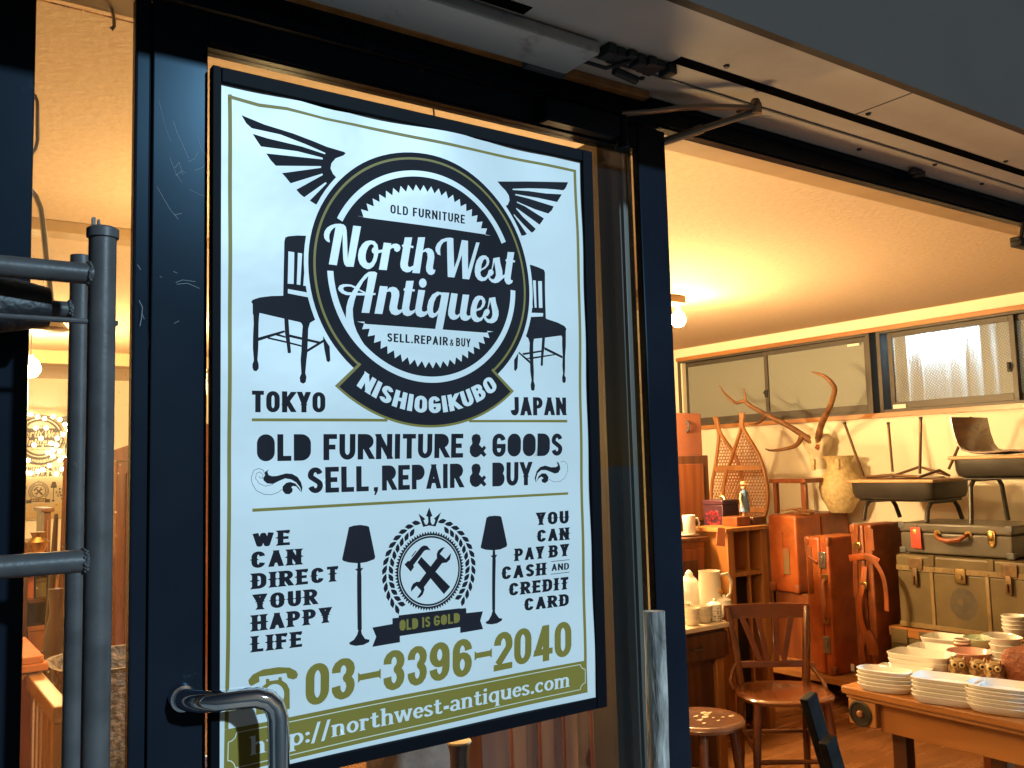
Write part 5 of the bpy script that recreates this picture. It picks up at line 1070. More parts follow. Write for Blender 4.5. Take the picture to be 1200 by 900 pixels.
# plywood chair shell on the second desk
t = thing("plywood_chair_seat", "dark bent plywood chair seat lying on the right school desk", "chair", (5.1, d2a, ZD2))
b = MB(); prof = []
Xc = 4.96
bt0, bt1 = atX((1106, 489), Xc), atX((1113, 532), Xc)      # left edge of the back, top to bottom
wd = .40; yL = bt0.y
pr = [(0.0, bt0.z - ZD2), (.012, (bt0.z - ZD2) * .6), (.03, .07), (.06, .03), (.11, .014), (.2, .012), (.32, .02), (.40, .016)]
def shell(b, off):
    rows = []
    for dy, dz in pr:
        rows.append([(Xc + .02 + wd * k / 8 + 0, yL - .02 - dy - .012 * math.sin(math.pi * k / 8) * (1 if dz > .05 else 0), ZD2 + dz + off - (.010 * math.sin(math.pi * k / 8) if dz < .05 else 0)) for k in range(9)])
    return rows
R0 = shell(b, 0); R1 = [[(x, y - .010 if i < 3 else y, z + (.010 if i >= 3 else 0)) for x, y, z in r] for i, r in enumerate(R0)]
for i in range(len(pr) - 1):
    for k in range(8):
        b.face([R0[i][k], R0[i + 1][k], R0[i + 1][k + 1], R0[i][k + 1]]); b.face([R1[i][k], R1[i][k + 1], R1[i + 1][k + 1], R1[i + 1][k]])
    b.face([R0[i][0], R1[i][0], R1[i + 1][0], R0[i + 1][0]]); b.face([R0[i][8], R0[i + 1][8], R1[i + 1][8], R1[i][8]])
for k in range(8): b.face([R0[0][k], R0[0][k + 1], R1[0][k + 1], R1[0][k]]); b.face([R0[-1][k], R1[-1][k], R1[-1][k + 1], R0[-1][k + 1]])
sh_ = b.build("shell", mat("dark plywood", (.10, .042, .018), .25, 0, col2=(.15, .066, .028), scale=7, stretch=(1, 4, 4), coat=.3), t, 50)

# ---- vase, antlers, small stand, sticks on the big suitcase
v = atX((984, 596), 5.38); zb = ZBIG + .001; s = atX((984, 534), 5.38).z - zb
tag((lambda b: (b.lathe((5.40, v.y, zb), [(.07 * 1.0, 0), (.085, .02), (.125, s * .25), (.14, s * .45), (.125, s * .62), (.085, s * .74), (.078, s * .80), (.085, s * .92), (.108, s), (.098, s), (.07, s * .85), (.0, s * .6)], 28), b.box(5.24, 5.27, v.y + .085, v.y + .11, zb + s * .75, zb + s * .95, .008), b.box(5.24, 5.27, v.y - .11, v.y - .085, zb + s * .75, zb + s * .95, .008), b.build("stoneware_vase", VASE, None, 50))[-1])(MB()), "yellow carved stoneware vase beside the antlers and school desk", "vase")
def apath(px, xs, rs, b):
    P = [atX(p, x) for p, x in zip(px, xs)]
    Q, R = [], []
    for i in range(len(P) - 1):
        p0, p1, p2, p3 = P[max(i - 1, 0)], P[i], P[i + 1], P[min(i + 2, len(P) - 1)]
        for k in range(4):
            u = k / 4; Q.append(.5 * ((2 * p1) + (p2 - p0) * u + (2 * p0 - 5 * p1 + 4 * p2 - p3) * u * u + (3 * p1 - p0 - 3 * p2 + p3) * u ** 3)); R.append(.84 * (rs[i] * (1 - u) + rs[i + 1] * u))
    Q.append(P[-1]); R.append(rs[-1]); b.tube(Q, R, 10)
t = thing("mounted_antlers", "deer skull with two large branching antlers hung on the right wall", "antlers", atX((968, 520), 5.45))
b = MB(); apath([(956, 521), (938, 508), (920, 497), (900, 487), (880, 476), (872, 470), (862, 472), (850, 462), (843, 452)], [5.42, 5.36, 5.30, 5.26, 5.24, 5.22, 5.2, 5.2, 5.2], [.034, .026, .023, .021, .019, .017, .014, .010, .004], b)
apath([(940, 510), (935, 520), (925, 525), (905, 528), (897, 526)], [5.37, 5.32, 5.26, 5.2, 5.18], [.024, .02, .016, .010, .004], b)
apath([(898, 486), (892, 493), (885, 497), (877, 497)], [5.26, 5.22, 5.19, 5.16], [.017, .013, .009, .003], b)
apath([(874, 471), (873, 463), (872, 455)], [5.22, 5.22, 5.22], [.014, .009, .003], b)
b.build("antler", ANTLER, t, 60)
b = MB(); apath([(958, 521), (961, 503), (966, 490), (972, 478), (977, 463), (978, 455), (974, 448), (966, 441), (956, 437), (951, 436)], [5.42, 5.38, 5.32, 5.28, 5.24, 5.22, 5.2, 5.18, 5.17, 5.17], [.034, .027, .025, .023, .021, .021, .019, .016, .009, .003], b); b.build("antler", ANTLER, t, 60)
v = atX((957, 518), 5.46); b = MB()
b.rrect((5.47, v.y, v.z - .03), [(.04, .045, -.16), (.05, .05, -.14), (.06, .055, -.06), (.085, .085, 0), (.09, .10, .05), (.06, .08, .085), (.02, .03, .09)], 5, e=.7)
b.tube([(5.43, v.y - .07, v.z + .0), (5.40, v.y - .085, v.z - .03), (5.41, v.y - .07, v.z - .07)], .014, 8); b.build("skull", BONE, t, 60)
b = MB(); b.lathe((5.40, v.y - .05, v.z - .035), [(.022, 0), (.018, -.01), (0, -.012)], 10, M=Matrix.Rotation(math.pi / 2, 4, 'Y')); b.build("eye_socket", L_DARK, t)
# small wooden stand
t = thing("small_stand", "small open wooden stool frame on the big red suitcase", "stool", (5.25, atX((930, 600), 5.2).y, ZBIG))
y1, y0 = atX((906, 580), 5.1).y, atX((944, 580), 5.1).y; ztp = atX((925, 561), 5.1).z
for x in (5.10, 5.40):
    for y in (y0, y1 - .03): b = MB(); b.box(x, x + .03, y, y + .03, ZBIG + .001, ztp - .03, .003); b.build("leg", W_RED, t)
b = MB(); b.box(5.08, 5.45, y0 - .015, y1 + .015, ztp - .0295, ztp, .004); b.build("top", W_RED, t)
b = MB(); rr = random.Random(2)
v = atX((944, 599), 5.05)
for i in range(9):
    c_ = Vector((5.02 + .02 * rr.random(), v.y + rr.uniform(-.09, .09), ZBIG + .006 + .007 * (i % 4))); d = Vector((rr.uniform(-.05, .3), rr.uniform(-1, 1), rr.uniform(-.05, .14))).normalized() * rr.uniform(.04, .09)
    c_.z += abs(d.z); b.tube([c_ - d, c_ + Vector((0, 0, .004)), c_ + d], [.005, .007, .004], 7)
tag(b.build("driftwood_sticks", ANTLER), "small heap of brown wooden sticks on the edge of the big red suitcase", "sticks")

# ---- snowshoes
def snowshoe(px_out, X, label, lean):
    P = [atX(p, X) for p in px_out]
    P = [Vector((X + lean * (p.z - P[0].z), p.y, p.z)) for p in P]
    t = thing("snowshoe", label, "snowshoe", P[-1], group="snowshoes leaning on the right wall")
    b = MB(); Q = []
    for i in range(len(P) - 1):
        p0, p1, p2, p3 = P[max(i - 1, 0)], P[i], P[i + 1], P[min(i + 2, len(P) - 1)]
        for k in range(4):
            u = k / 4; Q.append(.5 * ((2 * p1) + (p2 - p0) * u + (2 * p0 - 5 * p1 + 4 * p2 - p3) * u * u + (3 * p1 - p0 - 3 * p2 + p3) * u ** 3))
    Q.append(P[-1]); b.tube(Q, .014, 8); b.build("rim", W_MIDV, t, 60)
    ys_ = [q.y for q in Q]; zs_ = [q.z for q in Q]
    def span(z):
        xs = []
        for p, q in zip(Q, Q[1:]):
            if (p.z - z) * (q.z - z) <= 0 and p.z != q.z: xs.append(p.y + (q.y - p.y) * (z - p.z) / (q.z - p.z))
        return (min(xs), max(xs)) if len(xs) > 1 else None
    zlo, zhi = min(zs_) + .02, max(zs_) - .22
    b = MB()
    for f in (.70, .22):
        z = zlo + (zhi - zlo) * f; sp_ = span(z)
        if sp_: x = X + lean * (z - P[0].z); b.box(x - .012, x + .012, sp_[0] + .008, sp_[1] - .008, z - .02, z + .02, .004)
    b.build_each("cross_brace", W_MIDV, t)
    b = MB(); n = 26
    for s_ in (1, -1):
        for k in range(-22, 46):
            pts = []
            for j in range(60):
                z = zlo + (zhi + .1 - zlo) * j / 59; y = min(ys_) + (k * .028) + s_ * (z - zlo) * .55 + (0 if s_ > 0 else .4); sp_ = span(z)
                if sp_ and sp_[0] < y < sp_[1]: pts.append((X + lean * (z - P[0].z) + .002 * s_, y, z))
            if len(pts) > 2: b.tube([pts[0], pts[-1]], .0028, 4)
    k = 0; z = zlo
    while z < zhi + .1:
        sp_ = span(z); x = X + lean * (z - P[0].z)
        if sp_ and sp_[1] - sp_[0] > .02: b.tube([(x, sp_[0], z), (x, sp_[1], z)], .0028, 4)
        z += .024
    b.build("lacing", L_TAN, t, 0)
    return t
snowshoe([(837, 489), (841, 500), (843, 512), (841, 540), (837, 570), (838, 600), (850, 618), (866, 612), (874, 590), (872, 560), (864, 535), (850, 515), (844, 505), (840, 489)], 5.40, "rear snowshoe leaning behind the front one on the wall", .05)
snowshoe([(868, 484), (869, 500), (866, 514), (860, 535), (853, 560), (851, 585), (856, 610), (875, 622), (897, 612), (904, 588), (901, 562), (892, 535), (878, 512), (871, 500), (871, 484)], 5.28, "front snowshoe with pale lacing leaning on the wall below the left antler", .06)

# ================================================================== table with crockery at the right
ZT = .62
cA, cB = atZ((985, 803), ZT), atZ((1200, 856), ZT)
tb = thing("crockery_table", "oak table covered with white crockery at the right", "table", (3.5, .2, 0))
yF = cA.y; xF = cA.x; yN = -.0 + .12
b = MB(); b.box(xF, xF + 1.15, .03, yF, ZT - .028, ZT, .006); b.box(xF + .012, xF + 1.138, .042, yF - .012, ZT - .044, ZT - .0285, .005); b.build("tabletop", W_MID, tb)
ap0 = atX((1030, 823), xF + .05).y
b = MB(); b.box(xF + .05, xF + .07, .08, ap0, ZT - .15, ZT - .045, .002); b.box(xF + .05, xF + 1.1, yF - .075, yF - .055, ZT - .15, ZT - .0445, .002); b.build("apron", W_MID, tb)
for x in (xF + .10, xF + 1.0):
    for y in (.2, yF - .19):
        b = MB(); b.box(x, x + .055, y, y + .055, 0, ZT - .045, .004); b.build("leg", W_DARK, tb)
# small box with a round mesh under the corner
a, c = atX((993, 817), xF + .02), atX((1027, 855), xF + .02)
t = thing("wooden_speaker", "small wooden box with a round dark speaker under the table corner", "speaker", (xF + .1, (a.y + c.y) / 2, c.z))
b = MB(); b.box(xF + .022, xF + .20, c.y, a.y, c.z, ZT - .0455, .006); b.build("cabinet", W_MID, t)
cy_, cz_ = (a.y + c.y) / 2 + .005, (a.z + c.z) / 2 - .003; Rm = Matrix.Rotation(-math.pi / 2, 4, 'Y')
b = MB(); b.lathe((xF + .0215, cy_, cz_), [(.045, 0), (.047, .004), (.040, .006), (.038, .001), (0, .0005)], 24, M=Rm); b.build("cone", DTRAY, t)
b = MB(); b.lathe((xF + .0205, cy_, cz_), [(.012, 0), (.012, .008), (.008, .012), (0, .013)], 14, M=Rm); b.build("knob", W_MID, t)

ROT = lambda a: Matrix.Rotation(rad(a), 4, 'Z')
rr0 = random.Random(12)
def plate_stack(px, n, hx, hy, ang, label, dish=.022, step=.011, e=.5, group="stacks of white dishes on the table", m=None, Z=ZT):
    v = atZ(px, Z + .004); base = Vector((v.x, v.y, Z))
    t = thing("dish_stack", label, "dishes", base, rad(ang), group) if n > 1 else None
    for i in range(n):
        z = .001 + i * step
        b = MB(); lv = [(hx * .80, hy * .83, z), (hx * .85, hy * .88, z + .003), (hx * .97, hy * .975, z + dish * .8), (hx, hy, z + dish), (hx * .97, hy * .97, z + dish + .0015), (hx * .91, hy * .92, z + dish * .72), (hx * .80, hy * .82, z + .006), (.001, .001, z + .006)]
        b.rrect((rr0.uniform(-1, 1) * .003 * (i > 0), rr0.uniform(-1, 1) * .003 * (i > 0), 0), lv, 8, e=e, M=Matrix.Rotation(rad(rr0.uniform(-2.5, 2.5)) * (i > 0), 4, 'Z'))
        if n > 1: b.build("dish", m or CERAM, t, 50, local=True)
        else: d = b.build("dish", m or CERAM, None, 50, local=True); d.location = base; d.rotation_euler = (0, 0, rad(ang)); tag(d, label, "dish", group)
g = "stacks of white dishes on the table"
plate_stack((1038, 808), 5, .058, .098, 14, "stack of oval white dishes at the left corner of the table", .022, .0135, .75)
plate_stack((1058, 793), 1, .070, .100, 12, "low rectangular white dish with sharp corners behind the oval dishes", .034, .02, .25)
plate_stack((1082, 786), 2, .080, .120, 12, "deep rectangular white dish with rounded corners in the middle row", .050, .022, .4)
plate_stack((1094, 768), 1, .075, .090, 10, "small rectangular white dish in the rear row", .040, .02, .35)
plate_stack((1113, 758), 1, .085, .105, 8, "pale pinkish rectangular dish farthest back on the table", .046, .02, .35)
plate_stack((1112, 822), 5, .070, .112, 15, "stack of rounded rectangular white dishes at the front edge", .026, .0145, .4)
plate_stack((1146, 812), 1, .060, .100, 14, "single pale dish with a brown chip behind the front dish stack", .030, .012, .4)
plate_stack((1178, 833), 6, .074, .112, 15, "stack of white dishes with strongly rounded corners at the right edge of the picture", .026, .0125, .6)
plate_stack((1196, 816), 1, .075, .105, 10, "white oval dish at the right edge behind the dish stack", .030, .012, .7)
def bowl(px, r, h, m, label, n=1, step=.02, name="bowl", Z=ZT, cat="bowl", group=None):
    v = atZ(px, Z + .003); t = thing(name, label, cat, (v.x, v.y, Z), 0, group) if n > 1 else None
    for i in range(n):
        b = MB(); z = .001 + i * step; b.lathe((0, 0, z), [(r * .45, 0), (r * .5, .006), (r * .8, h * .45), (r, h), (r * .97, h + .002), (r * .74, h * .45), (r * .4, .012), (0, .011)], 28)
        if n > 1: b.build("cup", m, t, 50, local=True)
        else: d = b.build(name, m, None, 50, local=True); d.location = (v.x, v.y, Z); tag(d, label, cat, group)
bowl((1137, 781), .085, .062, PINK, "pink bowl with a white mug behind the owl figures")
bowl((1150, 762), .072, .055, GREENC, "pale green bowl in the rear row of the table")
bowl((1172, 760), .070, .06, CERAM, "white bowl between the green bowl and the cups")
bowl((1181, 785), .062, .05, CERAM, "stack of small white bowls behind the owl figures", 4, .026, "bowl_stack", cat="bowls")
bowl((1190, 748), .055, .05, CERAM, "stack of white cups at the far right edge", 4, .018, "cup_stack", cat="cups")
v = atZ((1129, 774), ZT); t = thing("striped_mug", "small striped mug lying between the pink bowl and the pale dish", "mug", (v.x, v.y, ZT))
b = MB(); b.lathe((v.x, v.y, ZT + .001), [(.026, 0), (.03, .004), (.032, .085), (.029, .087), (.026, .01), (0, .008)], 20); b.build("mug_body", CERAM, t, 50)
b = MB(); b.lathe((v.x, v.y, ZT + .06), [(.0318, 0), (.0325, .002), (.0325, .008), (.0318, .010)], 20); b.lathe((v.x, v.y, ZT + .078), [(.0318, 0), (.0327, .001), (.0327, .004), (.0318, .005)], 20); b.build("stripe", W_RED, t)
OWL = mat("mottled owl glaze", (.16, .10, .05), .35, 0, col2=(.50, .36, .18), scale=70, lo=.42, hi=.58, detail=3)
for px, lab in (((1124, 795), "leftmost owl figurine in front of the pink bowl"), ((1148, 797), "middle owl figurine right of the pink bowl"), ((1166, 800), "rightmost owl figurine beside the red brown block")):
    v = atZ(px, ZT + .002); ang = math.atan2(CAM.x - v.x, -(CAM.y - v.y)); t = thing("owl_figurine", lab, "figurine", (v.x, v.y, ZT), ang, "owl figurines on the table")
    b = MB(); b.lathe((0, 0, .001), [(.022, 0), (.030, .008), (.034, .028), (.030, .045), (.031, .056), (.030, .068), (.02, .075), (0, .077)], 18)
    for s in (-1, 1): b.tube([(s * .018, -.006, .068), (s * .023, -.006, .088)], [.009, .001], 6)
    for s in (-1, 1): b.rrect((s * .030, .002, .034), [(.004, .012, -.024), (.008, .018, 0), (.004, .012, .02)], 4, e=.8)
    b.build("owl_body", OWL, t, 50, local=True)
    for s in (-1, 1):
        b = MB(); b.lathe((s * .0125, -.0285, .058), [(.012, 0), (.0115, .003), (.009, .0045), (0, .005)], 14, M=Matrix.Rotation(math.pi / 2, 4, 'X')); e_ = b.build("eye", mat("pale eye glaze", (.70, .55, .28), .3), t, 50, local=True)
        b = MB(); b.lathe((s * .0125, -.0338, .058), [(.0055, 0), (.005, .001), (0, .0015)], 10, M=Matrix.Rotation(math.pi / 2, 4, 'X')); b.build("pupil", RUBBER, e_, 50, local=True)
    b = MB(); b.tube([(0, -.029, .054), (0, -.037, .046)], [.004, .001], 6); b.build("beak", W_DARK, t, local=True)
v = atZ((1190, 802), ZT); b = MB(); b.rrect((v.x + .03, v.y - .09, ZT + .001), [(.05, .13, 0), (.055, .135, .01), (.056, .133, .10), (.052, .115, .125), (.045, .10, .130)], 6, e=.3)
tag(b.build("leather_block", mat("red brown block", (.20, .062, .03), .6, 0, col2=(.27, .09, .045), scale=12, bump=.3, bscale=60)), "red brown leather covered block at the right edge of the table", "box")

# ================================================================== bentwood chair and round stool
def splay(t, pts, r, name, m, n=10): b = MB(); b.tube(pts, r, n); return b.build(name, m, t, 60, local=True)
cc = atZ((918, 810), .45); cang = math.atan2(CAM.x - cc.x, -(CAM.y - cc.y)) + rad(14)
ch = thing("bentwood_chair", "brown varnished wooden chair with a slatted back near the doorway", "chair", (cc.x, cc.y, 0), cang)
b = MB(); b.rrect((0, 0, 0), [(.19, .185, .428), (.205, .20, .433), (.207, .202, .445), (.20, .195, .4515), (.17, .165, .4535), (.12, .12, .449), (.001, .001, .447)], 9, e=.75); b.build("seat", W_CHAIR, ch, 50, local=True)
for s in (-1, 1):
    splay(ch, [(s * .145, -.14, .43), (s * .165, -.165, .22), (s * .18, -.19, 0)], [.019, .017, .013], "leg", W_CHAIR)
    splay(ch, [(s * .155, .25, 0), (s * .148, .205, .22), (s * .150, .175, .45), (s * .165, .19, .62), (s * .186, .235, .78)], [.015, .018, .019, .018, .016], "back_post", W_CHAIR)
    splay(ch, [(s * .158, .182, .55), (s * .19, .165, .50), (s * .21, .12, .462), (s * .205, .05, .444)], .009, "side_brace", W_CHAIR)
    splay(ch, [(s * .165, -.165, .235), (s * .15, .20, .235)], .010, "stretcher", W_CHAIR)
splay(ch, [(-.16, -.17, .20), (.16, -.17, .20)], .010, "stretcher", W_CHAIR); splay(ch, [(-.145, .205, .22), (.145, .205, .22)], .010, "stretcher", W_CHAIR)
b = MB(); n = 14; zc0, zc1 = .728, .790
for i in range(n):
    xs = [-.198 + .396 * (i + k) / n for k in (0, 1)]; yy = [.238 + .02 * (1 - (x / .198) ** 2) for x in xs]; h_ = [.004 * (1 - (x / .198) ** 2) for x in xs]
    b.hexa([(xs[0], yy[0] - .011, zc0), (xs[1], yy[1] - .011, zc0), (xs[1], yy[1] + .011, zc0), (xs[0], yy[0] + .011, zc0), (xs[0], yy[0] - .005, zc1 + h_[0]), (xs[1], yy[1] - .005, zc1 + h_[1]), (xs[1], yy[1] + .015, zc1 + h_[1]), (xs[0], yy[0] + .015, zc1 + h_[0])])
b.build("crest_rail", W_CHAIR, ch, 50, local=True)
b = MB(); b.box(-.15, .15, .172, .192, .515, .545, .004); b.build("lower_rail", W_CHAIR, ch, local=True)
for x0, x1 in ((-.055, -.115), (-.02, -.04), (.02, .04), (.055, .115)):
    b = MB(); b.beam((x0, .182, .5455), (x1, .245, .735), .026, .008, Vector((0, 1, 0)), .002); b.build("splat", W_CHAIR, ch, local=True)
sv = atZ((822, 840), .45)
stl = thing("round_stool", "round wooden stool with flaking varnish on its worn seat", "stool", (sv.x, sv.y, 0))
b = MB(); b.lathe((0, 0, 0), [(.145, .418), (.168, .424), (.172, .436), (.165, .447), (.15, .450), (.13, .446), (0, .446)], 32)
W_STOOL = mat("worn stool top", (.085, .030, .012), .28, 0, col2=(.16, .06, .022), scale=9, coat=.3, bump=.15, bscale=40, bdist=.004); b.build("seat", W_STOOL, stl, 50, local=True)
b = MB(); rr = random.Random(5); FL = [(-.03, -.02), (.02, .0), (.05, .02), (.035, -.03), (.0, .03), (.07, -.05), (.11, -.06), (.02, -.07), (-.05, -.06), (.06, .045), (.08, .03)]
for i, (x, y) in enumerate(FL):
    r0 = rr.uniform(.006, .016); k = 9; b.face([(x + r0 * 1.6 * rr.uniform(.5, 1) * math.cos(2 * math.pi * j / k), y + r0 * rr.uniform(.5, 1) * math.sin(2 * math.pi * j / k), .4472) for j in range(k)])
b.build_each("bare_flake", mat("bare pale wood flake", (.55, .40, .22), .7), stl, 0, local=True)
for k in range(4):
    a = rad(45 + 90 * k); splay(stl, [(.12 * math.cos(a), .12 * math.sin(a), .42), (.165 * math.cos(a), .165 * math.sin(a), 0)], [.018, .014], "leg", W_CHAIR)
b = MB(); P = [(.142 * math.cos(2 * math.pi * k / 32), .142 * math.sin(2 * math.pi * k / 32), .2) for k in range(33)]; b.tube(P, .009, 8, cap=False); b.build("ring_stretcher", W_CHAIR, stl, 60, local=True)

# ================================================================== bureau with tea things, cupboard behind it
YD = 1.555; ZD = .72; xr = atY((858, 728), YD).x
bu = thing("bureau", "dark wooden bureau with a pale top carrying white teaware", "desk", (2.6, YD + .25, 0))
b = MB(); b.box(1.9, xr, YD, YD + .46, ZD - .022, ZD, .004); b.build("top", mat("pale worktop", (.62, .52, .36), .4, 0, col2=(.68, .58, .42), scale=5), bu)
b = MB(); b.box(1.93, xr - .03, YD + .02, YD + .44, ZD - .16, ZD - .0225, .003); b.box(1.93, xr - .10, YD + .04, YD + .44, .04, ZD - .161, .003); b.build("body", W_DARK, bu)
for x in (1.95, 2.42, 2.87):
    b = MB(); b.box(x, x + .42, YD + .011, YD + .0195, ZD - .15, ZD - .04, .003); dw = b.build("drawer", W_DARK, bu); b = MB(); b.tube([(x + .17, YD + .010, ZD - .09), (x + .18, YD - .004, ZD - .10), (x + .24, YD - .004, ZD - .10), (x + .25, YD + .010, ZD - .09)], .004, 6); b.build("handle", DTRAY, dw)
v = atY((838, 797), YD + .015)
b = MB(); b.box(xr - .085, xr - .035, YD + .03, YD + .08, 0, ZD - .161, .004); b.build("leg", W_MIDV, bu)
YC = 2.12; zC = atY((820, 629), YC).z; xC0, xC1 = 3.0, min(atY((836, 626), YC).x, atY((852, 619), 2.0).x - .055)
cb = thing("cupboard", "dark brown cupboard behind the bureau carrying a mug and a tin box", "cupboard", (3.4, YC + .22, 0))
b = MB(); b.box(xC0 - .02, xC1 + .02, YC - .02, YC + .42, zC - .025, zC, .006); b.build("top", W_DARK, cb)
b = MB(); b.box(xC0, xC1, YC, YC + .40, 0.0, zC - .0255, .003); b.build("body", W_RED, cb)
for k in range(2):
    x0 = xC0 + .02 + k * (xC1 - xC0 - .02) / 2; x1 = x0 + (xC1 - xC0) / 2 - .03
    b = MB(); b.box(x0, x1, YC - .010, YC - .0005, .06, zC - .06, .003); d_ = b.build("door", W_RED, cb)
    b = MB(); b.box(x0 + .05, x1 - .05, YC - .0135, YC - .0105, .12, zC - .12, .002); b.build("panel", W_DARK, d_)
b = MB()
def on(px, Z): return atZ(px, Z)
# mug, dish, tin box, doll figure
v = atY((808, 626), YC + .06); t = thing("white_mug", "white mug on the cupboard beside the door's right stile", "mug", (v.x, v.y, zC))
b = MB(); b.lathe((v.x, v.y, zC + .016), [(.030, 0), (.034, .004), (.036, .10), (.033, .102), (.03, .01), (0, .008)], 22); b.build("mug_body", CERAM, t, 50)
b = MB(); b.tube([(v.x + .033, v.y - .002, zC + .096), (v.x + .055, v.y - .01, zC + .098), (v.x + .068, v.y - .012, zC + .07), (v.x + .06, v.y - .01, zC + .045), (v.x + .034, v.y - .002, zC + .036)], .006, 8); b.build("handle", CERAM, t, 60)
b = MB(); b.lathe((v.x, v.y, zC + .0005), [(.035, 0), (.055, .008), (.056, .010), (.03, .006), (0, .006)], 22); tag(b.build("saucer", CERAM), "small white saucer under the white mug", "saucer")
N_ = atY((848, 622), YC + .05); N_.z = zC; hT = atY((848, 586), YC + .05).z - zC
d0 = ray(825, 620); yl_ = CAM.y + d0.y * (N_.x - CAM.x) / d0.x; d1_ = ray(867, 620); xr_ = CAM.x + d1_.x * (N_.y - CAM.y) / d1_.y
yl_ = min(yl_, YC + .38); xr_ = min(xr_, N_.x + .22)
t = thing("tin_box", "dark tin box with a red ornament on the cupboard", "tin", (N_.x + .08, YC + .15, zC))
TINM = mat("dark violet tin", (.040, .014, .025), .4, .2, col2=(.065, .02, .03), scale=8)
zt_ = zC + hT; b = MB(); b.box(N_.x, xr_, N_.y, yl_, zC + .001, zt_ - .03, .004); b.build("tin_body", TINM, t); b = MB(); b.box(N_.x - .003, xr_ + .003, N_.y - .003, yl_ + .003, zt_ - .0295, zt_, .006); b.build("lid", TINM, t)
b = MB(); ym_ = (N_.y + yl_) / 2; b.tube([(N_.x + .06, ym_ - .04, zt_ - .001), (N_.x + .06, ym_ - .03, zt_ + .018), (N_.x + .06, ym_ + .03, zt_ + .018), (N_.x + .06, ym_ + .04, zt_ - .001)], .006, 6); b.build("handle", BRASS, t)
cy2, cz_ = ym_, (zC + zt_) / 2 - .012; rr = random.Random(8); b = MB(); hs = (yl_ - N_.y) * .27
for k in range(16):
    an = 2 * math.pi * k / 16; r0 = 1 + .16 * rr.uniform(-1, 1); y, z = cy2 + r0 * hs * 1.05 * math.cos(an), cz_ + r0 * hs * 1.0 * math.sin(an); b.tube([(N_.x - .0005, y, z), (N_.x - .002, y + hs * .4 * math.cos(an * 3), z + hs * .4 * math.sin(an * 3))], [hs * .24, hs * .12], 6, flat=.25, up=Vector((1, 0, 0)))
b.tube([(N_.x - .001, cy2 + hs * .5, cz_ - hs * .3), (N_.x - .002, cy2 + hs * .2, cz_ + hs * .3), (N_.x - .002, cy2 - hs * .1, cz_ - hs * .2), (N_.x - .001, cy2 - hs * .5, cz_ + hs * .35)], hs * .14, 6); b.build("ornament", mat("red enamel", (.20, .010, .016), .4), t)
# rack of oak with dark glass, doll on it, orange tag
YR = 2.0
a = atY((852, 619), YR); a2 = atY((898, 619), YR); z0r = atY((852, 760), YR).z
rk = thing("oak_rack", "open oak rack with dark panels beside the big red suitcase", "rack", ((a.x + a2.x) / 2, YR, 0))
b = MB(); b.box(a.x - .03, a2.x, YR - .02, YR + .25, a.z - .022, a.z, .003); b.build("top_rail", W_MID, rk)
for x in (a.x, a2.x - .05): b = MB(); b.box(x, x + .05, YR, YR + .22, 0, a.z - .0225, .003); b.build("upright", W_MIDV, rk)
z2 = atY((860, 672), YR).z; b = MB(); b.box(a.x + .0505, a2.x - .0505, YR + .002, YR + .2, z2 - .022, z2, .002); b.build("shelf", W_MID, rk)
b = MB(); x = atY((878, 640), YR).x; b.box(x, x + .012, YR + .01, YR + .03, z2 + .0005, a.z - .0228, .001); b.box(x, x + .012, YR + .01, YR + .03, .01, z2 - .0225, .001); b.build("divider", W_MIDV, rk)
b = MB(); b.box(a.x + .0505, a2.x - .0505, YR + .12, YR + .13, .02, z2 - .0225); b.build("dark_panel", DTRAY, rk, smooth=0)
for px in ((868, 612), (887, 612)):
    q = atY((px[0] - 8, 606), YR + .05); q1 = atY((px[0] + 8, 606), YR + .05); b = MB(); b.box(q.x, q1.x, YR + .03, YR + .14, a.z + .001, q.z + .0, .004); tag(b.build("wooden_block", W_RED if px[0] < 880 else W_DARK), "red brown wooden block under the blue doll" if px[0] < 880 else "dark wooden block at the right end of the oak rack", "block")
v = atY((867, 602), YR + .06); ZB2 = atY((868, 606), YR + .05).z
ds = (atY((873, 566), YR + .08).z - ZB2) / .30
dl = thing("small_doll", "small doll in a blue dress and straw hat on the oak rack", "doll", (atY((874, 604), YR + .08).x, YR + .085, ZB2 + .001), 0)
b = MB(); L = lambda *p: tuple(x * ds for x in p)
b.lathe((0, 0, 0), [(.020 * ds, .05 * ds), (.055 * ds, .04 * ds), (.048 * ds, .12 * ds), (.034 * ds, .17 * ds), (.044 * ds, .215 * ds), (.02 * ds, .235 * ds), (.012 * ds, .24 * ds)], 14, sy=.7); b.build("dress", mat("blue cloth", (.10, .19, .36), .8, 0, col2=(.14, .25, .44), scale=60), dl, 60, local=True)
SK = mat("doll skin", (.62, .34, .20), .5); b = MB()
b.sphere((0, 0, .268 * ds), .028 * ds, 10, 1.12); b.cyl((0, 0, .23 * ds), (0, 0, .25 * ds), .012 * ds, None, 8)
for s in (-1, 1):
    b.tube([L(s * .04, 0, .212), L(s * .062, -.008, .16), L(s * .066, -.022, .10)], [.013 * ds, .011 * ds, .008 * ds], 8); b.sphere(L(s * .066, -.025, .09), .011 * ds, 6); b.tube([L(s * .018, 0, .06), L(s * .018, 0, .002)], [.014 * ds, .012 * ds], 8)
b.sphere((0, -.029 * ds, .266 * ds), .005 * ds, 6); b.build("doll_body", SK, dl, 60, local=True)
b = MB(); b.lathe((0, 0, .283 * ds), [(.05 * ds, 0), (.056 * ds, .004 * ds), (.03 * ds, .010 * ds), (.026 * ds, .03 * ds), (0, .034 * ds)], 16); b.build("hat", W_LIGHT, dl, 60, local=True)
a_, c_ = atY((841, 618), YR - .04), atY((852, 638), YR - .04)
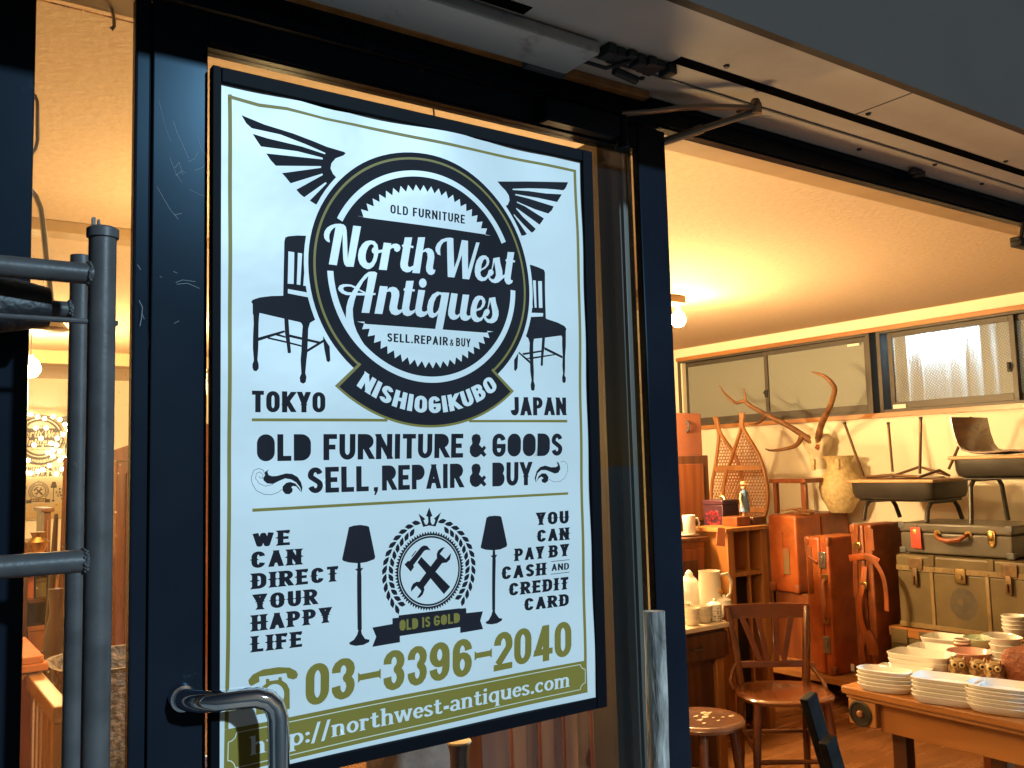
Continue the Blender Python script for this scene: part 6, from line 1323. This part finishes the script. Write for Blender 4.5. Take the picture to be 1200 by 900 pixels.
b = MB(); b.hexa([(a_.x - .02, YR - .042, c_.z), (c_.x - .02, YR - .042, c_.z - .01), (c_.x - .02, YR - .040, c_.z - .01), (a_.x - .02, YR - .040, c_.z), (a_.x + .01, YR - .032, a_.z), (c_.x, YR - .032, a_.z - .008), (c_.x, YR - .030, a_.z - .008), (a_.x + .01, YR - .030, a_.z)], .0005); tag(b.build("price_tag", TAGO), "orange price tag hanging from the oak rack", "price tag", "price tags")
# tea things on the bureau
POTM = mat("painted pot", (.80, .74, .62), .2, 0, col2=(.76, .68, .52), scale=10, coat=.3); DOTM = bpy.data.materials.new("dotted ceramic"); DOTM.use_nodes = True
_n = DOTM.node_tree; _b = _n.nodes["Principled BSDF"]; _t = _n.nodes.new("ShaderNodeTexCoord"); _v = _n.nodes.new("ShaderNodeTexVoronoi"); _v.inputs["Scale"].default_value = 85; _v.inputs["Randomness"].default_value = .35; _r = _n.nodes.new("ShaderNodeValToRGB"); _r.color_ramp.elements[0].position = .26; _r.color_ramp.elements[1].position = .34; _r.color_ramp.elements[0].color = (.05, .05, .06, 1); _r.color_ramp.elements[1].color = (.78, .75, .68, 1)
_n.links.new(_t.outputs["Object"], _v.inputs["Vector"]); _n.links.new(_v.outputs["Distance"], _r.inputs[0]); _n.links.new(_r.outputs[0], _b.inputs["Base Color"]); _b.inputs["Roughness"].default_value = .25
def tpos(px): return atZ(px, ZD + .002)
v = tpos((808, 716)); v = Vector((v.x, YD + .30, ZD)); v.x = atY((808, 690), YD + .3).x; t = thing("white_teapot", "plain white teapot half hidden by the door's right stile", "teapot", v)
b = MB(); b.lathe(v + Vector((0, 0, .001)), [(.05, 0), (.062, .01), (.066, .08), (.055, .14), (.035, .17), (.02, .185), (.02, .195), (.008, .21), (0, .212)], 24); b.build("pot_body", CERAM, t, 50)
b = MB(); b.tube([v + Vector(q) for q in ((.058, -.02, .06), (.085, -.03, .10), (.10, -.04, .15))], [.018, .013, .010], 10); b.build("spout", CERAM, t, 50)
b = MB(); b.tube([v + Vector(q) for q in ((-.06, .0, .13), (-.10, .0, .13), (-.11, 0, .09), (-.065, 0, .05))], .007, 8); b.build("handle", CERAM, t, 60)
vx = atY((832, 690), YD + .2).x; h_ = atY((832, 669), YD + .2).z - ZD; v = Vector((vx, YD + .2, ZD)); t = thing("tall_jug", "tall cream jug with a painted flower and a big handle", "jug", v)
b = MB(); b.lathe(v + Vector((0, 0, .001)), [(.05, 0), (.056, .006), (.058, h_ * .3), (.055, h_ * .7), (.052, h_ * .97), (.054, h_), (.048, h_), (.047, h_ * .9), (.05, h_ * .2), (0, .02)], 26); b.build("jug_body", POTM, t, 50)
b = MB(); b.tube([v + Vector(q) for q in ((.05, -.02, h_ * .88), (.09, -.035, h_ * .92), (.112, -.04, h_ * .72), (.10, -.04, h_ * .45), (.054, -.02, h_ * .28))], .0075, 8); b.build("handle", POTM, t, 60)
b = MB(); rr = random.Random(1)
for i in range(9): an = rad(-70 + rr.uniform(-22, 30)); z = h_ * rr.uniform(.25, .6); b.sphere(v + Vector((.0575 * math.cos(an), .0575 * math.sin(an), z)), .007, 6)
b.build("painted_flower", mat("flower paint", (.62, .30, .05), .4), t, 60)
for px, top, yy, lab in (((838, 733), 705, .07, "left dotted lidded canister before the cream jug"), ((850, 729), 700, .12, "right dotted lidded canister before the cream jug")):
    x = atY(px, YD + yy).x; h_ = atY((px[0], top), YD + yy).z - ZD; v = Vector((x, YD + yy, ZD)); t = thing("dotted_canister", lab, "canister", v, 0, "dotted canisters on the bureau")
    b = MB(); b.lathe((0, 0, .001), [(.032, 0), (.034, .004), (.034, h_ * .72), (.032, h_ * .74), (0, h_ * .745)], 20); b.build("can_body", DOTM, t, 50, local=True)
    b = MB(); b.lathe((0, 0, h_ * .75), [(.034, 0), (.034, .012), (.02, .022), (.006, .026), (.008, .034), (0, .038)], 20); b.build("lid", CERAM, t, 50, local=True)
for px, yy, n, lab in (((812, 740), .06, 3, "left stack of patterned cups on the bureau"), ((826, 737), .07, 3, "right stack of patterned cups on the bureau")):
    x = atY(px, YD + yy).x; v = Vector((x, YD + yy, ZD)); t = thing("cup_stack", lab, "cups", v, 0, "cup stacks on the bureau")
    for i in range(n): b = MB(); b.lathe((0, 0, .001 + i * .022), [(.024, 0), (.03, .004), (.036, .034), (.034, .034), (.027, .006), (0, .005)], 20); b.build("cup", POTM, t, 50, local=True)
x = atY((864, 707), YD + .34).x
b = MB(); b.lathe((xr - .10, YD + .36, ZD + .001), [(.05, 0), (.06, .006), (.085, .045), (.082, .046), (.055, .012), (0, .01)], 24); tag(b.build("shallow_bowl", CERAM, None, 50), "shallow white bowl at the right end of the bureau", "bowl")
# tall dark panel doors behind, standing on the cupboard
a, c = atY((800, 534), YC + .32), atY((834, 625), YC + .32)
t = thing("panel_door", "dark wooden panelled cabinet door standing on the cupboard", "panel", (a.x, YC + .32, zC))
b = MB(); b.box(a.x - .5, c.x, YC + .32, YC + .345, zC + .001, a.z, .006); b.build("frame", W_DARK, t)
b = MB(); b.box(a.x - .44, c.x - .05, YC + .314, YC + .3195, zC + .06, a.z - .05, .004); b.build("panel", W_RED, t)
a2, c2 = atY((797, 484), YC + .37), atY((822, 535), YC + .37)
t = thing("dark_red_case", "dark red case standing behind the panelled door", "case", (a2.x, YC + .38, zC))
b = MB(); b.box(a2.x - .35, c2.x, YC + .355, YC + .395, zC + .001, a2.z, .012); b.build("case_body", mat("dull red case", (.17, .055, .03), .5, 0, col2=(.22, .075, .04), scale=8), t)
b = MB(); b.tube([(a2.x + .03, YC + .354, a2.z - .05), (a2.x + .03, YC + .335, a2.z - .065), (a2.x + .03, YC + .335, a2.z - .10), (a2.x + .03, YC + .354, a2.z - .115)], .007, 8); b.build("handle", RUBBER, t)

# ================================================================== strip between poster and stile
YG = 3.0
q0, q1 = atY((688, 632), YG), atY((714, 632), YG)
sh = thing("bookshelf", "dark red bookshelf seen between the poster and the door stile", "shelf", ((q0.x + q1.x) / 2, YG + .2, 0))
zq = q0.z; zt_ = atY((700, 484), YG).z; xa, xb = q0.x - .4, q1.x + .22
b = MB(); b.box(xa, xb, YG + .28, YG + .30, .02, zt_, .002); b.build("back_board", W_RED, sh)
for z in (zq, atY((700, 590), YG).z - .02, atY((700, 722), YG).z): b = MB(); b.box(xa + .0205, xb - .0205, YG, YG + .28, z - .02, z, .002); b.build("shelf_board", W_RED, sh)
for x in (xa, xb - .02): b = MB(); b.box(x, x + .02, YG, YG + .28, 0, zt_, .002); b.build("side_board", W_RED, sh)
for i in range(7):
    z0 = atY((700, 590), YG).z - .019; x = q0.x - .02 + i * .030; m = (W_LIGHT, POTM, W_MIDV, POTM, L_TAN, W_LIGHT, POTM)[i]
    b = MB(); b.hexa([(x, YG + .03, z0), (x + .022, YG + .03, z0), (x + .022, YG + .17, z0), (x, YG + .17, z0), (x + .045, YG + .03, z0 + .17 + .012 * (i % 3)), (x + .067, YG + .03, z0 + .17 + .012 * (i % 3)), (x + .067, YG + .17, z0 + .17 + .012 * (i % 3)), (x + .045, YG + .17, z0 + .17 + .012 * (i % 3))], .002)
    tag(b.build("leaning_book", m), ("pale" if i in (0, 5) else "cream" if i in (1, 3, 6) else "brown") + " book leaning on the shelf right of the poster", "book", "books leaning on the shelf right of the poster")
# boxed sign
aa, ac = atY((692, 587), YG - .01), atY((709, 628), YG - .01)
t = thing("cleanser_box", "red and yellow cleanser carton on the shelf right of the poster", "carton", (aa.x, YG + .03, zq))
b = MB(); b.box(aa.x - .10, ac.x, YG - .006, YG + .07, zq + .0005, aa.z, .002); b.build("carton", mat("yellow carton", (.70, .42, .04), .5), t)
zs_ = aa.z - (aa.z - zq) * .5; b = MB(); b.box(aa.x - .1005, ac.x + .0005, YG - .0085, YG - .0065, zs_, aa.z - .002); b.build("red_label", mat("red label", (.42, .07, .03), .5), t, smooth=0)
ART2 = ART; ART = []
for wtxt, z_ in (("tch", zs_ + (aa.z - zs_) * .56), ("ser", zs_ + (aa.z - zs_) * .12)):
    hh = (aa.z - zs_) * .40; x = ac.x - .012 - sum(LOW[c_][0] for c_ in wtxt) * hh
    LOWP = []
    for c_ in wtxt:
        for pt_ in LOW[c_][1]:
            k, pts = pt_[0], pt_[1]
            if k in 'svc': P_ = pts
            elif k == 't': P_ = pts
            else: continue
            for p, q in zip(P_, P_[1:]):
                A = Vector((x + p[0] * hh, p[1] * hh + z_)); B_ = Vector((x + q[0] * hh, q[1] * hh + z_)); d = (B_ - A)
                if d.length < 1e-6: continue
                d.normalize(); n_ = Vector((-d.y, d.x)) * hh * .065; LOWP.append([A + n_ - d * .001, A - n_ - d * .001, B_ - n_ + d * .001, B_ + n_ + d * .001])
        x += LOW[c_][0] * hh
    b = MB()
    for i, P_ in enumerate(LOWP): b.face([(p.x, YG - .0088 - i * .00003, p.y) for p in P_])
    b.build("lettering", CERAM, t, smooth=0)
ART = ART2
v = atY((703, 630), YG - .02); t = tag((lambda b: (b.lathe((v.x + .01, YG + .03, zq + .0005), [(.028, 0), (.03, .004), (.010, .014), (.012, .03), (.034, .05), (.038, .085), (.035, .085), (.03, .055), (0, .04)], 22), b.build("egg_cup", CERAM, None, 50))[-1])(MB()), "white egg cup standing beside the cleanser carton", "egg cup")
zl = atY((700, 722), YG).z
v = atY((700, 720), YG + .06); bt = thing("plate_stack", "stack of cream plates on the shelf below the egg cup", "plates", (v.x, YG + .10, zl))
for i in range(6): b = MB(); b.lathe((0, 0, .001 + i * .014), [(.05, 0), (.055, .004), (.085, .022), (.083, .024), (.05, .008), (0, .007)], 24); b.build("plate", POTM, bt, 50, local=True)
aa, ac = atY((694, 645), YG + .20), atY((712, 682), YG + .20)
b = MB(); b.box(aa.x - .1, ac.x + .04, YG + .2, YG + .215, zl + .001, aa.z, .002); tag(b.build("patterned_tile", mat("grey patterned tile", (.50, .42, .28), .4, 0, col2=(.10, .085, .06), scale=26, lo=.52, hi=.6)), "grey patterned tile leaning behind the cream plates", "tile")

# ================================================================== below the poster
vz = atZ((538, 868), .86); t = thing("tall_glass_vase", "tall slim vase with a bright glass rim below the poster", "vase", (vz.x, vz.y, 0.40))
b = MB(); b.lathe((0, 0, .001), [(.025, 0), (.034, .01), (.03, .2), (.022, .36), (.021, .43), (.0275, .457), (.025, .457), (.018, .43), (.018, .3), (0, .05)], 24); b.build("vase_body", mat("brown glass", (.10, .055, .025), .12, coat=.5), t, 60, local=True)
b = MB(); b.lathe((0, 0, .4575), [(.0245, 0), (.0275, -.0015), (.0285, .0005), (.027, .0028), (.0245, .002)], 24); b.build("glass_rim", mat("pale glass rim", (.85, .7, .45), .1, coat=.5), t, 60, local=True)
b = MB(); b.box(vz.x - .30, vz.x + .36, vz.y - .12, vz.y + .3, .37, .40, .004)
lw = thing("low_table", "low dark table inside the door under the tall vase", "table", (vz.x, vz.y + .1, 0)); b.build("tabletop", W_DARK, lw)
for x in (vz.x - .28, vz.x + .30):
    for y in (vz.y - .10, vz.y + .25): b = MB(); b.box(x, x + .04, y, y + .04, 0, .3695, .003); b.build("leg", W_DARK, lw)
v = atZ((500, 888), .5); b = MB(); b.rrect((v.x, v.y + .1, .401), [(.14, .10, 0), (.15, .11, .02), (.148, .108, .16), (.13, .09, .18), (.02, .02, .185)], 6, e=.5); tag(b.build("cloth_bundle", mat("grey brown cloth", (.10, .085, .07), .8, 0, col2=(.16, .14, .12), scale=9, bump=.6, bscale=12)), "grey brown cloth bundle on the low table below the poster", "bundle")
Y_ = .62; x0 = atY((612, 870), Y_).x; x1 = atY((712, 820), Y_).x; ztop = atY((700, 742), Y_).z
sc_ = thing("slatted_chair", "dark red chair with upright slats behind the door glass", "chair", ((x0 + x1) / 2, Y_ + .2, 0))
b = MB(); n = 12
for i in range(n):
    xx = [x0 - .02 + (x1 - x0 + .04) * (i + k) / n for k in (0, 1)]; hh = [.07 * math.sin(math.pi * min(max((x - x0 + .02) / (x1 - x0 + .04), 0), 1)) for x in xx]
    b.hexa([(xx[0], Y_ - .012, ztop - .13), (xx[1], Y_ - .012, ztop - .13), (xx[1], Y_ + .012, ztop - .13), (xx[0], Y_ + .012, ztop - .13), (xx[0], Y_ - .012, ztop - .05 + hh[0]), (xx[1], Y_ - .012, ztop - .05 + hh[1]), (xx[1], Y_ + .012, ztop - .05 + hh[1]), (xx[0], Y_ + .012, ztop - .05 + hh[0])])
b.build("crest_rail", W_CHAIR, sc_, 50)
for px in (607, 640, 668, 700):
    x = atY((px, 865), Y_).x; b = MB(); b.box(x - .022, x + .022, Y_ - .008, Y_ + .008, .45, ztop - .125, .004); b.build("slat", W_RED, sc_)
b = MB(); b.box(x0 - .03, x1 + .03, Y_ + .02, Y_ + .42, .43, .46, .01); b.build("seat", W_CHAIR, sc_)
for x in (x0 - .02, x1 - .02):
    for y in (Y_ + .0, Y_ + .37): b = MB(); b.box(x, x + .04, y, y + .04, 0, .4295, .004); b.build("leg", W_CHAIR, sc_)

# ================================================================== left side, seen through the narrow window
v0 = atZ((38, 783), .80); v1 = atZ((72, 826), .80); xx = v1.x
t = thing("slatted_bench", "wooden bench whose slatted end shows through the narrow left window", "bench", (xx, (v0.y + v1.y) / 2, 0))
b = MB(); b.box(xx - .026, xx + .026, v1.y - .02, v0.y, .75, .80, .006); b.build("end_rail", W_MID, t)
for i in range(6):
    y = v1.y + .09 + i * .085; b = MB(); b.box(xx - .010, xx + .010, y, y + .035, .30, .7495, .002); b.build("slat", W_MIDV, t)
for y in (v1.y - .018, v0.y - .055): b = MB(); b.box(xx - .024, xx + .024, y, y + .05, 0, .7495, .004); b.build("leg", W_MIDV, t)
b = MB(); b.box(xx - 1.0, xx - .03, v1.y, v0.y, .36, .40, .006); b.build("seat", W_MIDV, t)
b = MB(); b.box(xx - .010, xx + .010, v1.y + .033, v0.y - .056, .27, .2995, .002); b.build("lower_rail", W_MIDV, t)
v = atZ((57, 768), .86); t = thing("orange_cabinet", "bright orange brown cabinet with a moulded top at the left", "cabinet", (v.x - .3, v.y + .25, 0))
OR = mat("orange wood", (.36, .075, .010), .6, 0, col2=(.48, .115, .018), scale=7, stretch=(1, 1, .15), detail=7, spec=.08); x_ = v.x
b = MB(); b.box(x_ - .7, x_, v.y, v.y + .5, .81, .835, .004); b.box(x_ - .69, x_ - .012, v.y + .012, v.y + .49, .8355, .86, .004); b.build("top", OR, t)
b = MB(); b.box(x_ - .68, x_ - .03, v.y + .03, v.y + .47, 0, .8095, .003); b.build("body", OR, t)
b = MB(); b.box(x_ - .62, x_ - .08, v.y + .022, v.y + .0295, .1, .72, .003); d_ = b.build("door", OR, t); b = MB(); b.cyl((x_ - .11, v.y + .022, .45), (x_ - .11, v.y + .0, .45), .012, .015, 12); b.build("knob", BRASS, d_)
a, c = atY((137, 522), 4.0), atY((200, 780), 4.0)
t = thing("carved_wardrobe", "tall red brown wardrobe with a carved peaked top at the left", "wardrobe", (a.x + .4, 4.2, 0)); zt_ = atY((150, 523), 4.0).z
b = MB(); b.box(a.x, a.x + .95, 4.0, 4.5, 0, zt_ - .08, .004); b.build("body", W_RED, t)
b = MB(); b.prism([(a.x - .02, 3.97, zt_ - .079), (a.x + .97, 3.97, zt_ - .079), (a.x + .97, 3.97, zt_ - .02), (a.x + .6, 3.97, zt_ + .10), (a.x + .475, 3.97, zt_ + .13), (a.x + .35, 3.97, zt_ + .10), (a.x - .02, 3.97, zt_ - .02)], (0, .05, 0)); b.build("carved_top", W_RED, t)
b = MB(); b.box(a.x + .05, a.x + .46, 3.985, 3.9995, .15, zt_ - .15, .003); d_ = b.build("door", W_RED, t); b = MB(); b.box(a.x + .10, a.x + .41, 3.981, 3.9845, .25, zt_ - .25, .003); b.build("panel", W_DARK, d_)
v = atY((140, 783), 2.3); t = None
b = MB(); rr = random.Random(6); b.rrect((v.x + .06, 2.55, .38), [(.20, .20, 0), (.23, .22, .05), (.25, .24, v.z - .40), (.27, .26, v.z - .38), (.25, .24, v.z - .38), (.22, .21, .06), (.001, .001, .05)], 7, e=.7)
tag(b.build("wicker_basket", mat("dark wicker", (.06, .032, .014), .6, 0, col2=(.18, .10, .05), scale=45, bump=1.0, bscale=40, lo=.45, hi=.6, bdist=.02)), "dark wicker basket behind the front pipe post", "basket")
b = MB(); b.box(v.x - .35, v.x + .6, 2.28, 2.85, .0, .379, .006); tag(b.build("low_chest", W_DARK), "low dark chest under the wicker basket", "chest")
# back wall: cloth banner with the shop's badge, string lights, more furniture
YBN = YB - .02
u0, u1 = atY((37, 484), YBN), atY((92, 484), YBN); zb1 = atY((60, 480), YBN).z; zb0 = atY((60, 608), YBN).z
H_ = (zb1 - zb0); s_ = H_ / 1.08; xb0 = atY((46, 515), YBN).x - .37 * s_
bnr = thing("cloth_banner", "cream cloth banner with the shop's round badge on the back wall", "banner", (xb0 + .37 * s_, YBN, zb0))
CLOTH = mat("cream cloth", (.42, .35, .23), .8, bump=.1, bscale=5); INK2 = mat("brown black print", (.06, .045, .035), .8); GOLD2 = mat("tan print", (.45, .30, .10), .8)
me = art_mesh("printed_cloth", lambda x, z: ((x - .80) * s_, -.012 + .008 * math.sin(x * 16), (z - sz0) * s_), (CLOTH, INK2, GOLD2, CLOTH))
o = bpy.data.objects.new("printed_cloth", me); COL.objects.link(o); o.parent = bnr; WM[o] = WM[bnr]
FL_ = thing("string_lights", "string of small warm lights draped over the cloth banner", "string lights", (u0.x, YBN - .06, zb1))
LM = emis("tiny warm lamp", (1, .78, .45), 25); pts = []
seq = [(36, 484), (44, 487), (52, 489), (62, 487), (70, 490), (76, 496), (80, 503), (74, 508), (67, 512), (60, 518), (62, 526), (66, 520), (70, 527), (75, 535), (70, 538), (62, 533), (56, 529), (58, 544), (50, 549), (44, 551), (36, 553), (30, 552), (28, 541), (33, 538), (66, 554), (72, 548), (78, 544), (84, 500), (88, 520), (40, 520), (42, 500), (48, 512), (54, 500)]
P = [atY(p, YBN - .05 - .02 * (i % 3)) for i, p in enumerate(seq)]
b = MB(); b.tube(P, .003, 5); b.build("wire", RUBBER, FL_, 60)
for p in P:
    b = MB(); b.sphere(p + Vector((0, -.006, -.012)), .019, 6); b.build("small_lamp", LM, FL_, 60)
DK = W_DARK
for i, (xa, xb, ztop, yy, m, lab) in enumerate(((22, 50, 640, 6.6, W_RED, "red brown dresser far back at the left"), (52, 60, 600, 6.2, DK, "dark narrow shelf beside the dresser far back"), (30, 95, 668, 5.4, W_RED, "low brown cabinet row behind the front pipes"))):
    a, c = atY((xa, ztop), yy), atY((xb, ztop), yy); t = thing("dresser", lab, "cabinet", ((a.x + c.x) / 2, yy + .2, 0), 0, "cabinets at the back of the shop")
    b = MB(); b.box(a.x, c.x, yy, yy + .4, 0, a.z, .004); b.build("body", m, t)
    b = MB(); b.box(a.x - .02, c.x + .02, yy - .02, yy + .42, a.z + .0005, a.z + .03, .004); b.build("top", m, t)
    n_ = 2 if c.x - a.x > .3 else 1
    for k in range(n_):
        x0 = a.x + .02 + k * (c.x - a.x) / n_; x1 = x0 + (c.x - a.x) / n_ - .04
        b = MB(); b.box(x0, x1, yy - .008, yy - .0005, .1, a.z - .06, .003); d_ = b.build("door", DK if m is W_RED else W_RED, t)
        b = MB(); b.sphere((x1 - .03, yy - .016, a.z * .6), .012, 8); b.build("knob", BRASS, d_)
for px, lab in ((62, "thin dark pole leaning at the back left of a thicker one"), (74, "tall brown pole leaning beside the front pipes")):
    p0, p1 = atY((px, 668), 4.6), atY((px + (4 if px < 70 else 3), 536 if px > 70 else 602), 4.6); b = MB(); b.tube([Vector((p0.x - .05, 4.6, 0)), p0, p1], [.022, .02, .012], 8); tag(b.build("leaning_pole", DK if px < 70 else W_RED), lab, "pole")
# pendant with a metal dish, white cable, hook and pull handle near the left window
v = atY((50, 378), 3.4); t = thing("metal_pendant", "pendant lamp with a shiny metal dish at the left", "lamp", (v.x, v.y, v.z))
b = MB(); b.lathe(v, [(.115, -.035), (.118, -.03), (.09, .0), (.04, .025), (.02, .05), (.018, .05), (.035, .02), (.085, -.006)], 28); b.build("shade", STEEL, t, 60)
b = MB(); b.cyl(v + Vector((0, 0, .05)), v + Vector((0, 0, .10)), .018, None, 12); b.tube([v + Vector((0, 0, .10)), (v.x, v.y, ZC)], .003, 6); b.build("cord", WHITEP, t)
b = MB(); b.tube([(atY((34, 220), .3)), atY((42, 230), .3), atY((48, 245), .3), atY((51, 268), .3), atY((54, 300), .3), atY((58, 330), .3), atY((62, 372), .3)], .0048, 8)
tag(b.build("white_cable", WHITEP), "white cable hanging inside the narrow left window", "cable")
p = atY((132, 0), .075); b = MB(); hp_ = [atY(q, .075) for q in ((130, -6), (131, 8), (133.5, 22), (134, 31), (131.5, 35), (129.5, 32))]; b.tube(hp_, .0028, 8); tag(b.build("metal_hook", STEEL), "small metal hook under the lintel above the narrow window", "hook")
b = MB(); b.tube([atY(q, .15) for q in ((36, 110), (41, 112), (44, 120), (44, 165), (42, 174), (36, 183))], .0042, 8, flat=.7); tag(b.build("pull_handle", mat("bronze handle", (.22, .17, .12), .35, .8)), "narrow bronze pull handle at the edge of the left frame", "handle")

# ================================================================== more small goods
def pot(pos, prof, m, label, cat, name, handle=None, spout=None, group=None):
    v = Vector(pos); t = thing(name, label, cat, v, 0, group)
    b = MB(); b.lathe(v, prof, 22); b.build("body", m, t, 50)
    if handle: b = MB(); b.tube([v + Vector(p) for p in handle], .006, 8); b.build("handle", m, t, 60)
    if spout: b = MB(); b.tube([v + Vector(p) for p in spout], [.014, .010, .007], 8); b.build("spout", m, t, 60)
    return t
pot((xr - .22, YD + .33, ZD + .001), [(.04, 0), (.05, .01), (.055, .05), (.04, .09), (.03, .10), (.012, .115), (0, .12)], CERAM, "small squat sugar pot behind the dotted canisters", "pot", "sugar_pot")
pot((xr - .17, YD + .14, ZD + .001), [(.028, 0), (.034, .006), (.036, .05), (.030, .075), (.033, .09), (.029, .09), (.026, .07), (0, .01)], POTM, "little cream milk jug at the front edge of the bureau", "jug", "milk_jug", [(.034, -.01, .075), (.055, -.02, .07), (.052, -.02, .035), (.035, -.01, .025)])
for k, (dx, dy, lab) in enumerate(((.05, .10, "small cup near the right end of the bureau's front edge"), (.12, .24, "small cup between the cream jug and the shallow bowl"))):
    pot((xr - dx, YD + dy, ZD + .001), [(.018, 0), (.022, .004), (.028, .04), (.026, .04), (.018, .008), (0, .007)], CERAM, lab, "cup", "small_cup", [(.026, -.005, .034), (.042, -.01, .03), (.04, -.01, .016), (.022, -.005, .012)])
# dark crates and a jar under the crockery table
for i, (x, y, w_, d_, h_, lab, m) in enumerate(((3.35, .12, .36, .30, .26, "dark wooden crate under the crockery table", W_DARK), (3.75, .30, .30, .34, .36, "taller red brown crate far under the crockery table", W_RED))):
    t2 = thing("wooden_crate", lab, "crate", (x + w_ / 2, y + d_ / 2, 0), 0, "crates under the crockery table")
    for k in range(4): b = MB(); z = .004 + k * h_ / 4; b.box(x, x + w_, y, y + d_, z, z + h_ / 4 - .012, .003); b.build("plank_course", m, t2)
    b = MB(); b.box(x - .012, x - .0005, y + .02, y + .06, 0, h_, .002); b.build("batten", W_MIDV, t2)
# things standing on the floor and dressers at the back left
for i, (px, top, Y_, r_, m, lab) in enumerate(((66, 690, 4.2, .06, W_DARK, "dark turned wooden stand before the low brown cabinets"), (44, 655, 5.2, .07, BRASS, "brass urn on the brown cabinets behind the dark bookcase"), (90, 640, 5.3, .05, VASE, "small yellow jar on the low brown cabinets"))):
    v = atY((px, top), Y_); zb_ = 0.0 if i == 0 else atY((60, 668), 5.4).z + .031
    if i: v.y = 5.5; v.x = atY((px, top), 5.5).x; v.z = zb_ + .22
    hh = v.z - zb_
    pot((v.x, v.y, zb_ + .001), [(r_ * .9, 0), (r_, .02), (r_ * .4, hh * .25), (r_ * .7, hh * .5), (r_, hh * .7), (r_ * .5, hh * .85), (r_ * .7, hh), (0, hh)], m, lab, "stand" if i == 0 else "urn" if i == 1 else "jar", ("turned_stand", "brass_urn", "small_jar")[i])

bkY = 4.9; aa, ac = atY((28, 655), bkY), atY((96, 655), bkY)
bk = thing("bookcase", "dark open bookcase with small goods behind the slatted bench", "bookcase", ((aa.x + ac.x) / 2, bkY + .15, 0))
for x in (aa.x, ac.x - .025): b = MB(); b.box(x, x + .025, bkY, bkY + .3, 0, aa.z, .003); b.build("side_board", W_DARK, bk)
SZ = [.10, .42, .74, aa.z - .025]
for z in SZ: b = MB(); b.box(aa.x + .0255, ac.x - .0255, bkY, bkY + .3, z - .022, z, .002); b.build("shelf_board", W_DARK, bk)
b = MB(); b.box(aa.x + .0255, ac.x - .0255, bkY + .285, bkY + .3, .0, aa.z - .05, .001); b.build("back_board", W_RED, bk)
for i, (f, zi, w_, h_, m, lab) in enumerate(((.12, 2, .05, .16, L_RED, "red brown box on the dark bookcase's upper shelf"), (.32, 2, .06, .12, OLIVE, "olive box on the dark bookcase's upper shelf"), (.55, 2, .07, .18, W_MIDV, "oak box on the dark bookcase's upper shelf"), (.78, 2, .05, .10, BONE, "bone coloured box on the dark bookcase's upper shelf"), (.25, 1, .09, .15, L_TAN, "tan box on the dark bookcase's middle shelf"), (.65, 1, .10, .2, W_RED, "red wood box on the dark bookcase's middle shelf"))):
    x = aa.x + (ac.x - aa.x) * f; b = MB(); b.box(x - w_ / 2, x + w_ / 2, bkY + .05, bkY + .2, SZ[zi] + .0005, SZ[zi] + h_ * .8, .003); b.box(x - w_ / 2 - .003, x + w_ / 2 + .003, bkY + .047, bkY + .203, SZ[zi] + h_ * .8 + .0005, SZ[zi] + h_, .003); tag(b.build("small_box", m), lab, "box", "boxes on the dark bookcase")
